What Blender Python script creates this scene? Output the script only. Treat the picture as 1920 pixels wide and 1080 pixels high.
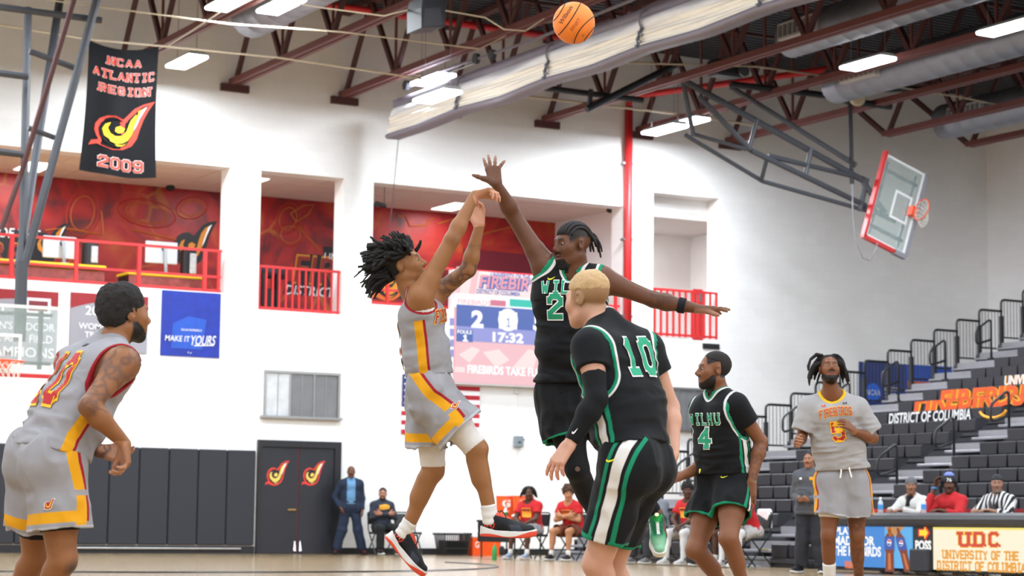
import bpy, bmesh, math, random
import numpy as np
from mathutils import Vector, Matrix
from mathutils.bvhtree import BVHTree

for _o in list(bpy.data.objects):
    bpy.data.objects.remove(_o)
random.seed(7)
SC = bpy.context.scene
COL = SC.collection

# ------------------------------------------------------------------ camera
# X runs along the end wall, Y towards the end wall, the lens is 0.6 m above the court
F = 4080.0
PSI = math.atan(2310 / 4080.0)
TAU = math.atan((987 - 540) / 4080.0)
RHO = 0.0115
EYE = np.array([0, 0, 0.6])
_r0 = np.array([math.cos(PSI), -math.sin(PSI), 0])
FW = np.array([math.sin(PSI) * math.cos(TAU), math.cos(PSI) * math.cos(TAU), math.sin(TAU)])
_u0 = np.cross(_r0, FW)
RT = math.cos(RHO) * _r0 + math.sin(RHO) * _u0
UP = math.cos(RHO) * _u0 - math.sin(RHO) * _r0
cam_data = bpy.data.cameras.new('camera')
cam = bpy.data.objects.new('camera', cam_data)
COL.objects.link(cam)
cam.matrix_world = Matrix(((RT[0], UP[0], -FW[0], EYE[0]), (RT[1], UP[1], -FW[1], EYE[1]),
                           (RT[2], UP[2], -FW[2], EYE[2]), (0, 0, 0, 1)))
cam_data.sensor_width = 36
cam_data.lens = F / 1920 * 36
cam_data.clip_end = 200
cam_data.dof.use_dof = True
cam_data.dof.focus_distance = 12.3
cam_data.dof.aperture_fstop = 5.0
SC.camera = cam

# ------------------------------------------------------------------ light
world = bpy.data.worlds.new('world')
SC.world = world
world.use_nodes = True
world.node_tree.nodes['Background'].inputs[0].default_value = (1, 1, 1, 1)
world.node_tree.nodes['Background'].inputs[1].default_value = 0.25
world.cycles.sampling_method = 'NONE'
SC.view_settings.view_transform = 'Standard'
SC.view_settings.look = 'None'
SC.view_settings.gamma = 1.0
SC.view_settings.use_curve_mapping = False
SC.view_settings.exposure = 0.0
SC.cycles.max_bounces = 7
SC.cycles.diffuse_bounces = 5
SC.cycles.glossy_bounces = 2
SC.cycles.transparent_max_bounces = 6
SC.cycles.caustics_reflective = False
SC.cycles.caustics_refractive = False
HIGH_BAY_W = 310.0      # watts of each hanging fixture (lamp sits in the fixture)


def ray(px, py):
    return FW + (px - 960) / F * RT + (540 - py) / F * UP
def P(px, py, z):
    return EYE + z * ray(px, py)
def onY(px, py, Y):
    d = ray(px, py); return EYE + d * (Y / d[1])
def onX(px, py, X):
    d = ray(px, py); return EYE + d * (X / d[0])
def onZ(px, py, Z):
    d = ray(px, py); return EYE + d * ((Z - EYE[2]) / d[2])
def vn(v):
    v = np.asarray(v, float); return v / (np.linalg.norm(v) + 1e-12)
def A(*v):
    return np.array(v, float)

# ------------------------------------------------------------------ materials
def srgb(h):
    if isinstance(h, str):
        h = h.lstrip('#'); c = [int(h[i:i + 2], 16) / 255 for i in (0, 2, 4)]
    else:
        c = list(h)[:3]
        return (c[0], c[1], c[2], 1)
    return tuple([(x / 12.92 if x <= .04045 else ((x + .055) / 1.055) ** 2.4) for x in c] + [1])
_mats = {}
def mat(name, col, rough=.6, metal=0, noise=0, nscale=20, bump=0, bscale=60, emit=0, spec=.5, coat=0, trans=0, alpha=1, screen=False):
    if name in _mats:
        return _mats[name]
    m = bpy.data.materials.new(name); m.use_nodes = True
    nt = m.node_tree; b = nt.nodes['Principled BSDF']
    c = srgb(col)
    b.inputs['Base Color'].default_value = c
    b.inputs['Roughness'].default_value = rough
    b.inputs['Metallic'].default_value = metal
    b.inputs['Specular IOR Level'].default_value = spec
    b.inputs['Coat Weight'].default_value = coat
    b.inputs['Transmission Weight'].default_value = trans
    b.inputs['Alpha'].default_value = alpha
    if emit:
        if screen: b.inputs['Base Color'].default_value = (.02, .02, .02, 1)
        b.inputs['Emission Color'].default_value = c
        b.inputs['Emission Strength'].default_value = emit
        m.cycles.emission_sampling = 'NONE'
    if noise or bump:
        tc = nt.nodes.new('ShaderNodeTexCoord')
    if noise:
        n = nt.nodes.new('ShaderNodeTexNoise'); n.inputs['Scale'].default_value = nscale; n.inputs['Detail'].default_value = 4
        nt.links.new(tc.outputs['Object'], n.inputs['Vector'])
        mx = nt.nodes.new('ShaderNodeMix'); mx.data_type = 'RGBA'
        lo = tuple([x * (1 - noise) for x in c[:3]] + [1]); hi = tuple([min(1, x * (1 + noise)) for x in c[:3]] + [1])
        mx.inputs['A'].default_value = lo; mx.inputs['B'].default_value = hi
        nt.links.new(n.outputs['Fac'], mx.inputs['Factor']); nt.links.new(mx.outputs['Result'], b.inputs['Base Color'])
    if bump:
        n2 = nt.nodes.new('ShaderNodeTexNoise'); n2.inputs['Scale'].default_value = bscale; n2.inputs['Detail'].default_value = 3
        nt.links.new(tc.outputs['Object'], n2.inputs['Vector'])
        bp = nt.nodes.new('ShaderNodeBump'); bp.inputs['Strength'].default_value = bump; bp.inputs['Distance'].default_value = .01
        nt.links.new(n2.outputs['Fac'], bp.inputs['Height']); nt.links.new(bp.outputs['Normal'], b.inputs['Normal'])
    _mats[name] = m
    return m

def mask_mat(name, base, layers, rough=.8, noise=.06, nscale=30, bump=.15, bscale=300, sheen=0, sss=0):
    """base colour overlaid by (colour, softness) layers, each switched by its point attribute m0, m1, ..."""
    if name in _mats:
        return _mats[name]
    m = bpy.data.materials.new(name); m.use_nodes = True
    nt = m.node_tree; N = nt.nodes; L = nt.links; b = N['Principled BSDF']
    b.inputs['Roughness'].default_value = rough
    b.inputs['Specular IOR Level'].default_value = .28
    b.inputs['Sheen Weight'].default_value = sheen
    tc = N.new('ShaderNodeTexCoord')
    n = N.new('ShaderNodeTexNoise'); n.inputs['Scale'].default_value = nscale; n.inputs['Detail'].default_value = 4
    L.new(tc.outputs['Object'], n.inputs['Vector'])
    c = tuple(q * .68 for q in srgb(base)[:3]) + (1,)
    mx = N.new('ShaderNodeMix'); mx.data_type = 'RGBA'
    mx.inputs['A'].default_value = tuple([x * (1 - noise) for x in c[:3]] + [1]); mx.inputs['B'].default_value = tuple([min(1, x * (1 + noise)) for x in c[:3]] + [1])
    L.new(n.outputs['Fac'], mx.inputs['Factor'])
    cur = mx.outputs['Result']
    for i, (lc, soft) in enumerate(layers):
        at = N.new('ShaderNodeAttribute'); at.attribute_name = 'm%d' % i
        mr = N.new('ShaderNodeMapRange'); mr.inputs['From Min'].default_value = -soft; mr.inputs['From Max'].default_value = soft
        L.new(at.outputs['Fac'], mr.inputs['Value'])
        k = N.new('ShaderNodeMix'); k.data_type = 'RGBA'
        L.new(mr.outputs['Result'], k.inputs['Factor']); L.new(cur, k.inputs['A']); k.inputs['B'].default_value = tuple(q * .72 for q in srgb(lc)[:3]) + (1,)
        cur = k.outputs['Result']
    L.new(cur, b.inputs['Base Color'])
    if bump:
        n2 = N.new('ShaderNodeTexNoise'); n2.inputs['Scale'].default_value = bscale
        L.new(tc.outputs['Object'], n2.inputs['Vector'])
        bp = N.new('ShaderNodeBump'); bp.inputs['Strength'].default_value = bump; bp.inputs['Distance'].default_value = .004
        L.new(n2.outputs['Fac'], bp.inputs['Height']); L.new(bp.outputs['Normal'], b.inputs['Normal'])
    if sss:
        b.inputs['Subsurface Weight'].default_value = sss
        b.inputs['Subsurface Radius'].default_value = (.012, .005, .003)
        b.inputs['Subsurface Scale'].default_value = 1
    _mats[name] = m
    return m

# ------------------------------------------------------------------ meshes
def tag(o, label=None, cat=None, group=None, kind=None):
    if label: o['label'] = label
    if cat: o['category'] = cat
    if group: o['group'] = group
    if kind: o['kind'] = kind
    return o
def empty(name, loc=(0, 0, 0)):
    o = bpy.data.objects.new(name, None); COL.objects.link(o); o.location = tuple(loc); o.empty_display_size = .1
    return o
def thing(name, label, cat, loc=(0, 0, 0), group=None):
    return tag(empty(name, loc), label, cat, group)
def org(o):
    """world position of a thing whose parents are only translated"""
    v = np.zeros(3)
    while o is not None:
        v = v + np.array(o.location); o = o.parent
    return v
def mesh_obj(name, verts, faces, m, parent=None, smooth=False, loc=None):
    """verts are in world space; the object's origin becomes loc (or its parent's)"""
    me = bpy.data.meshes.new(name)
    verts = np.asarray(verts, float).reshape(-1, 3)
    base = org(parent) if parent is not None else (np.asarray(loc, float) if loc is not None else (verts.mean(0) * A(1, 1, 0) + A(0, 0, verts[:, 2].min())))
    me.from_pydata((verts - base).tolist(), [], [list(map(int, f)) for f in faces])
    if isinstance(m, (list, tuple)):
        for q in m: me.materials.append(q)
    else:
        me.materials.append(m)
    if smooth:
        me.polygons.foreach_set('use_smooth', [True] * len(me.polygons))
    o = bpy.data.objects.new(name, me); COL.objects.link(o)
    if parent is not None: o.parent = parent
    else: o.location = tuple(base)
    return o
def copy_obj(o, parent=None, delta=None):
    c = o.copy(); COL.objects.link(c); c.parent = parent
    if delta is not None: c.location = Vector(o.location) + Vector(delta)
    return c
def copy_tree(o, delta, parent=None):
    c = copy_obj(o, parent, delta)
    for ch in list(o.children): copy_tree(ch, (0, 0, 0), c)
    return c

class MB:
    def __init__(s): s.v = []; s.f = []
    def add(s, v, f):
        k = len(s.v); s.v += [tuple(map(float, q)) for q in v]; s.f += [tuple(i + k for i in q) for q in f]; return s
    def box(s, lo, hi):
        (a, b, c), (d, e, g) = lo, hi
        return s.add([(a, b, c), (d, b, c), (d, e, c), (a, e, c), (a, b, g), (d, b, g), (d, e, g), (a, e, g)],
                     [(0, 3, 2, 1), (4, 5, 6, 7), (0, 1, 5, 4), (1, 2, 6, 5), (2, 3, 7, 6), (3, 0, 4, 7)])
    def cbox(s, lo, hi, r=.01):
        """box with chamfered edges"""
        bm = bmesh.new()
        bmesh.ops.create_cube(bm, size=1)
        lo = np.array(lo, float); hi = np.array(hi, float)
        for v in bm.verts: v.co = Vector((lo + hi) / 2 + np.array(v.co) * (hi - lo))
        bmesh.ops.bevel(bm, geom=bm.edges[:], offset=r, segments=1, affect='EDGES')
        bm.verts.index_update()
        s.add([v.co for v in bm.verts], [[v.index for v in f.verts] for f in bm.faces]); bm.free(); return s
    def obox(s, c, ax, h):
        """oriented box: centre, 3 axes, 3 half sizes"""
        c = np.array(c, float); ax = [np.array(q, float) for q in ax]
        V = []
        for z in (-1, 1):
            for x, y in ((-1, -1), (1, -1), (1, 1), (-1, 1)):
                V.append(c + ax[0] * h[0] * x + ax[1] * h[1] * y + ax[2] * h[2] * z)
        return s.add(V, [(0, 3, 2, 1), (4, 5, 6, 7), (0, 1, 5, 4), (1, 2, 6, 5), (2, 3, 7, 6), (3, 0, 4, 7)])
    def bar(s, a, b, w, d=None, up=(0, 0, 1)):
        """rectangular bar from a to b"""
        a = np.array(a, float); b = np.array(b, float); d = d or w
        t = vn(b - a); u = np.array(up, float)
        if abs(t @ u) > .95: u = np.array([1., 0, 0])
        r = vn(np.cross(t, u)); u = np.cross(r, t)
        return s.obox((a + b) / 2, (r, u, t), (w / 2, d / 2, np.linalg.norm(b - a) / 2))
    def tube(s, pts, r, n=8, closed=False, caps=True):
        pts = [np.array(p, float) for p in pts]
        m = len(pts); rr = r if isinstance(r, (list, tuple, np.ndarray)) else [r] * m
        V = []; t0 = None; u = None
        for i, p in enumerate(pts):
            if closed: t = vn(pts[(i + 1) % m] - pts[i - 1])
            else: t = vn(pts[min(i + 1, m - 1)] - pts[max(i - 1, 0)])
            if u is None:
                u = np.array([0, 0, 1.]) if abs(t[2]) < .9 else np.array([1., 0, 0])
            u = vn(u - t * (u @ t)); w = np.cross(t, u)
            for k in range(n):
                a = 2 * math.pi * k / n
                V.append(p + rr[i] * (math.cos(a) * u + math.sin(a) * w))
        Fc = []
        for i in range(m if closed else m - 1):
            j = (i + 1) % m
            for k in range(n):
                q = (k + 1) % n
                Fc.append((i * n + k, i * n + q, j * n + q, j * n + k))
        if caps and not closed:
            Fc.append(tuple(range(n - 1, -1, -1))); Fc.append(tuple((m - 1) * n + k for k in range(n)))
        return s.add(V, Fc)
    def lathe(s, c, prof, n=24, axis=(0, 0, 1)):
        """prof: list of (radius, height) along axis"""
        c = np.array(c, float); t = vn(axis); u = vn(np.cross(t, (0, 1, 0.01) if abs(t[1]) < .9 else (1, 0, 0))); w = np.cross(t, u)
        V = []; Fc = []
        for r, h in prof:
            for k in range(n):
                a = 2 * math.pi * k / n
                V.append(c + t * h + r * (math.cos(a) * u + math.sin(a) * w))
        for i in range(len(prof) - 1):
            for k in range(n):
                q = (k + 1) % n
                Fc.append((i * n + k, i * n + q, (i + 1) * n + q, (i + 1) * n + k))
        Fc.append(tuple(range(n - 1, -1, -1))); Fc.append(tuple((len(prof) - 1) * n + k for k in range(n)))
        return s.add(V, Fc)
    def plate(s, pts, n, t):
        """flat polygon extruded by t along n (front face at pts)"""
        pts = [np.array(p, float) for p in pts]; n = np.array(n, float); k = len(pts)
        V = pts + [p - n * t for p in pts]
        return s.add(V, [tuple(range(k)), tuple(range(2 * k - 1, k - 1, -1))] + [(i, i + k, (i + 1) % k + k, (i + 1) % k) for i in range(k)])
    def build(s, name, m, parent=None, smooth=False, loc=None):
        return mesh_obj(name, s.v, s.f, m, parent, smooth, loc)
def box(name, lo, hi, m, parent=None, loc=None):
    return MB().box(lo, hi).build(name, m, parent, loc=loc)
def arc(c, u, v, r, a0, a1, n=6):
    return [np.array(c) + r * (math.cos(a) * np.array(u) + math.sin(a) * np.array(v)) for a in np.linspace(a0, a1, n)]
def rounded(pts, r=.05, n=4):
    """polyline with rounded corners"""
    pts = [np.array(p, float) for p in pts]; out = [pts[0]]
    for i in range(1, len(pts) - 1):
        a = pts[i] + vn(pts[i - 1] - pts[i]) * min(r, np.linalg.norm(pts[i - 1] - pts[i]) * .45)
        b = pts[i] + vn(pts[i + 1] - pts[i]) * min(r, np.linalg.norm(pts[i + 1] - pts[i]) * .45)
        for t in np.linspace(0, 1, n): out.append((1 - t) ** 2 * a + 2 * t * (1 - t) * pts[i] + t * t * b)
    return out + [pts[-1]]

# ------------------------------------------------------------------ lettering
_font_cache = {}
def font_mesh(txt, bold=0.0, shear=0.0):
    """2-D triangles of a text in the built-in face, scaled to a unit box"""
    key = (txt, bold, shear)
    if key in _font_cache: return _font_cache[key]
    cu = bpy.data.curves.new('t', 'FONT'); cu.body = txt; cu.offset = bold; cu.shear = shear; cu.resolution_u = 3; cu.fill_mode = 'FRONT'
    o = bpy.data.objects.new('t', cu); me = o.to_mesh()
    v = np.array([q.co[:2] for q in me.vertices]); f = [list(p.vertices) for p in me.polygons]
    o.to_mesh_clear(); bpy.data.objects.remove(o); bpy.data.curves.remove(cu)
    lo = v.min(0); hi = v.max(0)
    r = ((v - lo) / (hi - lo), f, (hi - lo)[0] / (hi - lo)[1])
    _font_cache[key] = r
    return r
# block letters drawn with strokes on a 4 x 6 grid
GL = {'A': [[(-.2, 0), (2, 6), (4.2, 0)], [(.8, 1.9), (3.2, 1.9)]], 'B': [[(0, 0), (0, 6), (3, 6), (4, 5), (4, 4), (3, 3), (4, 2), (4, 1), (3, 0), (0, 0)], [(0, 3), (3, 3)]],
      'C': [[(4, 5), (3, 6), (1, 6), (0, 5), (0, 1), (1, 0), (3, 0), (4, 1)]], 'D': [[(0, 0), (0, 6), (3, 6), (4, 5), (4, 1), (3, 0), (0, 0)]], 'E': [[(4, 6), (0, 6), (0, 0), (4, 0)], [(0, 3), (3, 3)]],
      'F': [[(4, 6), (0, 6), (0, 0)], [(0, 3), (3, 3)]], 'G': [[(4, 5), (3, 6), (1, 6), (0, 5), (0, 1), (1, 0), (3, 0), (4, 1), (4, 3), (2, 3)]], 'H': [[(0, 0), (0, 6)], [(4, 0), (4, 6)], [(0, 3), (4, 3)]],
      'I': [[(2, 0), (2, 6)], [(1, 0), (3, 0)], [(1, 6), (3, 6)]], 'L': [[(0, 6), (0, 0), (4, 0)]], 'M': [[(0, 0), (0, 6), (2, 3), (4, 6), (4, 0)]], 'N': [[(0, 0), (0, 6), (4, 0), (4, 6)]],
      'O': [[(1, 0), (0, 1), (0, 5), (1, 6), (3, 6), (4, 5), (4, 1), (3, 0), (1, 0)]], 'R': [[(0, 0), (0, 6), (3, 6), (4, 5), (4, 4), (3, 3), (0, 3)], [(2, 3), (4, 0)]],
      'S': [[(4, 5), (3, 6), (1, 6), (0, 5), (0, 4), (1, 3), (3, 3), (4, 2), (4, 1), (3, 0), (1, 0), (0, 1)]], 'T': [[(0, 6), (4, 6)], [(2, 6), (2, 0)]], 'U': [[(0, 6), (0, 1), (1, 0), (3, 0), (4, 1), (4, 6)]],
      'V': [[(0, 6), (2, 0), (4, 6)]], 'W': [[(0, 6), (1, 0), (2, 4), (3, 0), (4, 6)]], 'X': [[(0, 0), (4, 6)], [(0, 6), (4, 0)]], 'Y': [[(0, 6), (2, 3), (4, 6)], [(2, 3), (2, 0)]], 'P': [[(0, 0), (0, 6), (3, 6), (4, 5), (4, 4), (3, 3), (0, 3)]],
      '0': [[(1, 0), (0, 1), (0, 5), (1, 6), (3, 6), (4, 5), (4, 1), (3, 0), (1, 0)]], '1': [[(.8, 4.8), (2, 6), (2, 0)], [(.7, 0), (3.3, 0)]], '2': [[(0, 4.6), (0, 5), (1, 6), (3, 6), (4, 5), (4, 4), (0, 1), (0, 0), (4, 0)]],
      '3': [[(0, 5), (1, 6), (3, 6), (4, 5), (4, 4), (3, 3), (4, 2), (4, 1), (3, 0), (1, 0), (0, 1)], [(1.6, 3), (3, 3)]], '4': [[(3, 0), (3, 6), (0, 2), (4, 2)]], '5': [[(4, 6), (0, 6), (0, 3.4), (3, 3.4), (4, 2.6), (4, 1), (3, 0), (1, 0), (0, 1)]],
      '7': [[(0, 6), (4, 6), (1.5, 0)]], '9': [[(4, 3), (1, 3), (0, 4), (0, 5), (1, 6), (3, 6), (4, 5), (4, 1), (3, 0), (1, 0), (0, 1)]], '.': [[(0, 0), (.4, 0)]], ' ': []}
def block_mesh(txt, thick=1.1, gap=1.2, serif=0, sub=1):
    """quads in grid units; returns verts, faces and the box of the thin strokes"""
    V = []; Fc = []; x0 = 0
    for ch in txt:
        st = GL[ch]; wdt = max([p[0] for s_ in st for p in s_], default=2)
        segs = []
        for s_ in st:
            for a, b in zip(s_[:-1], s_[1:]): segs.append((a, b))
            if serif:
                for e, q in ((s_[0], s_[1]), (s_[-1], s_[-2])):
                    if abs(e[0] - q[0]) < .8 and e[1] in (0, 6) and abs(e[1] - q[1]) > 1.2: segs.append(((e[0] - serif, e[1]), (e[0] + serif, e[1])))
        for a, b in segs:
            a = np.array(a, float); b = np.array(b, float); t = vn(b - a); n = np.array([-t[1], t[0]]) * thick / 2
            diag = abs(t[0]) > .1 and abs(t[1]) > .1
            e = t * thick * (.21 if diag else .5)
            k = max(1, int(np.linalg.norm(b - a) * sub))
            i0 = len(V)
            for q in range(k + 1):
                c = (a - e) + (b - a + 2 * e) * q / k
                V.append((x0 + c[0] + n[0], c[1] + n[1])); V.append((x0 + c[0] - n[0], c[1] - n[1]))
            for q in range(k): Fc.append((i0 + 2 * q, i0 + 2 * q + 1, i0 + 2 * q + 3, i0 + 2 * q + 2))
        x0 += wdt + gap + thick * .6
    return np.array(V), Fc, (x0 - gap - thick * .6, 6.0)
def flat_text(name, txt, c, xd, ud, w, h, m, parent=None, bold=0.0, shear=0.0, lift=.004, block=None, thick=1.1, serif=0, gap=1.2, loc=None):
    """text fitted to a w x h box centred on c, lying in the plane of xd, ud"""
    c = np.asarray(c, float); xd = vn(xd); ud = vn(ud); n = np.cross(xd, ud)
    if block:
        v, f, (bw, bh) = block_mesh(txt, thick, gap, serif); v = v / np.array([bw, bh])
        sg = np.zeros(len(v)); k = -1; prev = -9
        for q in f:
            if q[0] != prev: k += 1
            for i in q: sg[i] = k
            prev = q[3]
        lift = lift + (sg % 9)[:, None] * .0004
    else:
        if not m.name.startswith(('screen', 'ad_', 'sign')): bold = min(bold, .012)
        v, f, _ = font_mesh(txt, bold, shear)
    P3 = c + (v[:, :1] - .5) * w * xd + (v[:, 1:] - .5) * h * ud + lift * n
    return mesh_obj(name, P3, f, m, parent, loc=loc)
def flat_poly(name, pts2, c, xd, ud, s, m, parent=None, lift=.004, loc=None):
    c = np.asarray(c, float); xd = vn(xd); ud = vn(ud); n = np.cross(xd, ud)
    V = [c + p[0] * s * xd + p[1] * s * ud + n * lift for p in pts2]
    return mesh_obj(name, V, [tuple(range(len(V)))], m, parent, loc=loc)

# flame emblem, unit height, y up
FLAME_OUT = [(.50, .98), (.33, .95), (.18, .87), (.07, .73), (.0, .64), (-.12, .70), (-.25, .68), (-.36, .60), (-.42, .48), (-.43, .35), (-.40, .25), (-.36, .17), (-.46, .13), (-.5, .02), (-.38, .08), (-.3, .05), (-.15, 0.0), (.02, .03), (.16, .12), (.24, .27), (.28, .45), (.34, .66), (.41, .82)]
FLAME_DARK = [(.42, .93), (.3, .89), (.2, .81), (.1, .68), (.05, .58), (-.08, .64), (-.22, .62), (-.33, .53), (-.37, .4), (-.35, .27), (-.28, .15), (-.12, .06), (.02, .09), (.12, .17), (.19, .3), (.23, .47), (.28, .65), (.34, .8)]
FLAME_YEL = [[(.36, .88), (.24, .82), (.15, .7), (.1, .55), (.06, .4), (-.02, .3), (-.12, .28), (-.2, .33), (-.24, .43), (-.2, .55), (-.28, .5), (-.32, .4), (-.29, .27), (-.2, .2), (-.2, .17), (-.1, .13), (0, .16), (.09, .23), (.15, .35), (.19, .5), (.25, .68)], [(-.12, .46), (-.05, .5), (.03, .46), (0, .38), (-.07, .35), (-.13, .38)], [(-.12, .11), (0, .12), (.08, .17), (0, .1), (-.08, .08)]]
FLAME_WHT = [(.38, .9), (.3, .84), (.25, .7), (.2, .55), (.17, .42), (.21, .5), (.27, .67), (.33, .8)]
def flame(parent, c, xd, ud, h, lift=.004, red='#e8442f', yel='#f6d21c', dark='#15161c', wht='#ffffff', loc=None):
    o = flat_poly('emblem', FLAME_OUT, c, xd, ud, h, mat('emblem_red_' + red, red, .6), parent, lift, loc)
    o2 = flat_poly('emblem_field', FLAME_DARK, c, xd, ud, h, mat('emblem_dark_' + dark, dark, .6), parent, lift * 1.6, loc)
    for q in FLAME_YEL: flat_poly('emblem_flame', q, c, xd, ud, h, mat('emblem_yellow_' + yel, yel, .6), parent, lift * 2.2, loc)
    flat_poly('emblem_highlight', FLAME_WHT, c, xd, ud, h, mat('emblem_white', wht, .6), parent, lift * 2.8, loc)
    return o
# ================================================================== the hall
WY = 40.3          # face of the end wall
RX = 36.2          # face of the side wall behind the bleachers
LX, NY, RZ = -9.0, -9.0, 11.3
AXX, AYY, AZZ = A(1, 0, 0), A(0, 1, 0), A(0, 0, 1)

def block_wall_mat(name, col, ax):
    m = bpy.data.materials.new(name); m.use_nodes = True
    nt = m.node_tree; N = nt.nodes; L = nt.links; b = N['Principled BSDF']; b.inputs['Roughness'].default_value = .55
    tc = N.new('ShaderNodeTexCoord'); sp = N.new('ShaderNodeSeparateXYZ'); cb = N.new('ShaderNodeCombineXYZ')
    g = N.new('ShaderNodeNewGeometry'); L.new(g.outputs['Position'], sp.inputs[0])
    L.new(sp.outputs[ax], cb.inputs[0]); L.new(sp.outputs[2], cb.inputs[1])
    br = N.new('ShaderNodeTexBrick'); L.new(cb.outputs[0], br.inputs['Vector'])
    br.inputs['Scale'].default_value = 1; br.inputs['Brick Width'].default_value = .4; br.inputs['Row Height'].default_value = .2; br.inputs['Mortar Size'].default_value = .006
    c = srgb(col)
    br.inputs['Color1'].default_value = c; br.inputs['Color2'].default_value = tuple([x * .97 for x in c[:3]] + [1]); br.inputs['Mortar'].default_value = tuple([x * .95 for x in c[:3]] + [1])
    n = N.new('ShaderNodeTexNoise'); n.inputs['Scale'].default_value = 1.3; n.inputs['Detail'].default_value = 5; L.new(g.outputs['Position'], n.inputs['Vector'])
    mr = N.new('ShaderNodeMapRange'); mr.inputs['To Min'].default_value = .95; mr.inputs['To Max'].default_value = 1.04; L.new(n.outputs['Fac'], mr.inputs['Value'])
    mx = N.new('ShaderNodeVectorMath'); mx.operation = 'SCALE'; L.new(br.outputs['Color'], mx.inputs[0]); L.new(mr.outputs['Result'], mx.inputs['Scale'])
    L.new(mx.outputs['Vector'], b.inputs['Base Color'])
    bp = N.new('ShaderNodeBump'); bp.inputs['Strength'].default_value = .12; bp.inputs['Distance'].default_value = .01; bp.invert = True
    L.new(br.outputs['Fac'], bp.inputs['Height']); L.new(bp.outputs['Normal'], b.inputs['Normal'])
    return m
M_WALL = block_wall_mat('painted_block_wall', '#f1f0ef', 0)
M_WALLS = block_wall_mat('painted_block_wall_side', '#f0f0f1', 1)
M_WHITE = mat('white_paint', '#efedec', .55, noise=.03, nscale=3)

def court_mat():
    m = bpy.data.materials.new('maple_floor'); m.use_nodes = True
    nt = m.node_tree; N = nt.nodes; L = nt.links; b = N['Principled BSDF']
    g = N.new('ShaderNodeNewGeometry'); sp = N.new('ShaderNodeSeparateXYZ'); cb = N.new('ShaderNodeCombineXYZ')
    L.new(g.outputs['Position'], sp.inputs[0]); L.new(sp.outputs[1], cb.inputs[0]); L.new(sp.outputs[0], cb.inputs[1])
    br = N.new('ShaderNodeTexBrick'); L.new(cb.outputs[0], br.inputs['Vector']); br.inputs['Scale'].default_value = 1
    br.inputs['Brick Width'].default_value = .9; br.inputs['Row Height'].default_value = .057; br.inputs['Mortar Size'].default_value = .0006
    br.inputs['Color1'].default_value = srgb('#ab916b'); br.inputs['Color2'].default_value = srgb('#9a7f58'); br.inputs['Mortar'].default_value = srgb('#6e5638')
    n = N.new('ShaderNodeTexNoise'); n.inputs['Scale'].default_value = .8; n.inputs['Detail'].default_value = 6; L.new(g.outputs['Position'], n.inputs['Vector'])
    mr = N.new('ShaderNodeMapRange'); mr.inputs['To Min'].default_value = .85; mr.inputs['To Max'].default_value = 1.1; L.new(n.outputs['Fac'], mr.inputs['Value'])
    mx = N.new('ShaderNodeVectorMath'); mx.operation = 'SCALE'; L.new(br.outputs['Color'], mx.inputs[0]); L.new(mr.outputs['Result'], mx.inputs['Scale'])
    L.new(mx.outputs['Vector'], b.inputs['Base Color'])
    b.inputs['Roughness'].default_value = .22; b.inputs['Coat Weight'].default_value = .35; b.inputs['Coat Roughness'].default_value = .12
    bp = N.new('ShaderNodeBump'); bp.inputs['Strength'].default_value = .05; bp.inputs['Distance'].default_value = .01; L.new(n.outputs['Fac'], bp.inputs['Height']); L.new(bp.outputs['Normal'], b.inputs['Normal'])
    return m
floor = box('floor', (LX, NY, -.2), (RX + .3, 44.6, 0), court_mat()); tag(floor, kind='structure')
# painted court lines lie on the floor
ln = mat('court_line_black', '#2b2723', .35)
def line(lo, hi, z=.003): return MB().box((*lo, 0), (*hi, z)).build('court_line', ln, floor)
line((-6, 36.9), (19.4, 37.0)); line((-6, 39.0), (19.6, 39.12)); line((19.4, -3), (19.5, 37.0)); line((-6, -3), (-5.9, 37.0))
key = MB()
pts = arc((9.9, 31.5, .002), AXX, AYY, 6.75, math.pi, 2 * math.pi, 40)
key.tube(pts, .018, 4); key.build('court_line', ln, floor)
# broken hash of a second court by the wall
for i in range(24):
    x = 11 + i * .62
    MB().box((x, 38.45, 0), (x + .36, 38.55, .004)).build('court_line', ln, floor)

# openings of the upper gallery: x0, x1, sill, head
OPEN = [(9.0, 16.30, 5.15, 7.69), (16.97, 18.82, 4.87, 7.69), (19.49, 25.62, 5.13, 7.67), (26.42, 28.2, 4.80, 8.06)]
WT = .47
wb = MB()
x = LX
for (a, b, s_, h_) in OPEN:
    wb.box((x, WY, 0), (a, WY + WT, RZ)); wb.box((a, WY, 0), (b, WY + WT, s_)); wb.box((a, WY, h_), (b, WY + WT, RZ)); x = b
wb.box((x, WY, 0), (RX + .3, WY + WT, RZ))
tag(wb.build('wall_back', M_WALL, loc=(0, WY, 0)), kind='structure')
tag(box('wall_right', (RX, NY, 0), (RX + .3, WY, RZ), M_WALLS, loc=(RX, 0, 0)), kind='structure')
tag(box('wall_left', (LX - .3, NY, 0), (LX, WY, RZ), M_WALLS, loc=(LX, 0, 0)), kind='structure')
tag(box('wall_front', (LX, NY - .3, 0), (RX, NY, RZ), M_WALL, loc=(0, NY, 0)), kind='structure')
# shallow ledge band under the gallery
tag(box('trim_1', (19.45, WY - .012, 4.5), (25.6, WY, 5.1), M_WHITE), kind='structure')
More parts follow.
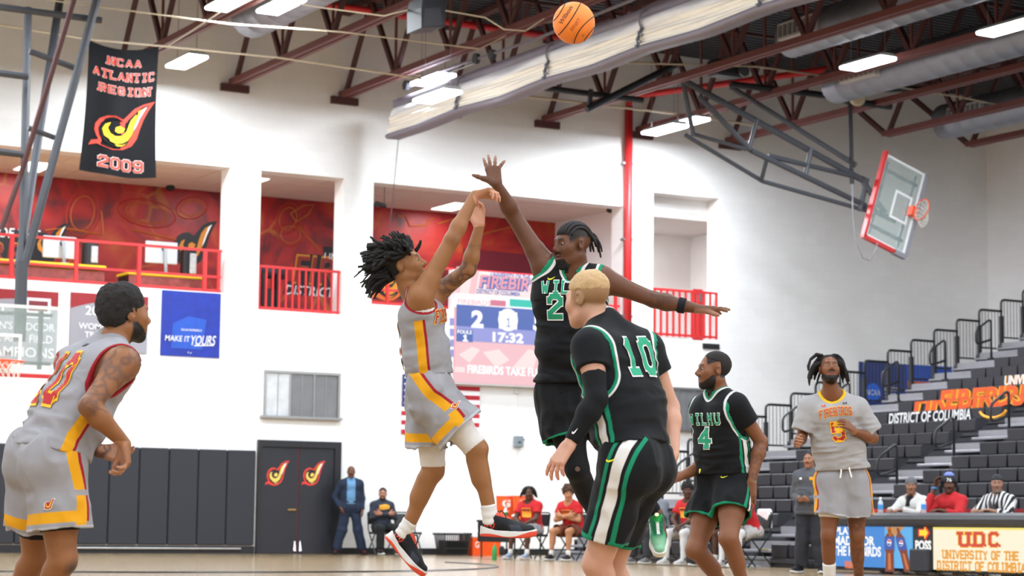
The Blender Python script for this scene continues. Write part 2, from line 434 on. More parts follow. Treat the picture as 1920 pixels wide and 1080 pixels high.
# corrugated roof deck
M_DECK = mat('dark_roof_deck', '#3c3d42', .55, metal=.2, noise=.2, nscale=2)
dk = MB(); ys = []
y = NY
while y < WY + .4:
    for dy, dz in ((0, 0), (.045, 0), (.06, .075), (.135, .075), (.15, 0)): ys.append((y + dy, RZ - .08 + dz))
    y += .2
V = []
for (yy, zz) in ys: V += [(LX, yy, zz), (RX + .3, yy, zz)]
dk.add(V, [(2 * i, 2 * i + 1, 2 * i + 3, 2 * i + 2) for i in range(len(ys) - 1)])
tag(dk.build('ceiling', M_DECK, loc=(0, 0, RZ)), kind='structure')
box('roof_sheet', (LX, NY, RZ + .06), (RX + .3, WY + .5, RZ + .1), M_DECK, bpy.data.objects['ceiling'])

# gallery behind the openings
GY = 43.8
def mural_mat():
    m = bpy.data.materials.new('red_mural'); m.use_nodes = True
    nt = m.node_tree; N = nt.nodes; L = nt.links; b = N['Principled BSDF']; b.inputs['Roughness'].default_value = .5
    g = N.new('ShaderNodeNewGeometry')
    n = N.new('ShaderNodeTexNoise'); n.inputs['Scale'].default_value = .9; n.inputs['Detail'].default_value = 7; n.inputs['Distortion'].default_value = 1.6; L.new(g.outputs['Position'], n.inputs['Vector'])
    r = N.new('ShaderNodeValToRGB'); e = r.color_ramp.elements
    e[0].position = .3; e[0].color = srgb('#4a0a0f'); e[1].position = .8; e[1].color = srgb('#b8621f')
    for p, c in ((.43, '#861016'), (.52, '#9f1719'), (.62, '#a62a1a')):
        q = e.new(p); q.color = srgb(c)
    L.new(n.outputs['Fac'], r.inputs['Fac'])
    v = N.new('ShaderNodeTexVoronoi'); v.feature = 'DISTANCE_TO_EDGE'; v.inputs['Scale'].default_value = 1.1; L.new(g.outputs['Position'], v.inputs['Vector'])
    mr = N.new('ShaderNodeMapRange'); mr.inputs['From Min'].default_value = .015; mr.inputs['From Max'].default_value = .04; mr.inputs['To Min'].default_value = .45; mr.inputs['To Max'].default_value = 0; L.new(v.outputs['Distance'], mr.inputs['Value'])
    n3 = N.new('ShaderNodeTexNoise'); n3.inputs['Scale'].default_value = .7; L.new(g.outputs['Position'], n3.inputs['Vector'])
    mu = N.new('ShaderNodeMath'); mu.operation = 'MULTIPLY'; L.new(mr.outputs['Result'], mu.inputs[0])
    mr3 = N.new('ShaderNodeMapRange'); mr3.inputs['From Min'].default_value = .5; mr3.inputs['From Max'].default_value = .62; L.new(n3.outputs['Fac'], mr3.inputs['Value']); L.new(mr3.outputs['Result'], mu.inputs[1])
    mx = N.new('ShaderNodeMix'); mx.data_type = 'RGBA'; L.new(mu.outputs[0], mx.inputs['Factor']); L.new(r.outputs['Color'], mx.inputs['A']); mx.inputs['B'].default_value = srgb('#b9772a')
    L.new(mx.outputs['Result'], b.inputs['Base Color'])
    return m
M_MURAL = mural_mat()
M_TILE = mat('acoustic_tile', '#e0d2c6', .9, noise=.04, nscale=4, bump=.2, bscale=80)
M_GRID = mat('tile_grid', '#b9a89b', .7)
GX1 = onY(1112, 470, GY)[0]
gal = box('wall_gallery', (9.0, GY, 4.6), (GX1, GY + .2, 7.9), M_MURAL, loc=(16, GY, 4.6)); tag(gal, kind='structure')
gw = MB(); gw.box((GX1, GY - .3, 4.6), (30.0, GY + .2, 8.3)); gw.box((8.8, WY + WT, 4.6), (9.0, GY, 8.3)); gw.box((25.95, WY + WT, 4.6), (26.1, GY, 8.3)); gw.box((29.6, WY + WT, 4.6), (29.8, GY, 8.3))
tag(gw.build('wall_gallery_side', M_WHITE, loc=(27, GY, 4.6)), kind='structure')
tag(box('floor_gallery', (8.8, WY + WT, 4.5), (30, GY + .2, 4.72), mat('gallery_floor', '#8d8480', .6)), kind='structure')
gc = box('ceiling_gallery', (8.8, WY + WT, 7.76), (26.1, GY + .2, 7.9), M_GRID, loc=(16, 42, 7.76)); tag(gc, kind='structure')
tag(box('ceiling_gallery_east', (26.1, WY + WT, 7.62), (30, GY + .2, 7.75), mat('gallery_soffit', '#d6d0cc', .8)), kind='structure')
tag(box('trim_2', (26.3, WY + WT, 7.6), (28.6, WY + WT + .15, 8.2), M_WHITE), kind='structure')
tile = None
for i in range(28):
    for j in range(5):
        x0 = 9.05 + i * .61; y0 = WY + WT + .02 + j * .61
        if tile is None:
            tile = box('ceiling_tile', (x0 + .012, y0 + .012, 7.735), (x0 + .598, y0 + .598, 7.765), M_TILE, gc); o0 = (x0, y0)
        else: copy_obj(tile, gc, (x0 - o0[0], y0 - o0[1], 0))
M_TROF = mat('troffer_glow', '#fffdf6', .5, emit=7)
for k, (tx, ty) in enumerate(((13.0, 42.6), (9.35, 42.6), (17.35, 41.95), tuple(onZ(850, 389, 7.7)[:2]))):
    t = thing('ceiling_troffer', ['white troffer light over the left gallery behind the black banner', 'white troffer light at the far left end of the gallery', 'white troffer light in the narrow second gallery opening', 'white troffer light in the gallery above the shooter', 'white troffer light in the gallery right of the shooter'][k], 'light', (tx, ty, 7.7), 'gallery troffers')
    MB().box((tx - .3, ty - .6, 7.715), (tx + .3, ty + .6, 7.745)).build('housing', M_WHITE, t)
    MB().box((tx - .26, ty - .56, 7.705), (tx + .26, ty + .56, 7.716)).build('diffuser', M_TROF, t)
    la = bpy.data.lights.new('troffer_lamp', 'AREA'); la.shape = 'RECTANGLE'; la.size = .5; la.size_y = 1.1; la.energy = 42; la.color = (.95, .97, 1)
    lo_ = bpy.data.objects.new('troffer_lamp', la); COL.objects.link(lo_); lo_.parent = t; lo_.location = (0, 0, -.02)
la = bpy.data.lights.new('gallery_lamp', 'AREA'); la.shape = 'RECTANGLE'; la.size = .5; la.size_y = 1.1; la.energy = 45
t = thing('ceiling_troffer', 'white troffer light in the small right gallery opening', 'light', (26.95, 42.8, 7.6), 'gallery troffers')
MB().box((26.65, 42.2, 7.58), (27.25, 43.4, 7.615)).build('housing', M_WHITE, t); MB().box((26.69, 42.25, 7.57), (27.21, 43.35, 7.581)).build('diffuser', M_TROF, t)
lo_ = bpy.data.objects.new('troffer_lamp', la); COL.objects.link(lo_); lo_.parent = t; lo_.location = (0, 0, -.05)

# ------------------------------------------------------------------ hanging high-bay fixtures
M_LED = mat('led_tubes', '#fbfdff', .4, emit=9)
M_FIX = mat('fixture_white', '#d9dcde', .4)
M_WIRE = mat('steel_wire', '#8d8f93', .4, metal=.8)
M_CREAM_WIRE = mat('cream_conduit', '#cdbfa6', .6)
FZ = 9.25
spots = [tuple(onZ(px, py, z)) for px, py, z in ((430, 8, FZ), (527, 14, FZ), (350, 119, FZ), (820, 184, 8.35), (812, 152, FZ), (1288, 233, FZ), (1246, 246, 8.9), (1627, 122, FZ), (1890, 56, FZ))]
seen_lab = ['left one of the two hanging light fixtures at the top edge', 'right one of the two hanging light fixtures at the top edge', 'hanging light fixture just right of the black championship banner', 'hanging light fixture glowing in front of the folded curtain end', 'hanging light fixture above the end of the folded curtain', 'front one of two light fixtures left of the folded basket frame', 'back one of two light fixtures left of the folded basket frame', 'hanging light fixture above the folded basket frame', 'hanging light fixture at the top right corner']
rest = []
def hidden_spot(gx, gy):
    # a place the picture shows without a lamp
    q = A(gx, gy, FZ) - EYE; z = q @ FW; px = 960 + F * (q @ RT) / z; py = 540 - F * (q @ UP) / z
    return z > 0 and -150 < px < 2070 and py > -60
for gx in (-5, 1.5, 8, 14.4, 19.9, 25.5, 31.5):
    for gy in (38, 33, 27.5, 22, 16, 10, 4, -2, -7):
        if all(abs(gx - a) > 2.2 or abs(gy - b) > 2.6 for a, b, _z in spots) and not hidden_spot(gx, gy): rest.append((gx, gy))
fixp = None
def fixture(x, y, z, label, group):
    t = thing('high_bay_light', label, 'light', (x, y, z), group)
    MB().add([(x - .2, y - .62, z + .06), (x + .2, y - .62, z + .06), (x + .2, y + .62, z + .06), (x - .2, y + .62, z + .06), (x - .13, y - .58, z + .13), (x + .13, y - .58, z + .13), (x + .13, y + .58, z + .13), (x - .13, y + .58, z + .13)],
             [(4, 5, 6, 7), (0, 1, 5, 4), (1, 2, 6, 5), (2, 3, 7, 6), (3, 0, 4, 7), (0, 3, 2, 1)]).build('housing', M_FIX, t)
    MB().cbox((x - .21, y - .6, z), (x + .21, y + .6, z + .06), .02).build('diffuser', M_LED, t)
    for s_ in (-.5, .5): MB().tube([(x, y + s_, z + .12), (x, y + s_, RZ - .1)], .006, 4).build('wire', M_WIRE, t)
    la = bpy.data.lights.get('high_bay_lamp')
    if la is None:
        la = bpy.data.lights.new('high_bay_lamp', 'AREA'); la.shape = 'RECTANGLE'; la.size = .42; la.size_y = 1.2; la.energy = HIGH_BAY_W; la.color = (.86, .93, 1)
    lo_ = bpy.data.objects.new('high_bay_lamp', la); COL.objects.link(lo_); lo_.parent = t; lo_.location = (0, 0, -.015)
    return t
for (x, y, z), lb in zip(spots, seen_lab): fixture(x, y, z, lb, 'hanging light fixtures')
for (x, y) in rest: fixture(x, y, FZ, 'hanging light fixture elsewhere over the hall, outside the view', 'light fixtures out of view')

# ------------------------------------------------------------------ roof trusses
M_TRUSS = mat('rust_brown_steel', '#6a3833', .6, noise=.15, nscale=6)
M_TRUSSD = mat('dark_brown_steel', '#4d2a28', .65, noise=.15, nscale=6)
BZ, TZ = 9.42, RZ - .14
pl = 2.3
truss_lab = {0: 'truss ending above the black championship banner', }
names_tr = ['rust brown roof truss furthest left, above the black banner', 'rust brown roof truss with its end left of the hanging speaker', 'rust brown roof truss whose wall end sits above the curtain', 'rust brown roof truss just behind the folded curtain', 'rust brown roof truss crossing behind the basketball', 'rust brown roof truss above the folded basket arm', 'rust brown roof truss running over the round air duct', 'rust brown roof truss ending above the folded backboard', 'rust brown roof truss nearest the side wall']
for k in range(9):
    X = 13.9 + 2.43 * k
    t = thing('roof_truss', names_tr[k], 'truss', (X, WY, BZ), 'roof trusses')
    short = k >= 7
    yend = 37.7 if short else WY
    for s_ in (-.07, .07):
        MB().box((X + s_ - .045, NY, BZ - .06), (X + s_ + .045, yend, BZ + .06)).build('bottom_chord', M_TRUSS, t)
    MB().box((X - .1, NY, TZ - .06), (X + .1, WY, TZ + .05)).build('top_chord', M_TRUSSD, t)
    if not short: MB().box((X - .3, WY - .1, BZ - .2), (X + .3, WY, BZ - .05)).build('bearing_plate', M_TRUSSD, t)
    dproto = {}
    y = yend - .1; i = 0
    while y > 14:
        segs = (('diagonal', (y, BZ), (y - pl / 2, TZ), .1), ('diagonal', (y - pl / 2, TZ), (y - pl, BZ), .1), ('hanger', (y - pl, BZ), (y - pl, TZ), .05))
        for q, (nm, a, b, w) in enumerate(segs):
            if q in dproto: copy_obj(dproto[q], t, (0, -pl * i, 0))
            else: dproto[q] = MB().bar((X, *a), (X, *b), w, w * .8, up=(1, 0, 0)).build(nm, M_TRUSSD if nm == 'diagonal' else M_TRUSS, t)
        y -= pl; i += 1
    if short: MB().bar((X, yend, BZ), (X, WY - .2, TZ), .1).build('end_diagonal', M_TRUSSD, t)
# cross bridging between the trusses
for k, yb in enumerate((36.5, 31.9, 27.3, 22.7)):
    MBb = MB(); MBb.bar((LX, yb, TZ - .25), (RX, yb, TZ - .25), .05)
    tag(MBb.build('bridging_bar', M_TRUSSD), ['horizontal bridging bar across the trusses nearest the end wall', 'second bridging bar across the trusses from the end wall', 'third bridging bar across the trusses from the end wall', 'bridging bar across the trusses nearest the camera'][k], 'bar', 'truss bridging bars')

# ------------------------------------------------------------------ ducts
M_DUCT = mat('galvanised_duct', '#8b8e95', .45, metal=.7, noise=.12, nscale=5)
M_GRILL = mat('grille_white', '#c9c6c4', .5)
def duct(name, label, x, z, r, y0, y1, grills):
    t = thing(name, label, 'duct', (x, y1, z))
    pr = []
    n = int((y1 - y0) / .45)
    for i in range(n + 1):
        yy = (y1 - y0) * i / n
        pr += [(r, yy), (r + .006, yy + .02), (r, yy + .04)] if i < n else [(r, yy)]
    MB().lathe((x, y0, z), pr, 20, (0, 1, 0)).build('pipe', M_DUCT, t, smooth=True)
    for gy in grills:
        g = MB().obox((x - r * .95, gy, z - .12), (A(0, 1, 0), A(-.5, 0, .87), A(.87, 0, .5)), (.5, .02, .06))
        g = MB().cbox((x - r - .12, gy - .55, z - .16), (x - r + .04, gy + .55, z + .16), .01).build('grille', M_GRILL, t)
        for q in range(7):
            yy = gy - .45 + q * .15
            MB().box((x - r - .135, yy - .05, z - .11), (x - r - .118, yy + .05, z + .11)).build('slot', mat('grille_slot', '#6f6e70', .6), g)
    return t
duct('spiral_duct', 'silver spiral air duct above the championship banner', 14.9, 9.75, .42, 24, 36, ())
duct('spiral_duct', 'silver spiral air duct behind the folded basket frame', 27.0, 9.55, .38, 14, 34.5, (33.2,))
duct('spiral_duct', 'silver spiral air duct with a grille above the folded backboard', 32.2, 9.75, .4, 14, 37.2, (36.0, 30))
duct('spiral_duct', 'silver spiral air duct end with a grille right of the basketball', 24.6, 9.9, .38, 18, 32.8, (32,))
# round access cap on the rigging
# ------------------------------------------------------------------ red sprinkler pipe
M_RED = mat('red_paint', '#cf2a2c', .45, noise=.06, nscale=8)
pX = onY(1178, 400, WY - .12)[0]
t = thing('sprinkler_riser', 'red vertical pipe on the wall right of the jumping defender', 'pipe', (pX, WY - .12, 4.9))
MB().tube([(pX, WY - .12, 4.2), (pX, WY - .12, 9.9)], .09, 14).build('pipe', M_RED, t, smooth=True)
for z in (5.2, 6.9, 8.6): MB().box((pX - .13, WY - .13, z), (pX + .13, WY, z + .05)).build('bracket', M_WIRE, t)
MB().tube(rounded([(pX, WY - .12, 9.8), (pX, WY - .12, 10.1), (pX + .3, WY - .5, 10.15), (pX + 2.2, 34.5, 10.1)], .2), .07, 10).build('branch', M_RED, t, smooth=True)
a = onY(640, 5, WY - 1.2); b = onY(940, 55, WY - 1.2); c = onY(1065, 75, WY - 1.2)
t = thing('sprinkler_main', 'red horizontal sprinkler pipe under the roof near the hanging speaker', 'pipe', (b[0], b[1], b[2]))
MB().tube([(a[0] - 3, a[1], b[2]), (c[0] + 2.2, c[1], b[2])], .075, 10).build('pipe', M_RED, t, smooth=True)
for i in range(4): MB().tube([(a[0] + i * 1.6, a[1], b[2]), (a[0] + i * 1.6, a[1], RZ - .1)], .012, 5).build('hanger_rod', M_WIRE, t)
# ================================================================== end wall fittings
M_PAD = mat('charcoal_vinyl', '#23252d', .5, noise=.08, nscale=9, bump=.08, bscale=200)
M_BLACK = mat('black_paint', '#1b1b1f', .5, noise=.1, nscale=9)
M_STEEL = mat('brushed_steel', '#a9a8a6', .35, metal=.8)
xs = [16.98 - i * .605 for i in range(14)]
pd = None
padlab = ['leftmost', ]
order = ['pad beside the double doors', 'second pad left of the double doors', 'third pad left of the double doors', 'fourth pad left of the double doors', 'fifth pad left of the double doors', 'sixth pad left of the double doors', 'seventh pad left of the double doors', 'eighth pad left of the double doors', 'ninth pad left of the double doors']
for i in range(10):
    x1 = xs[i]; x0 = xs[i + 1]
    lab = 'charcoal vinyl wall ' + (order[i] if i < 9 else 'pad at the far left edge')
    if pd is None:
        pd = MB().cbox((x0 + .006, WY - .07, .17), (x1 - .006, WY, 2.04), .018).build('wall_pad', M_PAD); o = pd
    else: o = copy_obj(pd, None, (-.605 * i, 0, 0))
    tag(o, lab, 'wall pad', 'charcoal wall pads')
tag(box('baseboard_back', (LX, WY - .03, 0), (17.0, WY, .15), M_BLACK), kind='structure')
tag(box('baseboard_back_right', (18.85, WY - .03, 0), (26.3, WY, .13), M_BLACK), kind='structure')
cd = MB().tube([(13.2, WY - .06, .1), (16.7, WY - .06, .1)], .022, 8).build('floor_conduit', M_STEEL); tag(cd, 'thin silver conduit running along the foot of the wall pads', 'conduit')

# double doors
dx0, dx1, dz = 17.02, 18.83, 2.26
M_DOOR = mat('dark_door', '#212229', .45, noise=.08, nscale=7)
d = empty('door_1', ((dx0 + dx1) / 2, WY, 0)); tag(d, 'black double doors with two flame emblems beside the suited man', kind='structure')
MB().box((dx0, WY - .1, 0), (dx0 + .08, WY, dz)).box((dx1 - .14, WY - .1, 0), (dx1, WY, dz)).box((dx0 + .08, WY - .1, dz - .13), (dx1 - .14, WY, dz)).build('door_frame', M_BLACK, d)
dm = (dx0 + dx1) / 2 - .02
l1 = MB().box((dx0 + .08, WY - .06, .01), (dm - .015, WY, dz - .13)).build('door_leaf', M_DOOR, d)
l2 = MB().box((dm + .015, WY - .06, .01), (dx1 - .14, WY, dz - .13)).build('door_leaf', M_DOOR, d)
MB().box((dm - .014, WY - .05, .01), (dm + .014, WY, dz - .13)).build('door_gap_seal', mat('oxblood_seal', '#5a1a1c', .6), d)
for l, cx, px in ((l1, 519, 0), (l2, 587, 0)):
    c = onY(cx, 911, WY - .06)
    flame(l, c, AXX, AZZ, .52, red='#d8392f', yel='#e9c25a')
MB().cbox((dm - .22, WY - .09, .86), (dm - .04, WY - .06, .9), .01).build('door_handle', mat('brass_handle', '#b79a63', .35, metal=.8), l1)
for l, s_ in ((l1, -1), (l2, 1)):
    MB().add([(dm + s_ * .06 - .03, WY - .1, .06), (dm + s_ * .06 + .03, WY - .1, .06), (dm + s_ * .06 + .03, WY - .06, .06), (dm + s_ * .06 - .03, WY - .06, .06), (dm + s_ * .06 - .008, WY - .07, .26), (dm + s_ * .06 + .008, WY - .07, .26), (dm + s_ * .06 + .008, WY - .06, .26), (dm + s_ * .06 - .008, WY - .06, .26)],
             [(0, 1, 5, 4), (1, 2, 6, 5), (2, 3, 7, 6), (3, 0, 4, 7), (4, 5, 6, 7)]).build('door_stop', mat('chrome', '#d8d8da', .2, metal=1), l)

# windows with wire glass
M_GLASSW = mat('frosted_dark_pane', '#77787a', .25, noise=.25, nscale=2.5)
M_PANE_L = mat('bright_pane', '#c6c9cc', .15, noise=.3, nscale=5)
def window(nm, x0, x1, z0, z1, n, bright=None):
    w = empty(nm, ((x0 + x1) / 2, WY, z0)); tag(w, kind='structure')
    f = .05
    MB().box((x0, WY - .05, z0), (x0 + f, WY, z1)).box((x1 - f, WY - .05, z0), (x1, WY, z1)).box((x0 + f, WY - .05, z1 - f), (x1 - f, WY, z1)).build('window_frame', M_STEEL, w)
    MB().box((x0 - .06, WY - .12, z0 - .05), (x1 + .03, WY, z0)).build('window_sill', M_STEEL, w)
    MB().box((x0 - .06, WY - .03, z0), (x0, WY, z1)).box((x0 - .06, WY - .03, z1), (x1 + .04, WY, z1 + .06)).build('window_casing', M_WHITE, w)
    iw = (x1 - x0 - 2 * f) / n
    for i in range(n):
        a = x0 + f + i * iw
        MB().box((a + .008, WY - .02, z0), (a + iw - .008, WY - .005, z1 - f)).build('pane', M_PANE_L if i == bright else M_GLASSW, w)
        MB().box((a + iw / 2 - .006, WY - .03, z0), (a + iw / 2 + .006, WY - .02, z1 - f)).build('muntin', M_STEEL, w)
        if i: MB().box((a - .014, WY - .045, z0), (a + .014, WY - .004, z1 - f)).build('mullion', M_STEEL, w)
window('window_1', 17.12, 18.8, 2.75, 3.66, 3, 0)
window('window_2', 26.6, 28.0, 2.8, 3.72, 3)

# wall banners (flat cloth prints)
def wrect(x0, y0, x1, y1, Y=WY):
    ym = (y0 + y1) / 2; xm = (x0 + x1) / 2
    return onY(x0, ym, Y)[0], onY(x1, ym, Y)[0], onY(xm, y1, Y)[2], onY(xm, y0, Y)[2]
M_BRED = mat('banner_red', '#8f1f25', .7); M_BGREY = mat('banner_grey', '#918f97', .7, noise=.08, nscale=2); M_PRINT = mat('print_white', '#dcdcdf', .7); M_LGREY = mat('print_light_grey', '#dcdbe0', .7)
def track_banner(px0, py0, px1, py1, label, lines, shield=None):
    x0, x1, z0, z1 = wrect(px0, py0, px1, py1, WY - .02)
    y = WY - .02; w = x1 - x0; h = z1 - z0
    b = MB().box((x0, y, z0), (x1, y + .012, z1)).build('wall_banner', M_BRED); tag(b, label, 'banner', 'track championship banners')
    pts = [(x0, y - .003, z0), (x1, y - .003, z0)] + [(x0 + w * t, y - .003, z0 + h * (.62 + .22 * math.sin(math.pi * (.15 + .7 * t)) + .06 * t)) for t in np.linspace(1, 0, 12)]
    MB().plate(pts, (0, -1, 0), .002).build('print_field', M_BGREY, b)
    for (txt, u, v, tw, th) in lines:
        flat_text('lettering', txt, (x0 + u * w, y - .006, z0 + v * h), AXX, AZZ, tw * w, th * h, M_PRINT, b, bold=.02)
    if shield:
        u, v = shield
        MB().plate([(x0 + w * u, y - .006, z0 + h * v), (x0 + w * (u + .26), y - .006, z0 + h * v), (x0 + w * (u + .26), y - .006, z0 + h * (v + .28)), (x0 + w * u, y - .006, z0 + h * (v + .28))], (0, -1, 0), .001).build('crest_plate', M_LGREY, b)
        MB().plate([(x0 + w * (u + .03), y - .009, z0 + h * (v + .1)), (x0 + w * (u + .23), y - .009, z0 + h * (v + .1)), (x0 + w * (u + .23), y - .009, z0 + h * (v + .24)), (x0 + w * (u + .03), y - .009, z0 + h * (v + .24))], (0, -1, 0), .001).build('crest_panel', mat('maroon_print', '#7a3038', .7), b)
track_banner(-75, 542, 108, 678, 'red and grey championship banner behind the left backboard', [('20', .34, .72, .2, .13), ("WOMEN'S INDOOR", .52, .5, .9, .11), ('TRACK AND FIELD', .52, .33, .86, .11), ('CHAMPIONS', .55, .14, .84, .14)], (.66, .62))
track_banner(131, 552, 277, 660, 'red and grey championship banner partly behind the nearest left player', [('2010', .36, .70, .34, .16), ("WOMEN'S", .36, .43, .5, .11), ('TRACK', .36, .28, .34, .11), ('CHAMPIONS', .42, .1, .52, .11)])
x0, x1, z0, z1 = wrect(302, 547, 413, 669, WY - .02); w = x1 - x0; h = z1 - z0
def blue_mat():
    return mat('banner_blue', '#132c92', .6, noise=.45, nscale=5)
b = MB().box((x0, WY - .02, z0), (x1, WY - .008, z1)).build('wall_banner', blue_mat()); tag(b, 'blue wall banner with white brush lettering left of the window', 'banner')
MB().plate([(x0 + w * .18, WY - .023, z0 + h * .12), (x0 + w * .7, WY - .023, z0 + h * .12), (x0 + w * .76, WY - .023, z0 + h * .58), (x0 + w * .45, WY - .023, z0 + h * .62), (x0 + w * .2, WY - .023, z0 + h * .5)], (0, -1, 0), .001).build('print_shape', mat('banner_blue_light', '#1d4db0', .6, noise=.25, nscale=7), b)
flat_text('lettering', 'MAKE IT', (x0 + w * .28, WY - .027, z0 + h * .27), AXX, AZZ, w * .42, h * .085, M_PRINT, b, bold=.03, shear=.1)
flat_text('lettering', 'YOURS', (x0 + w * .72, WY - .027, z0 + h * .26), A(1, 0, .04), AZZ, w * .42, h * .15, M_PRINT, b, bold=.025, shear=.3)
MB().plate([(x0 + w * .56, WY - .027, z0 + h * .165), (x0 + w * .9, WY - .027, z0 + h * .185), (x0 + w * .9, WY - .027, z0 + h * .2), (x0 + w * .56, WY - .027, z0 + h * .18)], (0, -1, 0), .001).build('underline', M_PRINT, b)
flat_text('small_print', 'NCAA DIVISION II', (x0 + w * .51, WY - .027, z0 + h * .41), AXX, AZZ, w * .34, h * .035, M_PRINT, b, bold=.02)
flat_text('small_print', 'f y', (x0 + w * .49, WY - .027, z0 + h * .06), AXX, AZZ, w * .07, h * .035, M_PRINT, b, bold=.02)

# mural prints inside the gallery
def mural_words():
    y = GY - .004
    M_NAVY = mat('mural_navy', '#17181f', .6); M_GOLD = mat('mural_gold', '#c98222', .6); M_MRED = mat('mural_red', '#8a2820', .6)
    def on(px, py): return onY(px, py, y)
    def plate(pts, m, dy=0, nm='mural_print'):
        V = [on(*p) - A(0, dy, 0) for p in pts]
        return MB().plate(V, (0, -1, 0), .002).build(nm, m, gal)
    def words(txt, x0, y0, x1, y1, m, dy, **k):
        a = on(x0, (y0 + y1) / 2); b_ = on(x1, (y0 + y1) / 2); t_ = on((x0 + x1) / 2, y0); q = on((x0 + x1) / 2, y1)
        return flat_text('mural_lettering', txt, ((a[0] + b_[0]) / 2, y - dy, (t_[2] + q[2]) / 2), AXX, AZZ, b_[0] - a[0], t_[2] - q[2], m, gal, lift=0, **k)
    # left opening
    plate([(-30, 428), (82, 432), (60, 452), (82, 455), (110, 470), (100, 490), (-30, 490)], M_NAVY, .002)
    words('Y OF THE', -24, 428, 76, 447, M_PRINT, .008, bold=.03, shear=.2)
    words('FIRE', -60, 452, 40, 496, M_GOLD, .006, bold=.08, shear=.1); words('FIRE', -58, 454, 38, 494, M_MRED, .009, bold=.03, shear=.1)
    for ox in (82, 352):
        c = on(ox + 10, 500 if ox > 200 else 490)
        flame(gal, c, AXX, AZZ, 1.05 if ox > 200 else .85, lift=.012, red='#17181f', yel='#c98222')
    # framed picture-like shapes in lighter orange
    M_FAINT = mat('mural_faint', '#a8321f', .6); M_FAINTY = mat('mural_faint_gold', '#b5602a', .6)
    for (cx, cy, rx, ry, rot) in ((155, 400, 30, 45, .2), (275, 400, 55, 25, .2), (360, 390, 30, 20, -.2), (540, 410, 22, 30, .3), (545, 440, 26, 22, 0)):
        for q in (1, .72):
            pts = [on(cx + q * (rx * math.cos(a_) * math.cos(rot) - ry * math.sin(a_) * math.sin(rot)), cy + q * (rx * math.cos(a_) * math.sin(rot) + ry * math.sin(a_) * math.cos(rot))) for a_ in np.linspace(0, 2 * math.pi, 28)[:-1]]
            MB().tube([p_ - A(0, .002, 0) for p_ in pts], .014, 4, closed=True).build('mural_outline', M_FAINT if q == 1 else M_FAINTY, gal)
    for (pts) in ([(745, 405), (760, 405), (768, 425), (800, 422), (812, 408)], [(545, 400), (568, 386), (588, 384), (578, 402), (556, 416), (545, 400)], [(85, 432), (120, 428), (190, 440)], [(245, 430), (330, 450)], [(820, 420), (870, 405), (900, 415)], [(190, 395), (195, 440)], [(560, 425), (600, 470)], [(900, 440), (960, 425)]):
        MB().tube([on(*p_) - A(0, .002, 0) for p_ in pts], .02, 4).build('mural_outline', M_FAINTY, gal)
    # second opening
    plate([(556, 475), (606, 478), (606, 462), (680, 470), (680, 560), (530, 552), (535, 528), (546, 527)], M_NAVY, .002)
    words('UNI', 607, 475, 638, 493, M_PRINT, .008, bold=.03, shear=.2)
    words('FIRE', 548, 480, 668, 536, M_GOLD, .006, bold=.08, shear=.15); words('FIRE', 551, 484, 665, 532, M_MRED, .009, bold=.02, shear=.15)
    words('DISTRICT OF', 534, 538, 660, 556, M_PRINT, .008, bold=.03, shear=.2)
    plate([(699, 455), (720, 462), (742, 470), (768, 500), (768, 560), (699, 560)], M_NAVY, .002)
    c = on(735, 566); flame(gal, c, AXX, AZZ, 1.1, lift=.012, red='#e8742c', yel='#e8a030')
    plate([(868, 466), (1110, 488), (1110, 600), (868, 600)], mat('maroon_panel', '#701026', .6), .003)
mural_words()

# red railings of the gallery
def railing(label, x0, x1, z0, z1, bars, mids=(), y=WY + .1):
    t = thing('gallery_railing', label, 'railing', ((x0 + x1) / 2, y, z0), 'red gallery railings')
    MB().box((x0, y - .025, z1 - .05), (x1, y + .025, z1)).build('top_rail', M_RED, t)
    MB().box((x0, y - .025, z0 + .02), (x1, y + .025, z0 + .07)).build('bottom_rail', M_RED, t)
    for q in mids: MB().box((x0, y - .02, z0 + q), (x1, y + .02, z0 + q + .045)).build('middle_rail', M_RED, t)
    pr = None
    for bx, bw in bars: MB().box((bx - bw / 2, y - bw / 2, z0), (bx + bw / 2, y + bw / 2, z1)).build('baluster', M_RED, t)
    return t
railing('red gallery railing in front of the two white monitors', 9.0, 16.2, 5.15, 6.02, [(9.2 + 1.27 * i + .2, .07) for i in range(5)] + [(15.85 - .0, .07), (16.15, .06)], (.3,))
railing('red barred railing of the narrow second gallery opening', 17.0, 18.8, 4.87, 5.78, [(17.03 + i * .145, .035) for i in range(13)])
railing('red gallery railing behind the scoreboard display', 19.5, 25.6, 5.13, 6.02, [(19.9 + 1.15 * i, .06) for i in range(5)] + [(25.5, .06)], (.3,))
railing('red barred railing of the small right gallery opening', 26.45, 28.18, 4.85, 5.92, [(26.5 + i * .166, .04) for i in range(11)], y=WY + .05)
MB().box((27.75, WY - .03, 4.62), (28.2, WY, 4.74)).build('vent_slot', M_BLACK, bpy.data.objects['gallery_railing.003'])

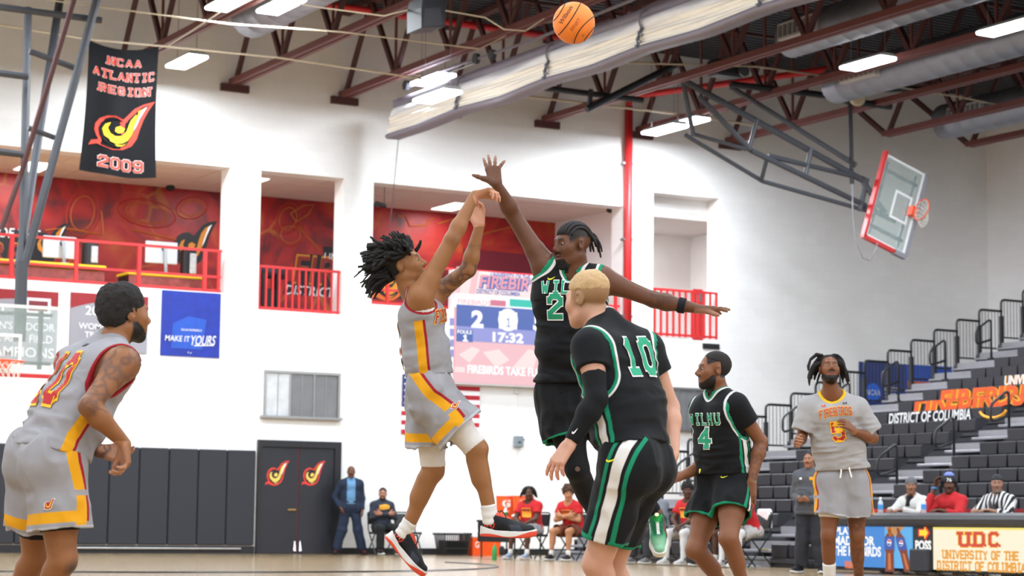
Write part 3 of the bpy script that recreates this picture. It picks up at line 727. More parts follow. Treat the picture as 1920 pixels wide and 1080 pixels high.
# gallery furniture
M_SILVER = mat('silver_plastic', '#c3c8cc', .35)
M_YEL = mat('yellow_edge', '#f2c21a', .5)
def wrap_mat():
    return mat('printed_wrap', '#8a3b34', .5, noise=.8, nscale=9)
for k, (px0, px1, pz, lab) in enumerate(((-10, 200, 495, 'printed gallery desk under the left white monitor'), (240, 384, 508, 'printed gallery desk with yellow edge under the right white monitor'))):
    a = onY(px0, pz, 41.4); b_ = onY(px1, pz, 41.4)
    t = thing('gallery_desk', lab, 'desk', ((a[0] + b_[0]) / 2, 41.7, 4.72), 'gallery desks')
    MB().cbox((a[0], 41.4, 5.52 if k else 5.6), (b_[0], 42.1, 5.58 if k else 5.66), .015).build('desk_top', M_YEL, t)
    MB().box((a[0] + .03, 41.42, 4.9), (b_[0] - .03, 41.46, 5.53)).build('desk_front', wrap_mat(), t)
    MB().box((a[0] + .03, 41.46, 4.72), (a[0] + .08, 42.05, 5.53)).build('desk_leg', M_BLACK, t); MB().box((b_[0] - .08, 41.46, 4.72), (b_[0] - .03, 42.05, 5.53)).build('desk_leg', M_BLACK, t)
def dpt(px, py): return onY(px, py, 41.7)
for k, (x0, y0, x1, y1, lab) in enumerate(((81, 443, 143, 484, 'left white computer monitor seen from behind'), (273, 453, 333, 494, 'right white computer monitor seen from behind'))):
    a = dpt(x0, (y0 + y1) / 2); b_ = dpt(x1, (y0 + y1) / 2); zt = dpt((x0 + x1) / 2, y0)[2]; zb = dpt((x0 + x1) / 2, y1)[2]; cx = (a[0] + b_[0]) / 2 + .05
    base = 5.58 if k else 5.66
    t = thing('computer_monitor', lab, 'monitor', (cx, 41.75, base), 'gallery monitors')
    MB().cbox((a[0], 41.7, zb), (b_[0], 41.74, zt), .01).build('screen_back', M_SILVER, t)
    MB().tube(rounded([(cx, 41.55, base + .01), (cx, 41.6, base + .3), (cx, 41.64, zt - .12), (cx, 41.7, zt - .13)], .08), .035, 8).build('stand', mat('monitor_stand', '#9ba1a5', .4), t, smooth=True)
    MB().lathe((cx, 41.58, base), [(.13, 0), (.13, .012), (.11, .016)], 20).build('stand_base', M_SILVER, t)
    MB().lathe((cx, 41.69, zt - .14), [(.055, 0), (.05, .02)], 16, (0, -1, 0)).build('hinge_cap', M_BLACK, t)
for k, (cx_, y0, y1, lab) in enumerate(((172, 452, 497, 'black card reader box right of the left monitor'), (357, 466, 510, 'black card reader box right of the right monitor'))):
    c = dpt(cx_, (y0 + y1) / 2); zt = dpt(cx_, y0)[2]; zb = 5.58 if k else 5.66
    t = thing('ticket_scanner', lab, 'device', (c[0], 41.75, zb), 'gallery devices')
    MB().cbox((c[0] - .14, 41.68, zb), (c[0] + .14, 41.95, zt), .04).build('casing', M_BLACK, t)
    MB().cbox((c[0] - .02, 41.66, zb + .08), (c[0] + .12, 41.685, zt - .1), .01).build('face_plate', mat('scanner_face', '#b7babd', .3, noise=.5, nscale=14), t)
# dark stroller-like equipment case in the second opening
c = onY(508, 540, 41.2)
t = thing('equipment_cart', 'black equipment cart behind the barred railing', 'cart', (c[0], 41.2, 4.72))
MB().tube([(c[0] - .28, 41.2, 5.75), (c[0] + .28, 41.2, 5.75)], .14, 16).build('roll', M_PAD, t, smooth=True)
MB().box((c[0] - .26, 41.05, 4.72), (c[0] - .2, 41.35, 5.7)).box((c[0] + .06, 41.05, 4.72), (c[0] + .12, 41.35, 5.7)).build('legs_frame', M_BLACK, t)
MB().box((c[0] - .2, 41.1, 5.0), (c[0] + .06, 41.3, 5.4)).build('bin', M_BLACK, t)
# small ceiling cameras
for px, py, lab in ((312, 357, 'small black camera under the left gallery ceiling'), (1145, 396, 'small black camera under the gallery ceiling by the red pipe')):
    c = onZ(px, py, 7.66)
    t = thing('dome_camera', lab, 'camera', (c[0], min(c[1], 43.5), 7.66))
    yy = min(c[1], 43.5)
    MB().lathe((c[0], yy, 7.62), [(.03, 0), (.09, .02), (.1, .08), (.07, .12)], 16).build('dome', M_BLACK, t, smooth=True)
    MB().box((c[0] - .06, yy - .06, 7.71), (c[0] + .06, yy + .06, 7.735)).build('mount', M_FIX, t)
# black hanging lamp and cable in the third opening
c = onY(714, 385, 40.9)
t = thing('hanging_microphone', 'small black device hanging in the gallery above the shooter', 'device', (c[0], 40.9, c[2]))
MB().tube([(c[0] - .2, 40.9, c[2] - .03), (c[0] - .1, 40.9, c[2] + .03), (c[0] + .1, 40.9, c[2]), (c[0] + .12, 40.9, c[2] - .04)], [.03, .05, .05, .02], 8).build('body', M_BLACK, t, smooth=True)
MB().tube([(c[0] + .08, 40.9, c[2]), (c[0] + .08, 40.9, 7.73)], .008, 5).build('rod', M_BLACK, t)
a = onY(748, 250, 38.55); b_ = onY(722, 470, 38.55)
o = MB().tube([(a[0], 38.55, a[2]), (a[0] - .1, 38.55, (a[2] + b_[2]) / 2), (b_[0], 38.55, b_[2] - .6)], .008, 5).build('hanging_cable', M_BLACK); tag(o, 'thin dark cable hanging from the end of the folded curtain', 'cable')
# items in the fourth opening
c = onY(1313, 486, GY - .35)
t = thing('fire_alarm', 'small round red fire alarm in the right gallery opening', 'alarm', (c[0], GY - .3, c[2]))
MB().lathe((c[0], GY - .305, c[2]), [(.1, 0), (.1, .05), (.06, .07)], 18, (0, -1, 0)).build('bell', M_RED, t)
MB().tube([(c[0] + .12, GY - .32, c[2] - .1), (c[0] + .12, GY - .32, 7.6)], .015, 6).build('conduit', M_STEEL, t)
x0, x1, z0, z1 = wrect(1301, 542, 1319, 606, 42.6)
t = thing('extinguisher_cabinet', 'red cabinet with glass slots behind the right barred railing', 'cabinet', ((x0 + x1) / 2, 42.6, 4.72))
MB().cbox((x0, 42.6, 4.72), (x1, 42.68, z1), .02).build('casing', M_RED, t)
for q in (.25, .62): MB().cbox((x0 + .06, 42.58, z0 + (z1 - z0) * q), (x1 - .06, 42.605, z0 + (z1 - z0) * (q + .25)), .02).build('glass_slot', M_GLASSW, t)

# scoreboard display
sx0, sx1, sz0, sz1 = 21.30, 24.35, 3.58, 5.92
SY = WY - .22
t = thing('scoreboard_display', 'large lit scoreboard display on the wall between shooter and defender', 'scoreboard', ((sx0 + sx1) / 2, SY, sz0))
MB().box((sx0 - .03, SY + .01, sz0 - .03), (sx1 + .03, SY + .2, sz1 + .03)).build('cabinet', M_FIX, t)
def E(nm, c, s=1.0): return mat(nm, c, .5, emit=s, screen=True)
def sp(px, py): return onY(px, py, SY)
def scr(name, x0, y0, x1, y1, m, d=0):
    x0 = max(x0, 838); x1 = min(x1, 1075)
    a = sp(x0, (y0 + y1) / 2)[0]; b = sp(x1, (y0 + y1) / 2)[0]; z1_ = sp((x0 + x1) / 2, y0)[2]; z0_ = sp((x0 + x1) / 2, y1)[2]
    a = max(a, sx0); b = min(b, sx1); z0_ = max(z0_, sz0); z1_ = min(z1_, sz1)
    return MB().box((a, SY - d - .004, z0_), (b, SY - d, z1_)).build(name, m, t)
def stx(txt, x0, y0, x1, y1, m, d=.012, **k):
    a = sp(x0, (y0 + y1) / 2)[0]; b = sp(x1, (y0 + y1) / 2)[0]; z1_ = sp((x0 + x1) / 2, y0)[2]; z0_ = sp((x0 + x1) / 2, y1)[2]
    return flat_text('screen_text', txt, ((a + b) / 2, SY - d, (z0_ + z1_) / 2), AXX, AZZ, b - a, z1_ - z0_, m, t, lift=0, **k)
E_W = E('screen_white', '#ffffff', 1.1); E_P = E('screen_pink', '#f3bfc6', 1.0); E_P2 = E('screen_pink_pale', '#fbe2e0', 1.0); E_B = E('screen_blue', '#4763b4', 1); E_B2 = E('screen_periwinkle', '#9498da', 1); E_RO = E('screen_rose', '#d8738e', 1); E_TE = E('screen_teal', '#12c6b4', 1); E_HOT = E('screen_hot_pink', '#ef9aa8', 1)
MB().box((sx0, SY - .004, sz0), (sx1, SY + .01, sz1)).build('screen', E_P, t)
scr('screen_zone', 700, 478, 1180, 558, E_P2, .004)
for q, (a, b) in enumerate((((848, 560), (856, 500)), ((876, 565), (886, 508)), ((1010, 570), (1040, 520)))):
    V = [sp(*a), sp(a[0] + 12, a[1]), sp(b[0] + 12, b[1]), sp(*b)]
    MB().plate([v - A(0, .009, 0) for v in V], (0, -1, 0), .001).build('screen_shape', E_P, t)
scr('screen_zone', 846, 557, 1180, 583, E_W, .006)
scr('screen_zone', 700, 552, 846, 700, E_W, .005)
for y_ in (596, 616, 636, 655): scr('screen_zone', 700, y_, 843, y_ + 14, E_B2, .008)
scr('screen_zone', 919, 563, 948, 574, E_RO, .009); scr('screen_zone', 955, 564, 1060, 578, E_TE, .009)
stx('FIREBIRDS', 858, 562, 920, 572, E_P, bold=.03); stx('WILMU', 983, 568, 1035, 580, E_W, bold=.03)
scr('screen_zone', 855, 578, 1180, 618, E_B, .009); scr('screen_zone', 855, 618, 1180, 645, E_B2, .0095)
scr('screen_zone', 855, 618, 886, 641, E_B, .0115)
MB().lathe(sp(952, 600) - A(0, .0125, 0), [(.24, 0), (.24, .002)], 28, (0, -1, 0)).build('screen_badge', E_W, t)
scr('screen_zone', 935, 585, 969, 617, E_W, .0105)
stx('1', 948, 597, 956, 612, E_B, .016, block=1, thick=.7); stx('2', 883, 582, 906, 615, E_W, .016, bold=.05); stx('5', 999, 589, 1022, 621, E_W, .016, bold=.05)
stx('FOULS', 857, 619, 884, 626, E_W, .016, bold=.03); stx('1', 867, 629, 875, 639, E_W, .016, block=1, thick=1.6); stx('17:32', 923, 624, 981, 643, E_W, .016, bold=.04)
stx('UNIVERSITY OF THE', 920, 513, 994, 524, E_B, .012, bold=.03); stx('FIREBIRDS', 897, 521, 1030, 546, E_B, .012, bold=.09, shear=.15); stx('FIREBIRDS', 898, 520, 1028, 544, E_HOT, .016, bold=.02, shear=.15); stx('DISTRICT OF COLUMBIA', 893, 545, 975, 553, E_B, .012, bold=.03)
MB().lathe(sp(1000, 545) - A(0, .014, 0), [(.15, 0), (.15, .002)], 24, (0, -1, 0)).build('screen_badge', E_P2, t)
for (pts) in ([(860, 665), (885, 650), (900, 656), (880, 680)], [(960, 690), (990, 655), (1010, 660), (1000, 690)], [(905, 660), (935, 655), (955, 675), (930, 690)]):
    MB().plate([sp(*p_) - A(0, .007, 0) for p_ in pts], (0, -1, 0), .001).build('screen_shape', E_P2, t)
stx('FIREBIRDS TAKE FLIGHT', 876, 688, 1038, 704, E_W, .012, bold=.03); scr('screen_zone', 852, 688, 871, 698, E_P2, .008)
scr('screen_zone', 846, 575, 852, 702, E_HOT, .0085)

# flag on the wall
x0, x1, z0, z1 = wrect(753, 705, 899, 816, WY - .03)
t = thing('wall_flag', 'red and white striped national flag on the wall behind the shooter', 'flag', ((x0 + x1) / 2, WY - .03, z0))
M_FR = mat('flag_red', '#b3202f', .7); M_FW = mat('flag_white', '#efeff1', .7); M_FB = mat('flag_blue', '#27336e', .7)
sh = (z1 - z0) / 13
for i in range(13):
    V = []; nn = 10
    for q in range(nn + 1):
        xx = x0 + (x1 - x0) * q / nn; yy = WY - .03 - .012 * math.sin(q * 1.9 + i * .1)
        V += [(xx, yy, z0 + i * sh), (xx, yy, z0 + (i + 1) * sh)]
    mesh_obj('stripe', V, [(2 * q, 2 * q + 2, 2 * q + 3, 2 * q + 1) for q in range(nn)], M_FR if i % 2 == 0 else M_FW, t)
cw = (x1 - x0) * .4
can = MB().box((x0, WY - .052, z0 + 6 * sh), (x0 + cw, WY - .045, z1)).build('canton', M_FB, t)
star = [(math.sin(a) * (1 if i % 2 == 0 else .4), math.cos(a) * (1 if i % 2 == 0 else .4)) for i, a in enumerate(np.linspace(0, 2 * math.pi, 11)[:-1])]
for r_ in range(5):
    for c_ in range(6): flat_poly('star', star, (x0 + cw * (c_ + .5) / 6, WY - .052, z0 + 6 * sh + (z1 - z0 - 6 * sh) * (r_ + .5) / 5), AXX, AZZ, .03, M_FW, can, .002)
# electric box, sensor, conduit
c = onY(970, 828, WY)
t = thing('electric_box', 'grey electrical box on the white wall below the sensor', 'box', (c[0], WY, c[2]))
MB().cbox((c[0] - .1, WY - .1, c[2] - .12), (c[0] + .1, WY, c[2] + .12), .012).build('casing', mat('grey_enamel', '#7f8a90', .5), t)
MB().box((c[0] + .1, WY - .08, c[2] + .02), (c[0] + .13, WY - .05, c[2] + .06)).build('switch_lever', M_BLACK, t); MB().box((c[0] - .03, WY - .108, c[2] - .03), (c[0] + .03, WY - .1, c[2])).build('lock', M_BLACK, t)
c2 = onY(968, 732, WY)
MB().tube([(c[0], WY - .012, c[2] + .12), (c2[0], WY - .012, c2[2] - .06)], .01, 5).build('conduit', M_WHITE, t)
t = thing('wall_sensor', 'small white sensor on the wall above the electrical box', 'sensor', (c2[0], WY, c2[2]))
MB().cbox((c2[0] - .06, WY - .07, c2[2] - .07), (c2[0] + .06, WY, c2[2] + .07), .015).build('casing', M_FIX, t); MB().lathe((c2[0], WY - .07, c2[2]), [(.025, 0), (.015, .02)], 10, (0, -1, 0)).build('lens', M_GRILL, t)

# ================================================================== hanging things
# championship banner
def hbanner():
    Yb = 36.0
    TL = onY(167, 75, Yb); TR = onY(298, 87, Yb); BL = onY(150, 318, Yb); BR = onY(291, 334, Yb)
    o = thing('hanging_banner', 'black championship banner with red lettering and flame emblem', 'banner', ((TL + TR) / 2))
    n = 18; mm = 26; V = []
    def S(u, v, lift=0):
        p_ = (TL * (1 - u) + TR * u) * (1 - v) + (BL * (1 - u) + BR * u) * v
        p_ = p_ + A(0, .05 * math.sin(u * 9 + v * 1.5) * (.3 + .7 * v) - lift, 0)
        p_[2] -= .12 * (1 - v) * math.sin(math.pi * u) * 1.0 + .05 * v * math.sin(math.pi * u)
        p_[0] += .05 * math.sin(math.pi * v) * (.5 - u)
        return p_
    for j in range(mm + 1):
        for i in range(n + 1): V.append(S(i / n, j / mm))
    mesh_obj('cloth', V, [(j * (n + 1) + i, (j + 1) * (n + 1) + i, (j + 1) * (n + 1) + i + 1, j * (n + 1) + i + 1) for j in range(mm) for i in range(n)], mat('banner_black', '#0a0b10', .7, noise=.1, nscale=4, spec=.2), o, smooth=True)
    W0 = 130.0; H0 = 243.0
    def word(txt, u0, v0, u1, v1, serif=.9, slope=.0):
        for th, m, lf in ((1.85, mat('banner_white', '#f4e9e6', .7), .012), (1.25, mat('banner_salmon', '#d0402f', .7), .02)):
            v, f, (bw, bh) = block_mesh(txt, th, 1.5, serif if th > 2 else serif, sub=1)
            PT = []
            for (a, b) in v:
                u = u0 + (u1 - u0) * a / bw; w = v1 + (v0 - v1) * b / bh + slope * (u - u0)
                PT.append(S(u, w, lf))
            mesh_obj('lettering', PT, f, m, o)
    word('NCAA', .28, .078, .75, .13, slope=.02); word('ATLANTIC', .09, .182, .95, .238, slope=.02); word('REGION', .18, .298, .9, .352, slope=.02); word('2009', .23, .86, .82, .935, slope=.03)
    for pts, m, lf in [(FLAME_OUT, mat('banner_salmon', '#d0402f', .7), .014), (FLAME_DARK, mat('banner_black', '#1b1d25'), .02)] + [(q, mat('banner_yellow', '#f4d414', .6), .026) for q in FLAME_YEL] + [(FLAME_WHT, mat('banner_white', '#f4e9e6'), .032)]:
        PT = [S(.53 + q[0] * .9, .80 - q[1] * .385, lf) for q in pts]
        mesh_obj('emblem', PT, [tuple(range(len(PT)))], m, o)
hbanner()

def cable(label, pts, r=.012, m=None, n=5):
    o = MB().tube(pts, r, n).build('cable', m or M_CREAM_WIRE); return tag(o, label, 'cable', 'ceiling cables')
def cpx(pts, Y): return [onY(px, py, Y) for px, py in pts]
cable('cream conduit crossing behind the championship banner top', cpx([(-10, 45), (167, 74), (298, 86), (520, 108), (760, 143), (790, 148)], 36.02), .02)
cable('cream wire from the top left corner to the curtain end', cpx([(90, 0), (180, 12), (430, 45), (640, 60), (900, 92), (975, 52), (1040, 40)], 33.5), .014)
cable('cream wire passing the hanging fixture right of the banner', cpx([(313, 88), (430, 12), (450, -4)], 33.0), .014)
cable('cream wire looping towards the hanging speaker', cpx([(500, -3), (600, 14), (720, 30), (790, 12), (910, 33), (945, 55), (985, 58), (1020, 35)], 30.5), .012)
cable('cream conduit running above the folded basket frame', cpx([(760, 135), (980, 180), (1110, 195), (1280, 215), (1450, 240)], 38.6), .025)
cable('cream conduit crossing to the right edge above the backboard', cpx([(1180, 118), (1420, 125), (1600, 150), (1800, 182), (1930, 208)], 34.8), .02)

# loudspeaker
Ys = 30
t = thing('hanging_loudspeaker', 'dark grey loudspeaker hanging at the top edge left of the basketball', 'speaker', onY(812, 52, Ys))
V = [onY(*p_, Ys) for p_ in ((790, 52), (834, 50), (835, 8), (829, -8), (794, -8), (790, 14))]
MB().plate(V, (0, -1, 0), .5).build('cabinet', mat('speaker_black', '#141419', .6), t)
V = [onY(*p_, Ys - .005) for p_ in ((793, 50), (831, 48), (826, 14), (797, 16))]
MB().plate(V, (0, -1, 0), .02).build('grille', mat('speaker_grille', '#2b2a2f', .7, bump=.3, bscale=300), t)
MB().tube([onY(812, 0, Ys + .2), onY(812, -60, Ys + .2)], .02, 6).build('bracket', M_BLACK, t)

# folded divider curtain
def curtain():
    CX = 19.2; y0, y1 = 8.0, 38.65
    o = thing('divider_curtain', 'white folded divider curtain bundled under the roof with grey binding', 'curtain', (CX, 30, 8.3))
    M_CREAM = mat('cream_vinyl', '#f6efe2', .55, noise=.05, nscale=6); M_MESH = mat('white_mesh', '#ebebed', .7, noise=.08, nscale=5); M_BIND = mat('grey_binding', '#7e7884', .6, noise=.1, nscale=5)
    ns = 120
    straps = [35.65, 32.35, 29.35, 26.0, 22.6, 19.2]
    def dip(y):
        d_ = min(abs(y - s_) for s_ in straps); return min(d_ / 1.6, 1.0)
    def loft(name, prof, m, closed=True, folds=0):
        V = []; Fc = []; k = None
        for i in range(ns + 1):
            y = y1 + (y0 - y1) * i / ns; pr = prof(y, i); k = len(pr)
            for (x, z) in pr: V.append((CX + x, y, z))
        for i in range(ns):
            for j in range(k if closed else k - 1):
                q = (j + 1) % k; Fc.append((i * k + j, i * k + q, (i + 1) * k + q, (i + 1) * k + j))
        if closed: Fc += [tuple(range(k)), tuple(ns * k + j for j in range(k - 1, -1, -1))]
        return mesh_obj(name, V, Fc, m, o, smooth=not folds)
    def bundle(y, i):
        s_ = dip(y); zb = 8.42 - .06 * s_; zt = 8.74; pr = []
        n = 11
        for j in range(n):     # pleated face towards the court
            z = zt + (zb - zt) * j / (n - 1); pr.append((-.16 - .07 * j / (n - 1) - .02 * (j % 2) - .02 * math.sin(y * 2.3 + j), z))
        pr += [(.08, zb), (.12, (zb + zt) / 2), (.1, zt)]
        return pr
    loft('pleated_bundle', bundle, M_CREAM, folds=1)
    loft('upper_fold', lambda y, i: [(-.19 + .03 * math.sin(y * 3.1), 8.73), (-.17 + .04 * math.sin(y * 1.7), 8.84 + .02 * math.sin(y * 2.2)), (-.07, 8.95), (.06, 8.95), (.1, 8.84), (.12, 8.72)], M_MESH)
    loft('bottom_binding', lambda y, i: [(-.26, 8.43 - .06 * dip(y)), (-.28, 8.38 - .06 * dip(y)), (-.24, 8.34 - .06 * dip(y)), (.05, 8.35 - .06 * dip(y)), (.08, 8.43 - .06 * dip(y))], M_BIND)
    loft('top_track', lambda y, i: [(-.11, 8.93), (-.12, 9.08), (.1, 9.1), (.12, 8.93)], M_BIND)
    for s_ in straps:
        MB().tube([(CX - .27, s_, 8.38), (CX - .26, s_ + .02, 8.55), (CX - .2, s_, 8.73)], .03, 6).build('lacing', mat('lace_grey', '#5a5a66', .6), o)
        for j in range(5): MB().lathe((CX - .28 + .015 * j, s_ + .05 * (-1) ** j, 8.42 + j * .06), [(.028, 0), (.028, .02)], 8, (-1, 0, 0)).build('eyelet', M_DUCT, o)
        MB().tube(arc((CX - .05, s_, 8.85), A(-1, 0, 0), A(0, 0, 1), .2, -.6, 1.2, 7), .022, 6).build('strap', M_BIND, o)
    # rope pulleys at the end
    for (px, py) in ((762, 160), (893, 110), (923, 103)):
        c = onX(px, py, CX - .1)
        MB().lathe(c, [(.1, -.04), (.1, .04)], 14, (1, 0, 0)).build('pulley', mat('dark_steel', '#5b5f66', .45, metal=.6), o)
    MB().tube([onX(770, 152, CX - .1), onX(1000, 75, CX - .1), onX(1190, -2, CX - .1)], .03, 6).build('hoist_pipe', mat('lilac_steel', '#9b96a2', .4, metal=.5), o)
    MB().tube([onX(755, 168, CX - .1), onX(893, 118, CX - .1)], .012, 5).build('rope', M_STEEL, o)
curtain()

# ------------------------------------------------------------------ basket in the left background
M_FRAME = mat('dark_grey_steel', '#44464c', .5, noise=.1, nscale=6)
M_ORANGE = mat('rim_orange', '#f0521f', .45)
M_NET = mat('net_cord', '#e9e6dc', .8)
def glass_mat(name, tint, al):
    m = bpy.data.materials.new(name); m.use_nodes = True
    b = m.node_tree.nodes['Principled BSDF']; b.inputs['Base Color'].default_value = srgb(tint); b.inputs['Roughness'].default_value = .08; b.inputs['Alpha'].default_value = al
    return m
M_BGLASS = glass_mat('board_glass', '#cfe0dc', .22)
M_BWHITE = mat('board_white', '#eef0f0', .5)
def backboard(t, c, ex, ez, en, dirty=None, lower=False):
    """c = centre, ex along width, ez up, en towards the court"""
    W, H, T = 1.83, 1.07, .03
    def bx(nm, x0, x1, z0, z1, y0, y1, m, par=None):
        return MB().obox(c + ex * (x0 + x1) / 2 + ez * (z0 + z1) / 2 + en * (y0 + y1) / 2, (ex, ez, en), ((x1 - x0) / 2, (z1 - z0) / 2, (y1 - y0) / 2)).build(nm, m, par or t)
    g = bx('glass', -W / 2, W / 2, -H / 2, H / 2, -.012, 0, M_BGLASS)
    e = .05
    for q in ((-W / 2, W / 2, H / 2 - e, H / 2), (-W / 2, W / 2, -H / 2, -H / 2 + e), (-W / 2, -W / 2 + e, -H / 2 + e, H / 2 - e), (W / 2 - e, W / 2, -H / 2 + e, H / 2 - e)): bx('border', *q, -.014, .004, M_BWHITE)
    zb = -H / 2 + .15 + .0
    for q in ((-.305, .305, zb + .41, zb + .46), (-.305, .305, zb, zb + .05), (-.305, -.255, zb + .05, zb + .41), (.255, .305, zb + .05, zb + .41)): bx('target_square', *q, -.002, .005, M_BWHITE)
    if lower:
        bx('edge_pad', -W / 2 - .03, W / 2 + .03, -H / 2 - .06, -H / 2 - .0, -.04, .03, M_RED); bx('edge_pad', W / 2, W / 2 + .03, -H / 2, -H / 2 + .3, -.04, .03, M_RED); bx('edge_pad', -W / 2 - .03, -W / 2, -H / 2, -H / 2 + .3, -.04, .03, M_RED)
    # steel frame behind the glass
    for x in (-.62, .62): bx('rear_frame', x - .03, x + .03, -H / 2 + .08, H / 2 - .06, -.12, -.05, M_FRAME)
    for z in (-.36, .4): bx('rear_frame', -.8, .8, z - .025, z + .025, -.12, -.05, M_FRAME)
    # rim and net
    rc = c + ez * (-H / 2 + .15) + en * .38
    MB().tube([rc + .2286 * (math.cos(a) * ex + math.sin(a) * en) for a in np.linspace(0, 2 * math.pi, 29)[:-1]], .012, 8, closed=True).build('rim', M_ORANGE, t, smooth=True)
    MB().obox(c + ez * (-H / 2 + .13) + en * .08, (ex, ez, en), (.1, .07, .08)).build('rim_bracket', M_ORANGE, t)
    return rc
def net(t, rc, ex, en, hang):
    nb = MB(); n = 12
    for k in range(n):
        for dr in (1, -1):
            pts = []
            for j in range(7):
                f_ = j / 6; a = 2 * math.pi * (k + dr * j * .5) / n; r = .225 - .1 * f_ ** .7
                pts.append(rc + r * (math.cos(a) * ex + math.sin(a) * en) + hang * (.42 * f_))
            nb.tube(pts, .005, 4)
    nb.build('net', M_NET, t)
Yb = 33.1
cL = onY(5, 634, Yb)
t = thing('basketball_hoop', 'glass backboard with orange rim at the left edge', 'hoop', cL)
ez = AZZ; ex = AXX; en = -AYY
rc = backboard(t, cL, ex, ez, en, lower=True); net(t, rc, ex, en, -AZZ)
def tpx(nm, a, b, Y0, Y1, r, m=M_FRAME):
    MB().tube([onY(*a, Y0), onY(*b, Y1)], r, 8).build(nm, m, t)
tpx('mast', (41, 490), (37, 640), Yb + .25, Yb + .25, .1)
tpx('mast_arm', (112, 0), (35, 500), Yb + 2.5, Yb + .3, .07); tpx('mast_arm', (183, -5), (45, 500), Yb + .2, Yb + .25, .07)
tpx('mast_arm', (53, 15), (41, 495), Yb + 1.0, Yb + .3, .065); tpx('brace_rod', (140, -5), (38, 330), Yb - .6, Yb + .1, .045, M_TRUSSD); tpx('brace_rod', (38, 330), (2, 430), Yb + .1, Yb + .1, .045, M_TRUSSD)
tpx('cross_tube', (-10, 12), (190, 38), Yb + .4, Yb + .4, .055); tpx('cross_tube', (55, 96), (142, 128), Yb + .4, Yb + .4, .05); tpx('cross_tube', (53, 240), (102, 258), Yb + .3, Yb + .3, .045); tpx('cross_tube', (-10, 136), (52, 144), Yb + .6, Yb + .6, .055); tpx('cross_tube', (-5, 284), (45, 290), Yb + .5, Yb + .5, .055)

# ------------------------------------------------------------------ folded side basket on the right
Yr = 34.5
TL, TR_, BR_, BL_ = [onY(*p_, Yr) for p_ in ((1658, 280), (1740, 330), (1700, 487), (1615, 437))]
cR = (TL + TR_ + BR_ + BL_) / 4
exr = vn((TL - BL_) + (TR_ - BR_)); ezr = vn((TL - TR_) + (BL_ - BR_)); ezr = vn(ezr - exr * (exr @ ezr)); enr = -AYY
t = thing('folded_hoop', 'folded up glass backboard with orange rim on a long steel arm', 'hoop', cR)
rc = backboard(t, cR, exr, ezr, enr); net(t, rc, exr, enr, vn(A(.25, 0, -1)) * .62)
MB().obox(cR + ezr * .565, (exr, ezr, enr), (.95, .03, .06)).build('edge_pad', M_RED, t)
MB().obox(cR - exr * .945 + ezr * .16, (exr, ezr, enr), (.035, .42, .06)).build('edge_pad', M_RED, t)
MB().obox(cR - exr * .945 - ezr * .4, (exr, ezr, enr), (.05, .16, .06)).build('edge_pad', mat('grey_pad', '#8d8a91', .6), t); MB().obox(cR - ezr * .57, (exr, ezr, enr), (.93, .035, .05)).build('edge_pad', mat('grey_pad', '#8d8a91'), t)
def arm(nm, a, b, r=.06, y0=0, y1=0, m=None): MB().tube([onY(*a, Yr + y0), onY(*b, Yr + y1)], r, 8).build(nm, m or M_FRAME, t)
yb = .35
arm('arm_tube', (1280, 150), (1618, 338), .07, yb + .5, yb); arm('arm_tube', (1370, 163), (1605, 310), .055, yb + .9, yb); arm('arm_tube', (1310, 180), (1408, 282), .06, yb + .4, yb); arm('arm_tube', (1408, 282), (1622, 385), .06, yb, yb)
arm('arm_tube', (1285, 253), (1430, 340), .045, yb + .5, yb + .4); arm('arm_tube', (1430, 340), (1625, 395), .045, yb + .4, yb); arm('arm_tube', (1295, 250), (1400, 280), .04, yb + .6, yb); arm('arm_tube', (1440, 292), (1620, 335), .05, yb, yb)
arm('strut', (1420, 225), (1405, 275), .045, yb, yb); arm('strut', (1521, 278), (1510, 328), .05, yb, yb); arm('strut', (1437, 300), (1427, 340), .045, yb, yb + .4); arm('strut', (1625, 335), (1612, 395), .06, yb, yb)
arm('board_link', (1618, 340), (1660, 400), .06, yb, .1); arm('board_link', (1622, 388), (1680, 415), .06, yb, .1)
arm('drop_tube', (1594, 195), (1597, 345), .045, yb, yb, M_BLACK)
arm('carrier_beam', (1100, 205), (1270, 120), .07, .8, .8, M_BLACK); arm('carrier_beam', (1020, 165), (1205, 188), .06, 1.2, 1.0, M_BLACK); arm('carrier_beam', (1105, 200), (1108, 168), .05, .9, .9, M_BLACK); arm('carrier_beam', (1280, 150), (1300, 255), .05, .9, .9)
arm('carrier_beam', (1370, 158), (1600, 185), .07, .9, .5, M_BLACK); arm('carrier_beam', (1590, 170), (1780, 165), .06, .6, .4, M_BLACK); arm('carrier_beam', (1560, 185), (1670, 200), .07, .5, .5, M_BLACK); arm('carrier_beam', (1640, 150), (1590, 175), .06, .5, .5, M_BLACK)
cap_c = onY(1608, 184, Yr + .2); MB().lathe(cap_c, [(.16, -.06), (.17, .0), (.14, .05)], 18, (-.4, -1, 0)).build('winch_cap', mat('cream_plastic', '#d9cfae', .5), t)
c = onY(1360, 130, Yr + .6); MB().cbox(c - A(.35, .2, .16), c + A(.35, .2, .16), .05).build('winch_motor', M_BLACK, t)
MB().lathe(c + A(.25, -.25, -.05), [(.12, 0), (.12, .06)], 14, (0, -1, 0)).build('winch_drum', mat('dark_steel', '#5b5f66'), t)
MB().tube([onY(*p_, Yr - .1) for p_ in ((1598, 345), (1599, 400), (1605, 455), (1618, 484), (1630, 488), (1642, 470), (1645, 455))], .015, 6).build('hose', mat('grey_hose', '#8b8c92', .5), t, smooth=True)
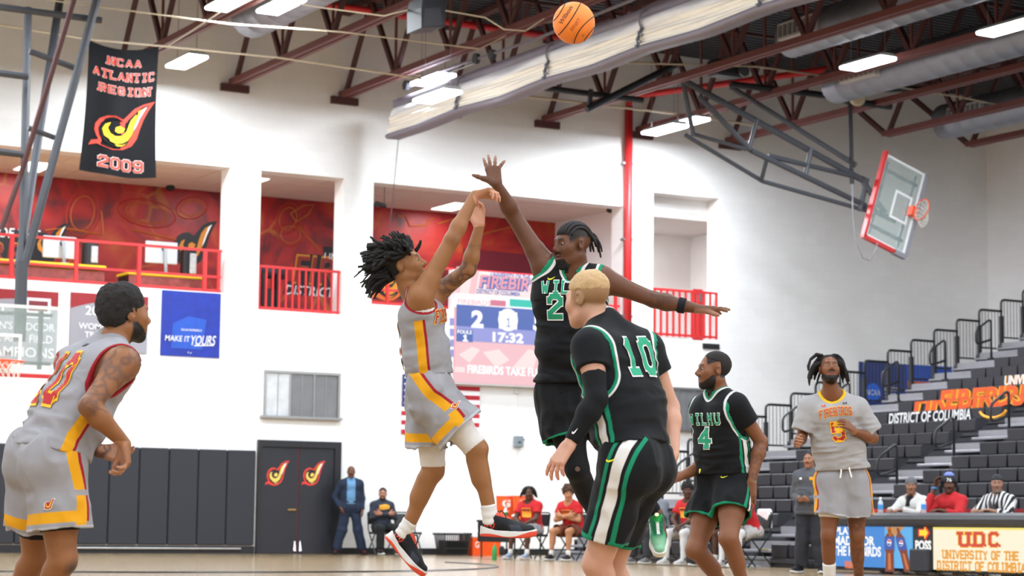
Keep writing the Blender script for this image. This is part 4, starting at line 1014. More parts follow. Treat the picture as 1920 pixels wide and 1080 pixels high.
# ================================================================== bleachers along the side wall
BX0, TRD, RIS, NROW = 20.95, .627, .25, 24
YE = 35.6           # far end of the bleachers
def rX(i): return BX0 + TRD * i
def rZ(i): return RIS * i + .12
M_SEAT = mat('bleacher_seat', '#26252b', .55, noise=.1, nscale=6)
M_DECK2 = mat('bleacher_deck', '#45444a', .55, noise=.08, nscale=5)
M_ALU = mat('aluminium_step', '#9a999e', .4, metal=.35, noise=.08, nscale=6)
M_RAIL = mat('black_rail', '#17191b', .4)
bl = thing('bleachers', 'dark telescopic bleachers rising along the right wall', 'bleachers', (BX0, 28, 0))
for i in range(NROW):
    x, z = rX(i), rZ(i)
    MB().box((x, 4, z - .05), (x + TRD + .03, YE, z)).build('tread_board', M_DECK2, bl)
    MB().box((x + .05, 4, max(0, z - RIS)), (x + .08, YE, z - .05)).build('riser_board', M_DECK2, bl)
# under-structure closing panel at the far end
for i in range(NROW):
    MB().box((rX(i), YE - .03, 0), (rX(i) + TRD, YE, rZ(i))).build('end_panel', mat('end_panel_dark', '#232327', .7), bl)
# seat modules
seat = None
def seat_mesh(x, y, z, w=.46):
    g = .012
    a, b = y - w + g, y - g
    V = []
    pr = [(-.02, .02), (-.035, .05), (-.03, .235), (.0, .25), (.28, .25), (.3, .235), (.3, .2), (.05, .02)]
    for yy, k in ((a, 1), (b, 1)):
        for (px, pz) in pr: V.append((x + px, yy + (0.0 if pz > .06 else (.018 if yy == a else -.018)), z + pz))
    n = len(pr)
    return V, [tuple(range(n)), tuple(range(2 * n - 1, n - 1, -1))] + [(q, q + n, (q + 1) % n + n, (q + 1) % n) for q in range(n)]
def add_seat(i, y):
    global seat
    if seat is None:
        V, Fc = seat_mesh(rX(0), 0, rZ(0)); seat = mesh_obj('seat_module', V, Fc, M_SEAT, bl); seat.location = (0, y, 0); return
    c = copy_obj(seat, bl); c.location = (TRD * i, y, RIS * i)
for i in range(17):
    for k in range(8): add_seat(i, 33.62 - k * .46)
for i in range(10):
    for k in range(12): add_seat(i, 28.45 - k * .46)
st = MB()
for i in range(NROW):
    for k in range(24):
        y = 28.45 - k * .46
        if i < 10 and k < 12: continue
        st.add(*seat_mesh(rX(i), y, rZ(i)))
    if i >= 17:
        for k in range(8): st.add(*seat_mesh(rX(i), 33.62 - k * .46, rZ(i)))
tag(st.build('distant_seat_modules', M_SEAT, bl), kind='stuff')
# aluminium aisle steps
for (a, b, i0) in ((33.7, 35.45, 0), (28.5, 29.88, 0)):
    for i in range(i0, 20):
        x, z = rX(i), rZ(i)
        MB().cbox((x + .02, a, z), (x + TRD, b, z + .035), .008).build('aisle_tread', M_ALU, bl)
        MB().cbox((x - .3, a + .12, z - RIS * .5 - .02), (x + .05, b - .12, z - RIS * .5 + .025), .008).build('aisle_half_step', M_ALU, bl)
        MB().box((x - .02, a, z - .12), (x + .02, b, z + .034)).build('step_nosing', M_ALU, bl)
        if i in (1, 3): MB().box((x - .31, a + .5, z - RIS * .5 + .026), (x - .22, a + .8, z - RIS * .5 + .03)).build('step_sticker', M_YEL, bl)
# end rails
for i in range(4, 22):
    x, z = rX(i) + .05, rZ(i)
    zt = z + 1.06 - .08
    er = MB().tube(rounded([(x, YE - .06, z - .12), (x, YE - .06, zt), (x + TRD + .02, YE - .06, zt - .005)], .1), .026, 8).build('end_rail', M_RAIL, bl, smooth=True)
    MB().tube([(x, YE - .06, z + .16), (x + TRD, YE - .06, z + .16)], .018, 6).build('lower_rail', M_RAIL, er)
    MB().box((x - .03, YE - .1, z - .15), (x + .035, YE - .02, z + .62)).build('post_sleeve', M_RAIL, er)
    for k in range(1, 7):
        xx = x + TRD * k / 7
        MB().tube([(xx, YE - .06, z + .16), (xx, YE - .06, zt)], .007, 5, caps=False).build('bar', M_RAIL, er)
# looped hand rails in the aisles
for (y, rows) in ((34.75, (4, 6, 8, 10, 12, 14, 16)), (28.75, (2, 4, 6, 8, 10))):
    for i in rows:
        x, z = rX(i) + .3, rZ(i)
        hr = MB().tube(rounded([(x, y, z), (x, y, z + .95), (x - .42, y, z + .68), (x - .42, y, z + .38), (x - .02, y, z + .5)], .1), .024, 8).build('aisle_hand_rail', M_RAIL, bl, smooth=True)
        MB().cbox((x - .07, y - .07, z), (x + .07, y + .07, z + .12), .02).build('rail_socket', M_RAIL, hr)
# prints on the seat fronts
def row_print(i0, i1, txt, ya, yb, m_fill, m_edge, bold=.03, shear=.18, h0=.04, h1=.24):
    for bo, m, off in ((bold + .05, m_edge, .052), (bold, m_fill, .06)):
        v, f, _ = font_mesh(txt, bo, shear)
        bm = bmesh.new(); vs = [bm.verts.new((a, b, 0)) for a, b in v]
        for q in f:
            try: bm.faces.new([vs[k] for k in q])
            except ValueError: pass
        nr = i1 - i0 + 1
        for r in range(1, nr):
            bmesh.ops.bisect_plane(bm, geom=bm.verts[:] + bm.edges[:] + bm.faces[:], plane_co=(0, r / nr, 0), plane_no=(0, 1, 0))
        bm.verts.index_update()
        for r in range(nr):
            V = []; Fc = []; mp = {}
            for fc in bm.faces:
                if int(min(nr - 1, max(0, fc.calc_center_median().y * nr))) != r: continue
                q = []
                for vv in fc.verts:
                    if vv.index not in mp:
                        mp[vv.index] = len(V); i = i0 + r
                        V.append((rX(i) - off, ya + (yb - ya) * vv.co.x, rZ(i) + h0 + (h1 - h0) * (vv.co.y * nr - r)))
                    q.append(mp[vv.index])
                Fc.append(q)
            if V: mesh_obj('seat_print', V, Fc, m, bl)
        bm.free()
M_PO = mat('print_orange', '#e2571f', .6); M_PG = mat('print_gold', '#f0a020', .6); M_PW = mat('seat_print_white', '#ececec', .6)
row_print(10, 10, 'DISTRICT OF COLUMBIA', 33.1, 30.75, M_PW, mat('print_black', '#18181a', .6), bold=.02)
row_print(11, 12, 'FIREBIRDS', 33.1, 29.95, M_PO, M_PG)
row_print(13, 13, 'UNIVERSITY OF THE', 31.9, 29.95, M_PW, M_PG, bold=.02)
for (i, ya) in ((10, 30.5),):
    MB().tube([(rX(i) - .06, ya - .0 - .35 * (1 - math.cos(a)) , rZ(i) + .06 + .16 * math.sin(a) * -1 + .14) for a in np.linspace(.2, math.pi - .2, 12)], .03, 4).build('seat_print', M_PG, bl)

# blue banner behind the end rails
x0, x1, z0, z1 = wrect(1611, 683, 1786, 800, WY - .02)
b = MB().box((x0, WY - .02, z0), (x1, WY - .008, z1)).build('wall_banner', mat('banner_navy', '#2a3a78', .6, noise=.12, nscale=3)); tag(b, 'navy blue banner on the wall behind the bleacher end rails', 'banner')
MB().box((x0 + (x1 - x0) * .5, WY - .024, z0 + .3), (x1, WY - .02, z1)).build('print_field', mat('banner_royal', '#2c55b8', .6, noise=.12, nscale=3), b)
c = onY(1637, 736, WY - .024); MB().lathe(c, [(.22, 0), (.22, .003)], 28, (0, -1, 0)).build('logo_disc', mat('logo_blue', '#1f6be0', .6), b)
flat_text('lettering', 'NCAA', c - A(0, .006, 0), AXX, AZZ, .42, .13, M_PRINT, b, bold=.03)
flat_text('lettering', 'Division', onY(1671, 728, WY - .03), AXX, AZZ, .4, .13, M_LGREY, b, bold=.01, shear=.3); flat_text('lettering', '2021', onY(1672, 741, WY - .03), AXX, AZZ, .42, .1, M_LGREY, b, bold=.02)
MB().box((onY(1700, 730, WY)[0], WY - .03, onY(1735, 742, WY)[2]), (onY(1772, 730, WY)[0], WY - .024, onY(1735, 716, WY)[2])).build('print_strip', mat('brick_orange', '#c0613f', .6, noise=.5, nscale=12), b)

# ================================================================== scorers' table
TX = 19.5
tb = thing('scorers_table', 'long black padded scorers table with lit sign panels', 'table', (TX, 21.5, 0))
ya, yb_ = 16.0, 25.0
MB().box((TX + .06, ya, .05), (TX + .38, yb_, .70)).build('cabinet', M_BLACK, tb)
pr = [(TX - .03, .66), (TX - .07, .70), (TX - .08, .76), (TX - .06, .815), (TX, .845), (TX + .12, .85), (TX + .62, .845), (TX + .62, .78), (TX + .4, .76), (TX + .4, .66)]
V = [(x, yy, z) for yy in (ya, yb_) for (x, z) in pr]; n = len(pr)
MB().add(V, [tuple(range(n)), tuple(range(2 * n - 1, n - 1, -1))] + [(q, q + n, (q + 1) % n + n, (q + 1) % n) for q in range(n)]).build('padded_top', mat('black_vinyl', '#2a2a2e', .42, bump=.1, bscale=150), tb, smooth=False)
def ty(px, py=1020): return onX(px, py, TX - .01)[1]
def tz(py, px=1740): return onX(px, py, TX - .01)[2]
zt, zb = .655, .09
yd = -AYY; eX = vn(A(0, -1, 0))     # text runs from far to near
def panel(nm, p0, p1, m, d=0, z0=zb, z1=zt): return MB().box((TX - .02 - d, ty(p1), z0), (TX + .05 - d, ty(p0), z1)).build(nm, m, tb)
def ttx(txt, x0, y0, x1, y1, m, d=.03, **k):
    a = onX(x0, (y0 + y1) / 2, TX - d); b2 = onX(x1, (y0 + y1) / 2, TX - d); t_ = onX((x0 + x1) / 2, y0, TX - d); q = onX((x0 + x1) / 2, y1, TX - d)
    return flat_text('lettering', txt, (TX - d, (a[1] + b2[1]) / 2, (t_[2] + q[2]) / 2), A(0, -1, 0), AZZ, abs(a[1] - b2[1]), t_[2] - q[2], m, tb, lift=0, **k)
panel('ad_panel', 1560, 1711, E('ad_blue', '#2f86d8', .95)); panel('ad_panel_glow', 1660, 1711, E('ad_blue_light', '#58b2ee', .95), .002)
panel('indicator_panel', 1713, 1748, mat('indicator_black', '#26262a', .6), .002)
panel('sign_panel', 1751, 2090, E('sign_cream', '#fdf3d6', .95), .002); panel('sign_glow_strip', 1751, 2090, E('sign_yellow', '#fbe774', .95), .003, zt - .03, zt)
EW = E('ad_white', '#ffffff', .95)
ttx('PLAYERS', 1566, 988, 1622, 1003, EW, bold=.04); ttx('MADE FOR', 1564, 1005, 1640, 1023, EW, bold=.04); ttx('THE FIREBIRDS', 1562, 1024, 1652, 1043, EW, bold=.04)
ttx('FIREBIRDS', 1584, 1052, 1606, 1066, E('ad_orange', '#e8742c', .95), bold=.06)
# bottles on the advert
def adb(cx, top, bot, w, lean, zoff):
    def q(px, py): 
        v = onX(px, py, TX - .03 - zoff); return v
    L_ = [(cx + lean * (py - top) / (bot - top) + s_ * w * k, py) for s_, seq in ((-1, 1), (1, -1)) for (py, k) in ([(top, .3), (top + (bot - top) * .12, .35), (top + (bot - top) * .22, 1), (top + (bot - top) * .48, 1), (top + (bot - top) * .6, .85), (bot, .95)][::seq])]
    MB().plate([q(*p_) for p_ in L_], (-1, 0, 0), .002).build('ad_bottle', E('ad_cola', '#7a2c14', .95), tb)
    L2 = [(cx + lean * t_ + s_ * w, top + (bot - top) * t_) for s_, t_ in ((-1, .22), (-1, .5), (1, .5), (1, .22))]
    MB().plate([q(*p_) - A(.004, 0, 0) for p_ in L2], (-1, 0, 0), .001).build('ad_bottle_label', E('ad_label_blue', '#2a4fae', .95), tb)
    c_ = q(cx + lean * .36, top + (bot - top) * .35) - A(.008, 0, 0)
    rr = w / 4080 * 29 * .75
    MB().lathe(c_, [(rr, 0), (rr, .001)], 20, (-1, 0, 0)).build('ad_globe', EW, tb)
    for sg, cl in ((1, '#d8402c'), (-1, '#2450b8')):
        pts = [c_ - A(.003, 0, 0) + rr * .85 * (math.cos(a) * A(0, -1, 0) + math.sin(a) * AZZ) for a in np.linspace(.15 if sg > 0 else math.pi + .15, math.pi - .35 if sg > 0 else 2 * math.pi - .35, 10)]
        MB().plate(pts, (-1, 0, 0), .001).build('ad_globe_wave', E('ad_wave_' + cl, cl, .95), tb)
    MB().plate([q(cx + s_ * w * .25 + lean * u_, top + (bot - top) * u_) - A(.005, 0, 0) for s_, u_ in ((-1, .58), (1, .58), (1.6, .95), (-1.2, .95))], (-1, 0, 0), .001).build('ad_cola_shine', E('ad_shine', '#c96a28', .95), tb)
adb(1668, 988, 1072, 9, 0, 0); adb(1683, 990, 1072, 8, 20, .006)
MB().plate([onX(*p_, TX - .03) for p_ in ((1660, 988), (1696, 988), (1682, 1003), (1668, 1006))], (-1, 0, 0), .002).build('ad_hand', E('ad_skin', '#c98a4c', .95), tb)
# possession arrow
arrow = [(-.5, .22), (.1, .22), (.1, .5), (.55, 0), (.1, -.5), (.1, -.22), (-.5, -.22)]
c = onX(1732, 999, TX - .03)
for s_, cl, d in ((.2, '#e83418', .0), (.145, '#ffd21a', .006)):
    flat_poly('possession_arrow', arrow, c - A(d, 0, 0), A(0, -1, 0), AZZ, s_ * 1.15, E('arrow_' + cl, cl, 1.1), tb, 0)
ttx('POSS', 1716, 1013, 1746, 1032, EW, bold=.05)
MB().cbox((TX - .09, ty(1747), .05), (TX + .02, ty(1712), .36), .02).build('kick_pad', M_PAD, tb)
ER = E('sign_red', '#d8301a', .95); EO = E('sign_amber', '#eda01e', .95); EY = E('sign_halo', '#f8c830', .95)
for m, th, d in ((EY, 2.3, .03), (ER, 1.5, .036)): [ttx(ch, xa, 1000, xb, 1023, m, d, block=1, thick=th, serif=.8) for ch, xa, xb in (('U', 1800, 1816), ('D', 1828, 1844), ('C', 1856, 1871))] and [MB().box((TX - d - .001, ty(xq + 4), tz(1023)), (TX - d, ty(xq), tz(1018.5))).build('lettering', m, tb) for xq in (1820, 1848, 1875)]
ttx('UNIVERSITY OF THE', 1768, 1034, 1909, 1048, EO, block=1, thick=1.7, serif=.6, gap=.9); ttx('DISTRICT OF COLUMBIA', 1758, 1055, 1922, 1070, EO, block=1, thick=1.7, serif=.6, gap=.9)

# belt barrier
t = thing('belt_barrier', 'black stanchion with a red belt running behind the scorers table', 'barrier', (20.82, 27.4, 0))
for y in (27.4, 21.0):
    MB().tube([(20.82, y, .03), (20.82, y, .96)], .04, 12).build('post', M_RAIL, t, smooth=True); MB().lathe((20.82, y, 0), [(.12, 0), (.12, .02), (.05, .045)], 20).build('base', M_RAIL, t)
MB().box((20.818, 21.0, .86), (20.822, 27.4, .92)).build('belt', mat('belt_red', '#a01f2a', .6), t)

# ================================================================== bench area
M_CHAIR = mat('chair_black', '#1d1e20', .5); M_CTUBE = mat('chair_tube', '#26302c', .35, metal=.4)
def folding_chair(pos, yaw, label, print_=None):
    """yaw: direction the sitter faces (radians from +X)"""
    pos = np.array(pos, float); f = A(math.cos(yaw), math.sin(yaw), 0); r = A(f[1], -f[0], 0)
    t = thing('folding_chair', label, 'chair', pos, 'black folding chairs')
    def w(x, y, z): return pos + r * x + f * y + AZZ * z
    MB().obox(w(0, .0, .44), (r, f, AZZ), (.21, .2, .022)).build('seat', M_CHAIR, t)
    b_ = MB().obox(w(0, -.23, .72), (r, vn(f * -.25 + AZZ), vn(f + AZZ * .25)), (.2, .11, .018)).build('backrest', M_CHAIR, t)
    if print_: MB().obox(w(0, -.24, .73) - f * .02, (r, vn(f * -.25 + AZZ), vn(f + AZZ * .25)), (.1, .05, .002)).build('backrest_print', mat('chair_print', '#c9974a', .6, noise=.3, nscale=20), b_)
    for s_ in (-1, 1):
        MB().tube([w(.215 * s_, .24, .012), w(.215 * s_, -.2, .5), w(.215 * s_, -.26, .84)], .013, 6).build('front_leg', M_CTUBE, t); MB().tube([w(.2 * s_, -.28, .012), w(.2 * s_, .16, .44)], .013, 6).build('rear_leg', M_CTUBE, t)
    MB().tube([w(-.2, -.2, .12), w(.2, -.2, .12)], .01, 6).build('stretcher', M_CTUBE, t); MB().tube([w(-.21, .16, .13), w(.21, .16, .13)], .01, 6).build('stretcher', M_CTUBE, t)
    MB().tube(rounded([w(-.215, -.26, .8), w(-.2, -.265, .86), w(.2, -.265, .86), w(.215, -.26, .8)], .04), .013, 6).build('top_tube', M_CTUBE, t)
    return t
M_COOL = mat('cooler_orange', '#f2581c', .4, noise=.04, nscale=6); M_LID = mat('cooler_white', '#eceae6', .45)
M_MARK = mat('cooler_mark', '#f2ece4', .6)
# water table with two coolers
t = thing('water_table', 'black draped table carrying two orange coolers', 'table', (20.7, 36.4, 0))
MB().cbox((20.35, 35.75, .68), (21.05, 37.25, .72), .01).build('table_top', M_CHAIR, t); MB().box((20.37, 35.78, .3), (20.4, 37.22, .68)).build('drape', M_BLACK, t)
for yy in (35.85, 37.15):
    for xx in (20.42, 20.98): MB().tube([(xx, yy, 0), (xx, yy, .68)], .018, 6).build('leg', M_CTUBE, t)
for k, (yy, lab) in enumerate(((36.72, 'left orange drink cooler on the black table'), (36.06, 'right orange drink cooler on the black table'))):
    t = thing('drink_cooler', lab, 'cooler', (20.72, yy, .72), 'orange drink coolers')
    MB().lathe((20.72, yy, .72), [(.17, 0), (.18, .02), (.2, .44), (.2, .46)], 28).build('body', M_COOL, t, smooth=False)
    MB().lathe((20.72, yy, 1.18), [(.21, 0), (.21, .06), (.19, .09), (.1, .1)], 28).build('lid', M_LID, t, smooth=False)
    MB().lathe((20.72 - .2, yy - .02, .8), [(.03, 0), (.02, .06)], 10, (-1, 0, 0)).build('spigot', M_LID, t)
    v, f, _ = font_mesh('G', .05, 0)
    for (m_, sc, zz, bo) in ((M_MARK, .15, 1.04, 0), ):
        PT = []
        for a, b2 in v:
            an = (a - .5) * .75 + math.atan2(-20.72, -yy) ; th = math.atan2(0 - yy, 0 - 20.72) - (a - .5) * -.8
            PT.append((20.72 + .202 * math.cos(th), yy + .202 * math.sin(th), zz + (b2 - .5) * sc))
        mesh_obj('mark', PT, f, m_, t)
    bolt = [(.1, .5), (-.35, -.05), (-.02, -.02), (-.15, -.5), (.35, .08), (.02, .06)]
    th0 = math.atan2(-yy, -20.72); n_ = A(math.cos(th0), math.sin(th0), 0)
    flat_poly('bolt_mark', bolt, A(20.72, yy, .88) + n_ * .2, vn(np.cross(AZZ, n_)), AZZ, .17, mat('bolt_grey', '#e2b9a4', .6), t, .008)
# ice chest and laundry basket by the wall
c = onY(903, 1020, 39.6)
cx = c[0]
t = thing('ice_chest', 'orange ice chest with white lid on the floor by the wall', 'cooler', (cx, 39.6, 0))
MB().add([(cx - .31, 39.4, 0), (cx + .31, 39.4, 0), (cx + .31, 39.8, 0), (cx - .31, 39.8, 0), (cx - .34, 39.37, .36), (cx + .34, 39.37, .36), (cx + .34, 39.83, .36), (cx - .34, 39.83, .36)], [(0, 3, 2, 1), (4, 5, 6, 7), (0, 1, 5, 4), (1, 2, 6, 5), (2, 3, 7, 6), (3, 0, 4, 7)]).build('body', M_COOL, t)
MB().cbox((cx - .35, 39.36, .36), (cx + .35, 39.84, .43), .02).build('lid', M_LID, t)
flat_text('mark', 'G', (cx - .24, 39.365, .22), AXX, AZZ, .09, .13, M_MARK, t, bold=.03, lift=.01)
MB().cbox((cx + .3, 39.36, .02), (cx + .42, 39.5, .2), .03).build('wheel_guard', M_BLACK, t)
tw = MB().lathe((cx - .1, 39.6, .43), [(.27, 0), (.29, .04), (.25, .09), (.12, .11)], 20).build('towel', mat('towel_white', '#f2f1ef', .9, bump=.5, bscale=30)); tag(tw, 'crumpled white towel lying on the orange ice chest', 'towel')
c = onY(848, 1015, 39.55); cx = c[0]
t = thing('laundry_basket', 'black slotted laundry basket on the floor by the wall', 'basket', (cx, 39.55, 0))
MB().box((cx - .24, 39.35, 0), (cx + .24, 39.75, .03)).build('bottom', M_CHAIR, t)
MB().box((cx - .32, 39.29, .41), (cx + .32, 39.33, .45)).box((cx - .32, 39.77, .41), (cx + .32, 39.81, .45)).box((cx - .32, 39.29, .41), (cx - .28, 39.81, .45)).box((cx + .28, 39.29, .41), (cx + .32, 39.81, .45)).build('rim', M_CHAIR, t)
for k in range(13):
    f_ = -1 + 2 * k / 12
    MB().bar((cx + f_ * .24, 39.36, .02), (cx + f_ * .29, 39.31, .42), .026, .012).build('slat', M_CHAIR, t)
    if k < 8:
        g_ = -1 + 2 * k / 7
        for s_ in (-1, 1): MB().bar((cx + s_ * .24, 39.55 + g_ * .18, .02), (cx + s_ * .29, 39.55 + g_ * .23, .42), .03, .012).build('slat', M_CHAIR, t)
for z in (.13, .27): MB().box((cx - .27, 39.33, z), (cx + .27, 39.345, z + .02)).build('band', M_CHAIR, t)
MB().box((cx - .23, 39.4, .03), (cx + .23, 39.7, .3)).build('dark_lining', mat('lining', '#141416', .9), t)

def bottle(pos, label, body, cap, h=.24, r=.034, lab=None):
    t = thing('water_bottle', label, 'bottle', pos, 'water bottles')
    MB().lathe(pos, [(r * .9, 0), (r, .01), (r, h * .62), (r * .9, h * .7), (r * .45, h * .85), (r * .42, h * .9)], 16).build('body', body, t, smooth=True)
    MB().lathe(np.array(pos) + A(0, 0, h * .9), [(r * .5, 0), (r * .5, h * .08), (r * .3, h * .1)], 12).build('cap', cap, t)
    if lab: MB().lathe(np.array(pos) + A(0, 0, h * .25), [(r * 1.03, 0), (r * 1.03, h * .3)], 16).build('wrapper', lab, t)
M_CLEAR = glass_mat('clear_plastic', '#dfeaf0', .55); M_CAPW = mat('cap_white', '#f0f2f4', .4); M_GRN = mat('bottle_green', '#1f8a4a', .4); M_BLU = mat('wrapper_blue', '#3f8fd6', .5)
p_ = onX(1651, 962, 19.85); bottle((19.85, p_[1], .842), 'clear water bottle at the left end of the scorers table', M_CLEAR, M_CAPW, .23, .036, M_BLU)
p_ = onX(1732, 962, 19.85); bottle((19.85, p_[1], .842), 'clear water bottle in front of the white hoodie', M_CLEAR, M_CAPW, .23, .036, M_BLU)
p_ = onZ(927, 1050, 0); bottle((p_[0], p_[1], 0), 'green sports bottle standing on the floor by the bench', M_GRN, M_COOL, .3, .045)
p_ = A(20.5, 36.35, .72); bottle(p_, 'green topped bottle between the two orange coolers', M_CAPW, M_GRN, .27, .035, M_GRN)
# ================================================================== figures: distance-field bodies
def capsule(a, b, r1, r2=None, sq=None):
    """tapered capsule; sq = (axis, factor) flattens it along an axis"""
    a = np.asarray(a, float); b = np.asarray(b, float); r2 = r1 if r2 is None else r2
    ba = b - a; bb = float(ba @ ba) + 1e-9; dr = r2 - r1
    if sq is not None: nn = np.asarray(sq[0], np.float32); ban = float(ba @ nn); sf = 1 / sq[1] ** 2 - 1
    def f(p):
        pa = p - a
        t = pa @ ba
        h = np.clip(t / bb, 0, 1)
        d2 = np.einsum('ij,ij->i', pa, pa) - h * (2 * t - h * bb)
        if sq is not None: d2 = d2 + sf * (pa @ nn - h * ban) ** 2
        return np.sqrt(np.maximum(d2, 0)) - (r1 + dr * h)
    f.b = ((a + b) / 2, math.sqrt(bb) / 2 + max(r1, r2))
    f.cap = (a.astype(float), ba.astype(float), bb, r1, dr, None, 0, 0) if sq is None else (a.astype(float), ba.astype(float), bb, r1, dr, nn.astype(float), sf, ban)
    return f
def ellip(c, ax, rad):
    c = np.asarray(c, np.float32); Mx = np.array([np.asarray(a) / r for a, r in zip(ax, rad)], np.float32); rm = min(rad)
    def f(p):
        q = (p - c) @ Mx.T
        k = np.sqrt((q * q).sum(1))
        return (k - 1) * rm
    f.b = (c, max(rad))
    return f
def smin(a, b, k):
    h = np.abs(a - b); h *= -1 / k; h += 1; np.maximum(h, 0, out=h); h *= h; h *= k * .25
    return np.minimum(a, b) - h
def union(prims):
    """prims: (function, blend)"""
    bc = np.array([getattr(g, 'b', (np.zeros(3), 1e3))[0] for g, _ in prims]); br = np.array([getattr(g, 'b', (0, 1e3))[1] for g, _ in prims])
    def f(p):
        d = None
        lo = p.min(0); hi = p.max(0); pc = (lo + hi) / 2; pr = float(np.sqrt(((hi - lo) ** 2).sum())) / 2
        act = np.nonzero(np.sqrt(((bc - pc) ** 2).sum(1)) - pr - br <= .1)[0]
        if len(act) == 0: return np.full(len(p), .1, np.float32)
        rows = []; where = {}
        for i in act:
            cp = getattr(prims[i][0], 'cap', None)
            if cp is not None:
                where[i] = len(rows); rows += [cp[0] - pc, cp[1]] + ([cp[5]] if cp[5] is not None else [])
        if rows:
            pl = np.ascontiguousarray((p - pc).T.astype(np.float32)); G = np.array(rows, np.float32) @ pl; pp = pl[0] * pl[0] + pl[1] * pl[1] + pl[2] * pl[2]
        for i in act:
            g, k = prims[i]
            if i in where:
                ca, cba, bb, r1, dr, nn, sf, ban = g.cap; j = where[i]; ca = ca - pc
                t = G[j + 1]; t -= np.float32(ca @ cba); h = t * np.float32(1 / bb); np.maximum(h, 0, out=h); np.minimum(h, 1, out=h)
                d2 = G[j]; d2 *= -2; d2 += pp; d2 += np.float32(ca @ ca); t *= 2; t -= h * np.float32(bb); t *= h; d2 -= t
                if nn is not None: d2 += np.float32(sf) * (G[j + 2] - np.float32(nn @ ca) - h * np.float32(ban)) ** 2
                np.maximum(d2, 0, out=d2); e = np.sqrt(d2, out=d2); e -= np.float32(r1)
                if dr: e -= np.float32(dr) * h
            else: e = g(p)
            d = e if d is None else (np.minimum(d, e) if k <= 0 else smin(d, e, k))
        return d
    bs = [getattr(g, 'b', None) for g, _ in prims]
    if all(b is not None for b in bs):
        c = np.mean([b[0] for b in bs], 0); f.b = (c, max(np.linalg.norm(b[0] - c) + b[1] for b in bs) + .03)
    return f
def isect(a, b):
    g = lambda p: np.maximum(a(p), b(p))
    if hasattr(a, 'b'): g.b = a.b
    return g
def plane(o, n):
    o = np.asarray(o, np.float32); n = vn(n).astype(np.float32)
    return lambda p: (p - o) @ n
def vnoise(p, seed=0):
    """smooth value noise in -1..1"""
    i = np.floor(p).astype(np.int64); f = (p - i).astype(np.float32); f = f * f * (3 - 2 * f)
    def hsh(x, y, z):
        h = (x * 374761393 + y * 668265263 + z * 1274126177 + seed * 974634777) & 0xffffffff
        h = ((h ^ (h >> 13)) * 1274126177) & 0xffffffff
        return ((h ^ (h >> 16)) & 0xffff).astype(np.float32) / 32767.5 - 1
    r = 0
    for dx in (0, 1):
        wx = f[:, 0] if dx else 1 - f[:, 0]
        for dy in (0, 1):
            wy = f[:, 1] if dy else 1 - f[:, 1]
            for dz in (0, 1):
                wz = f[:, 2] if dz else 1 - f[:, 2]
                r = r + wx * wy * wz * hsh(i[:, 0] + dx, i[:, 1] + dy, i[:, 2] + dz)
    return r

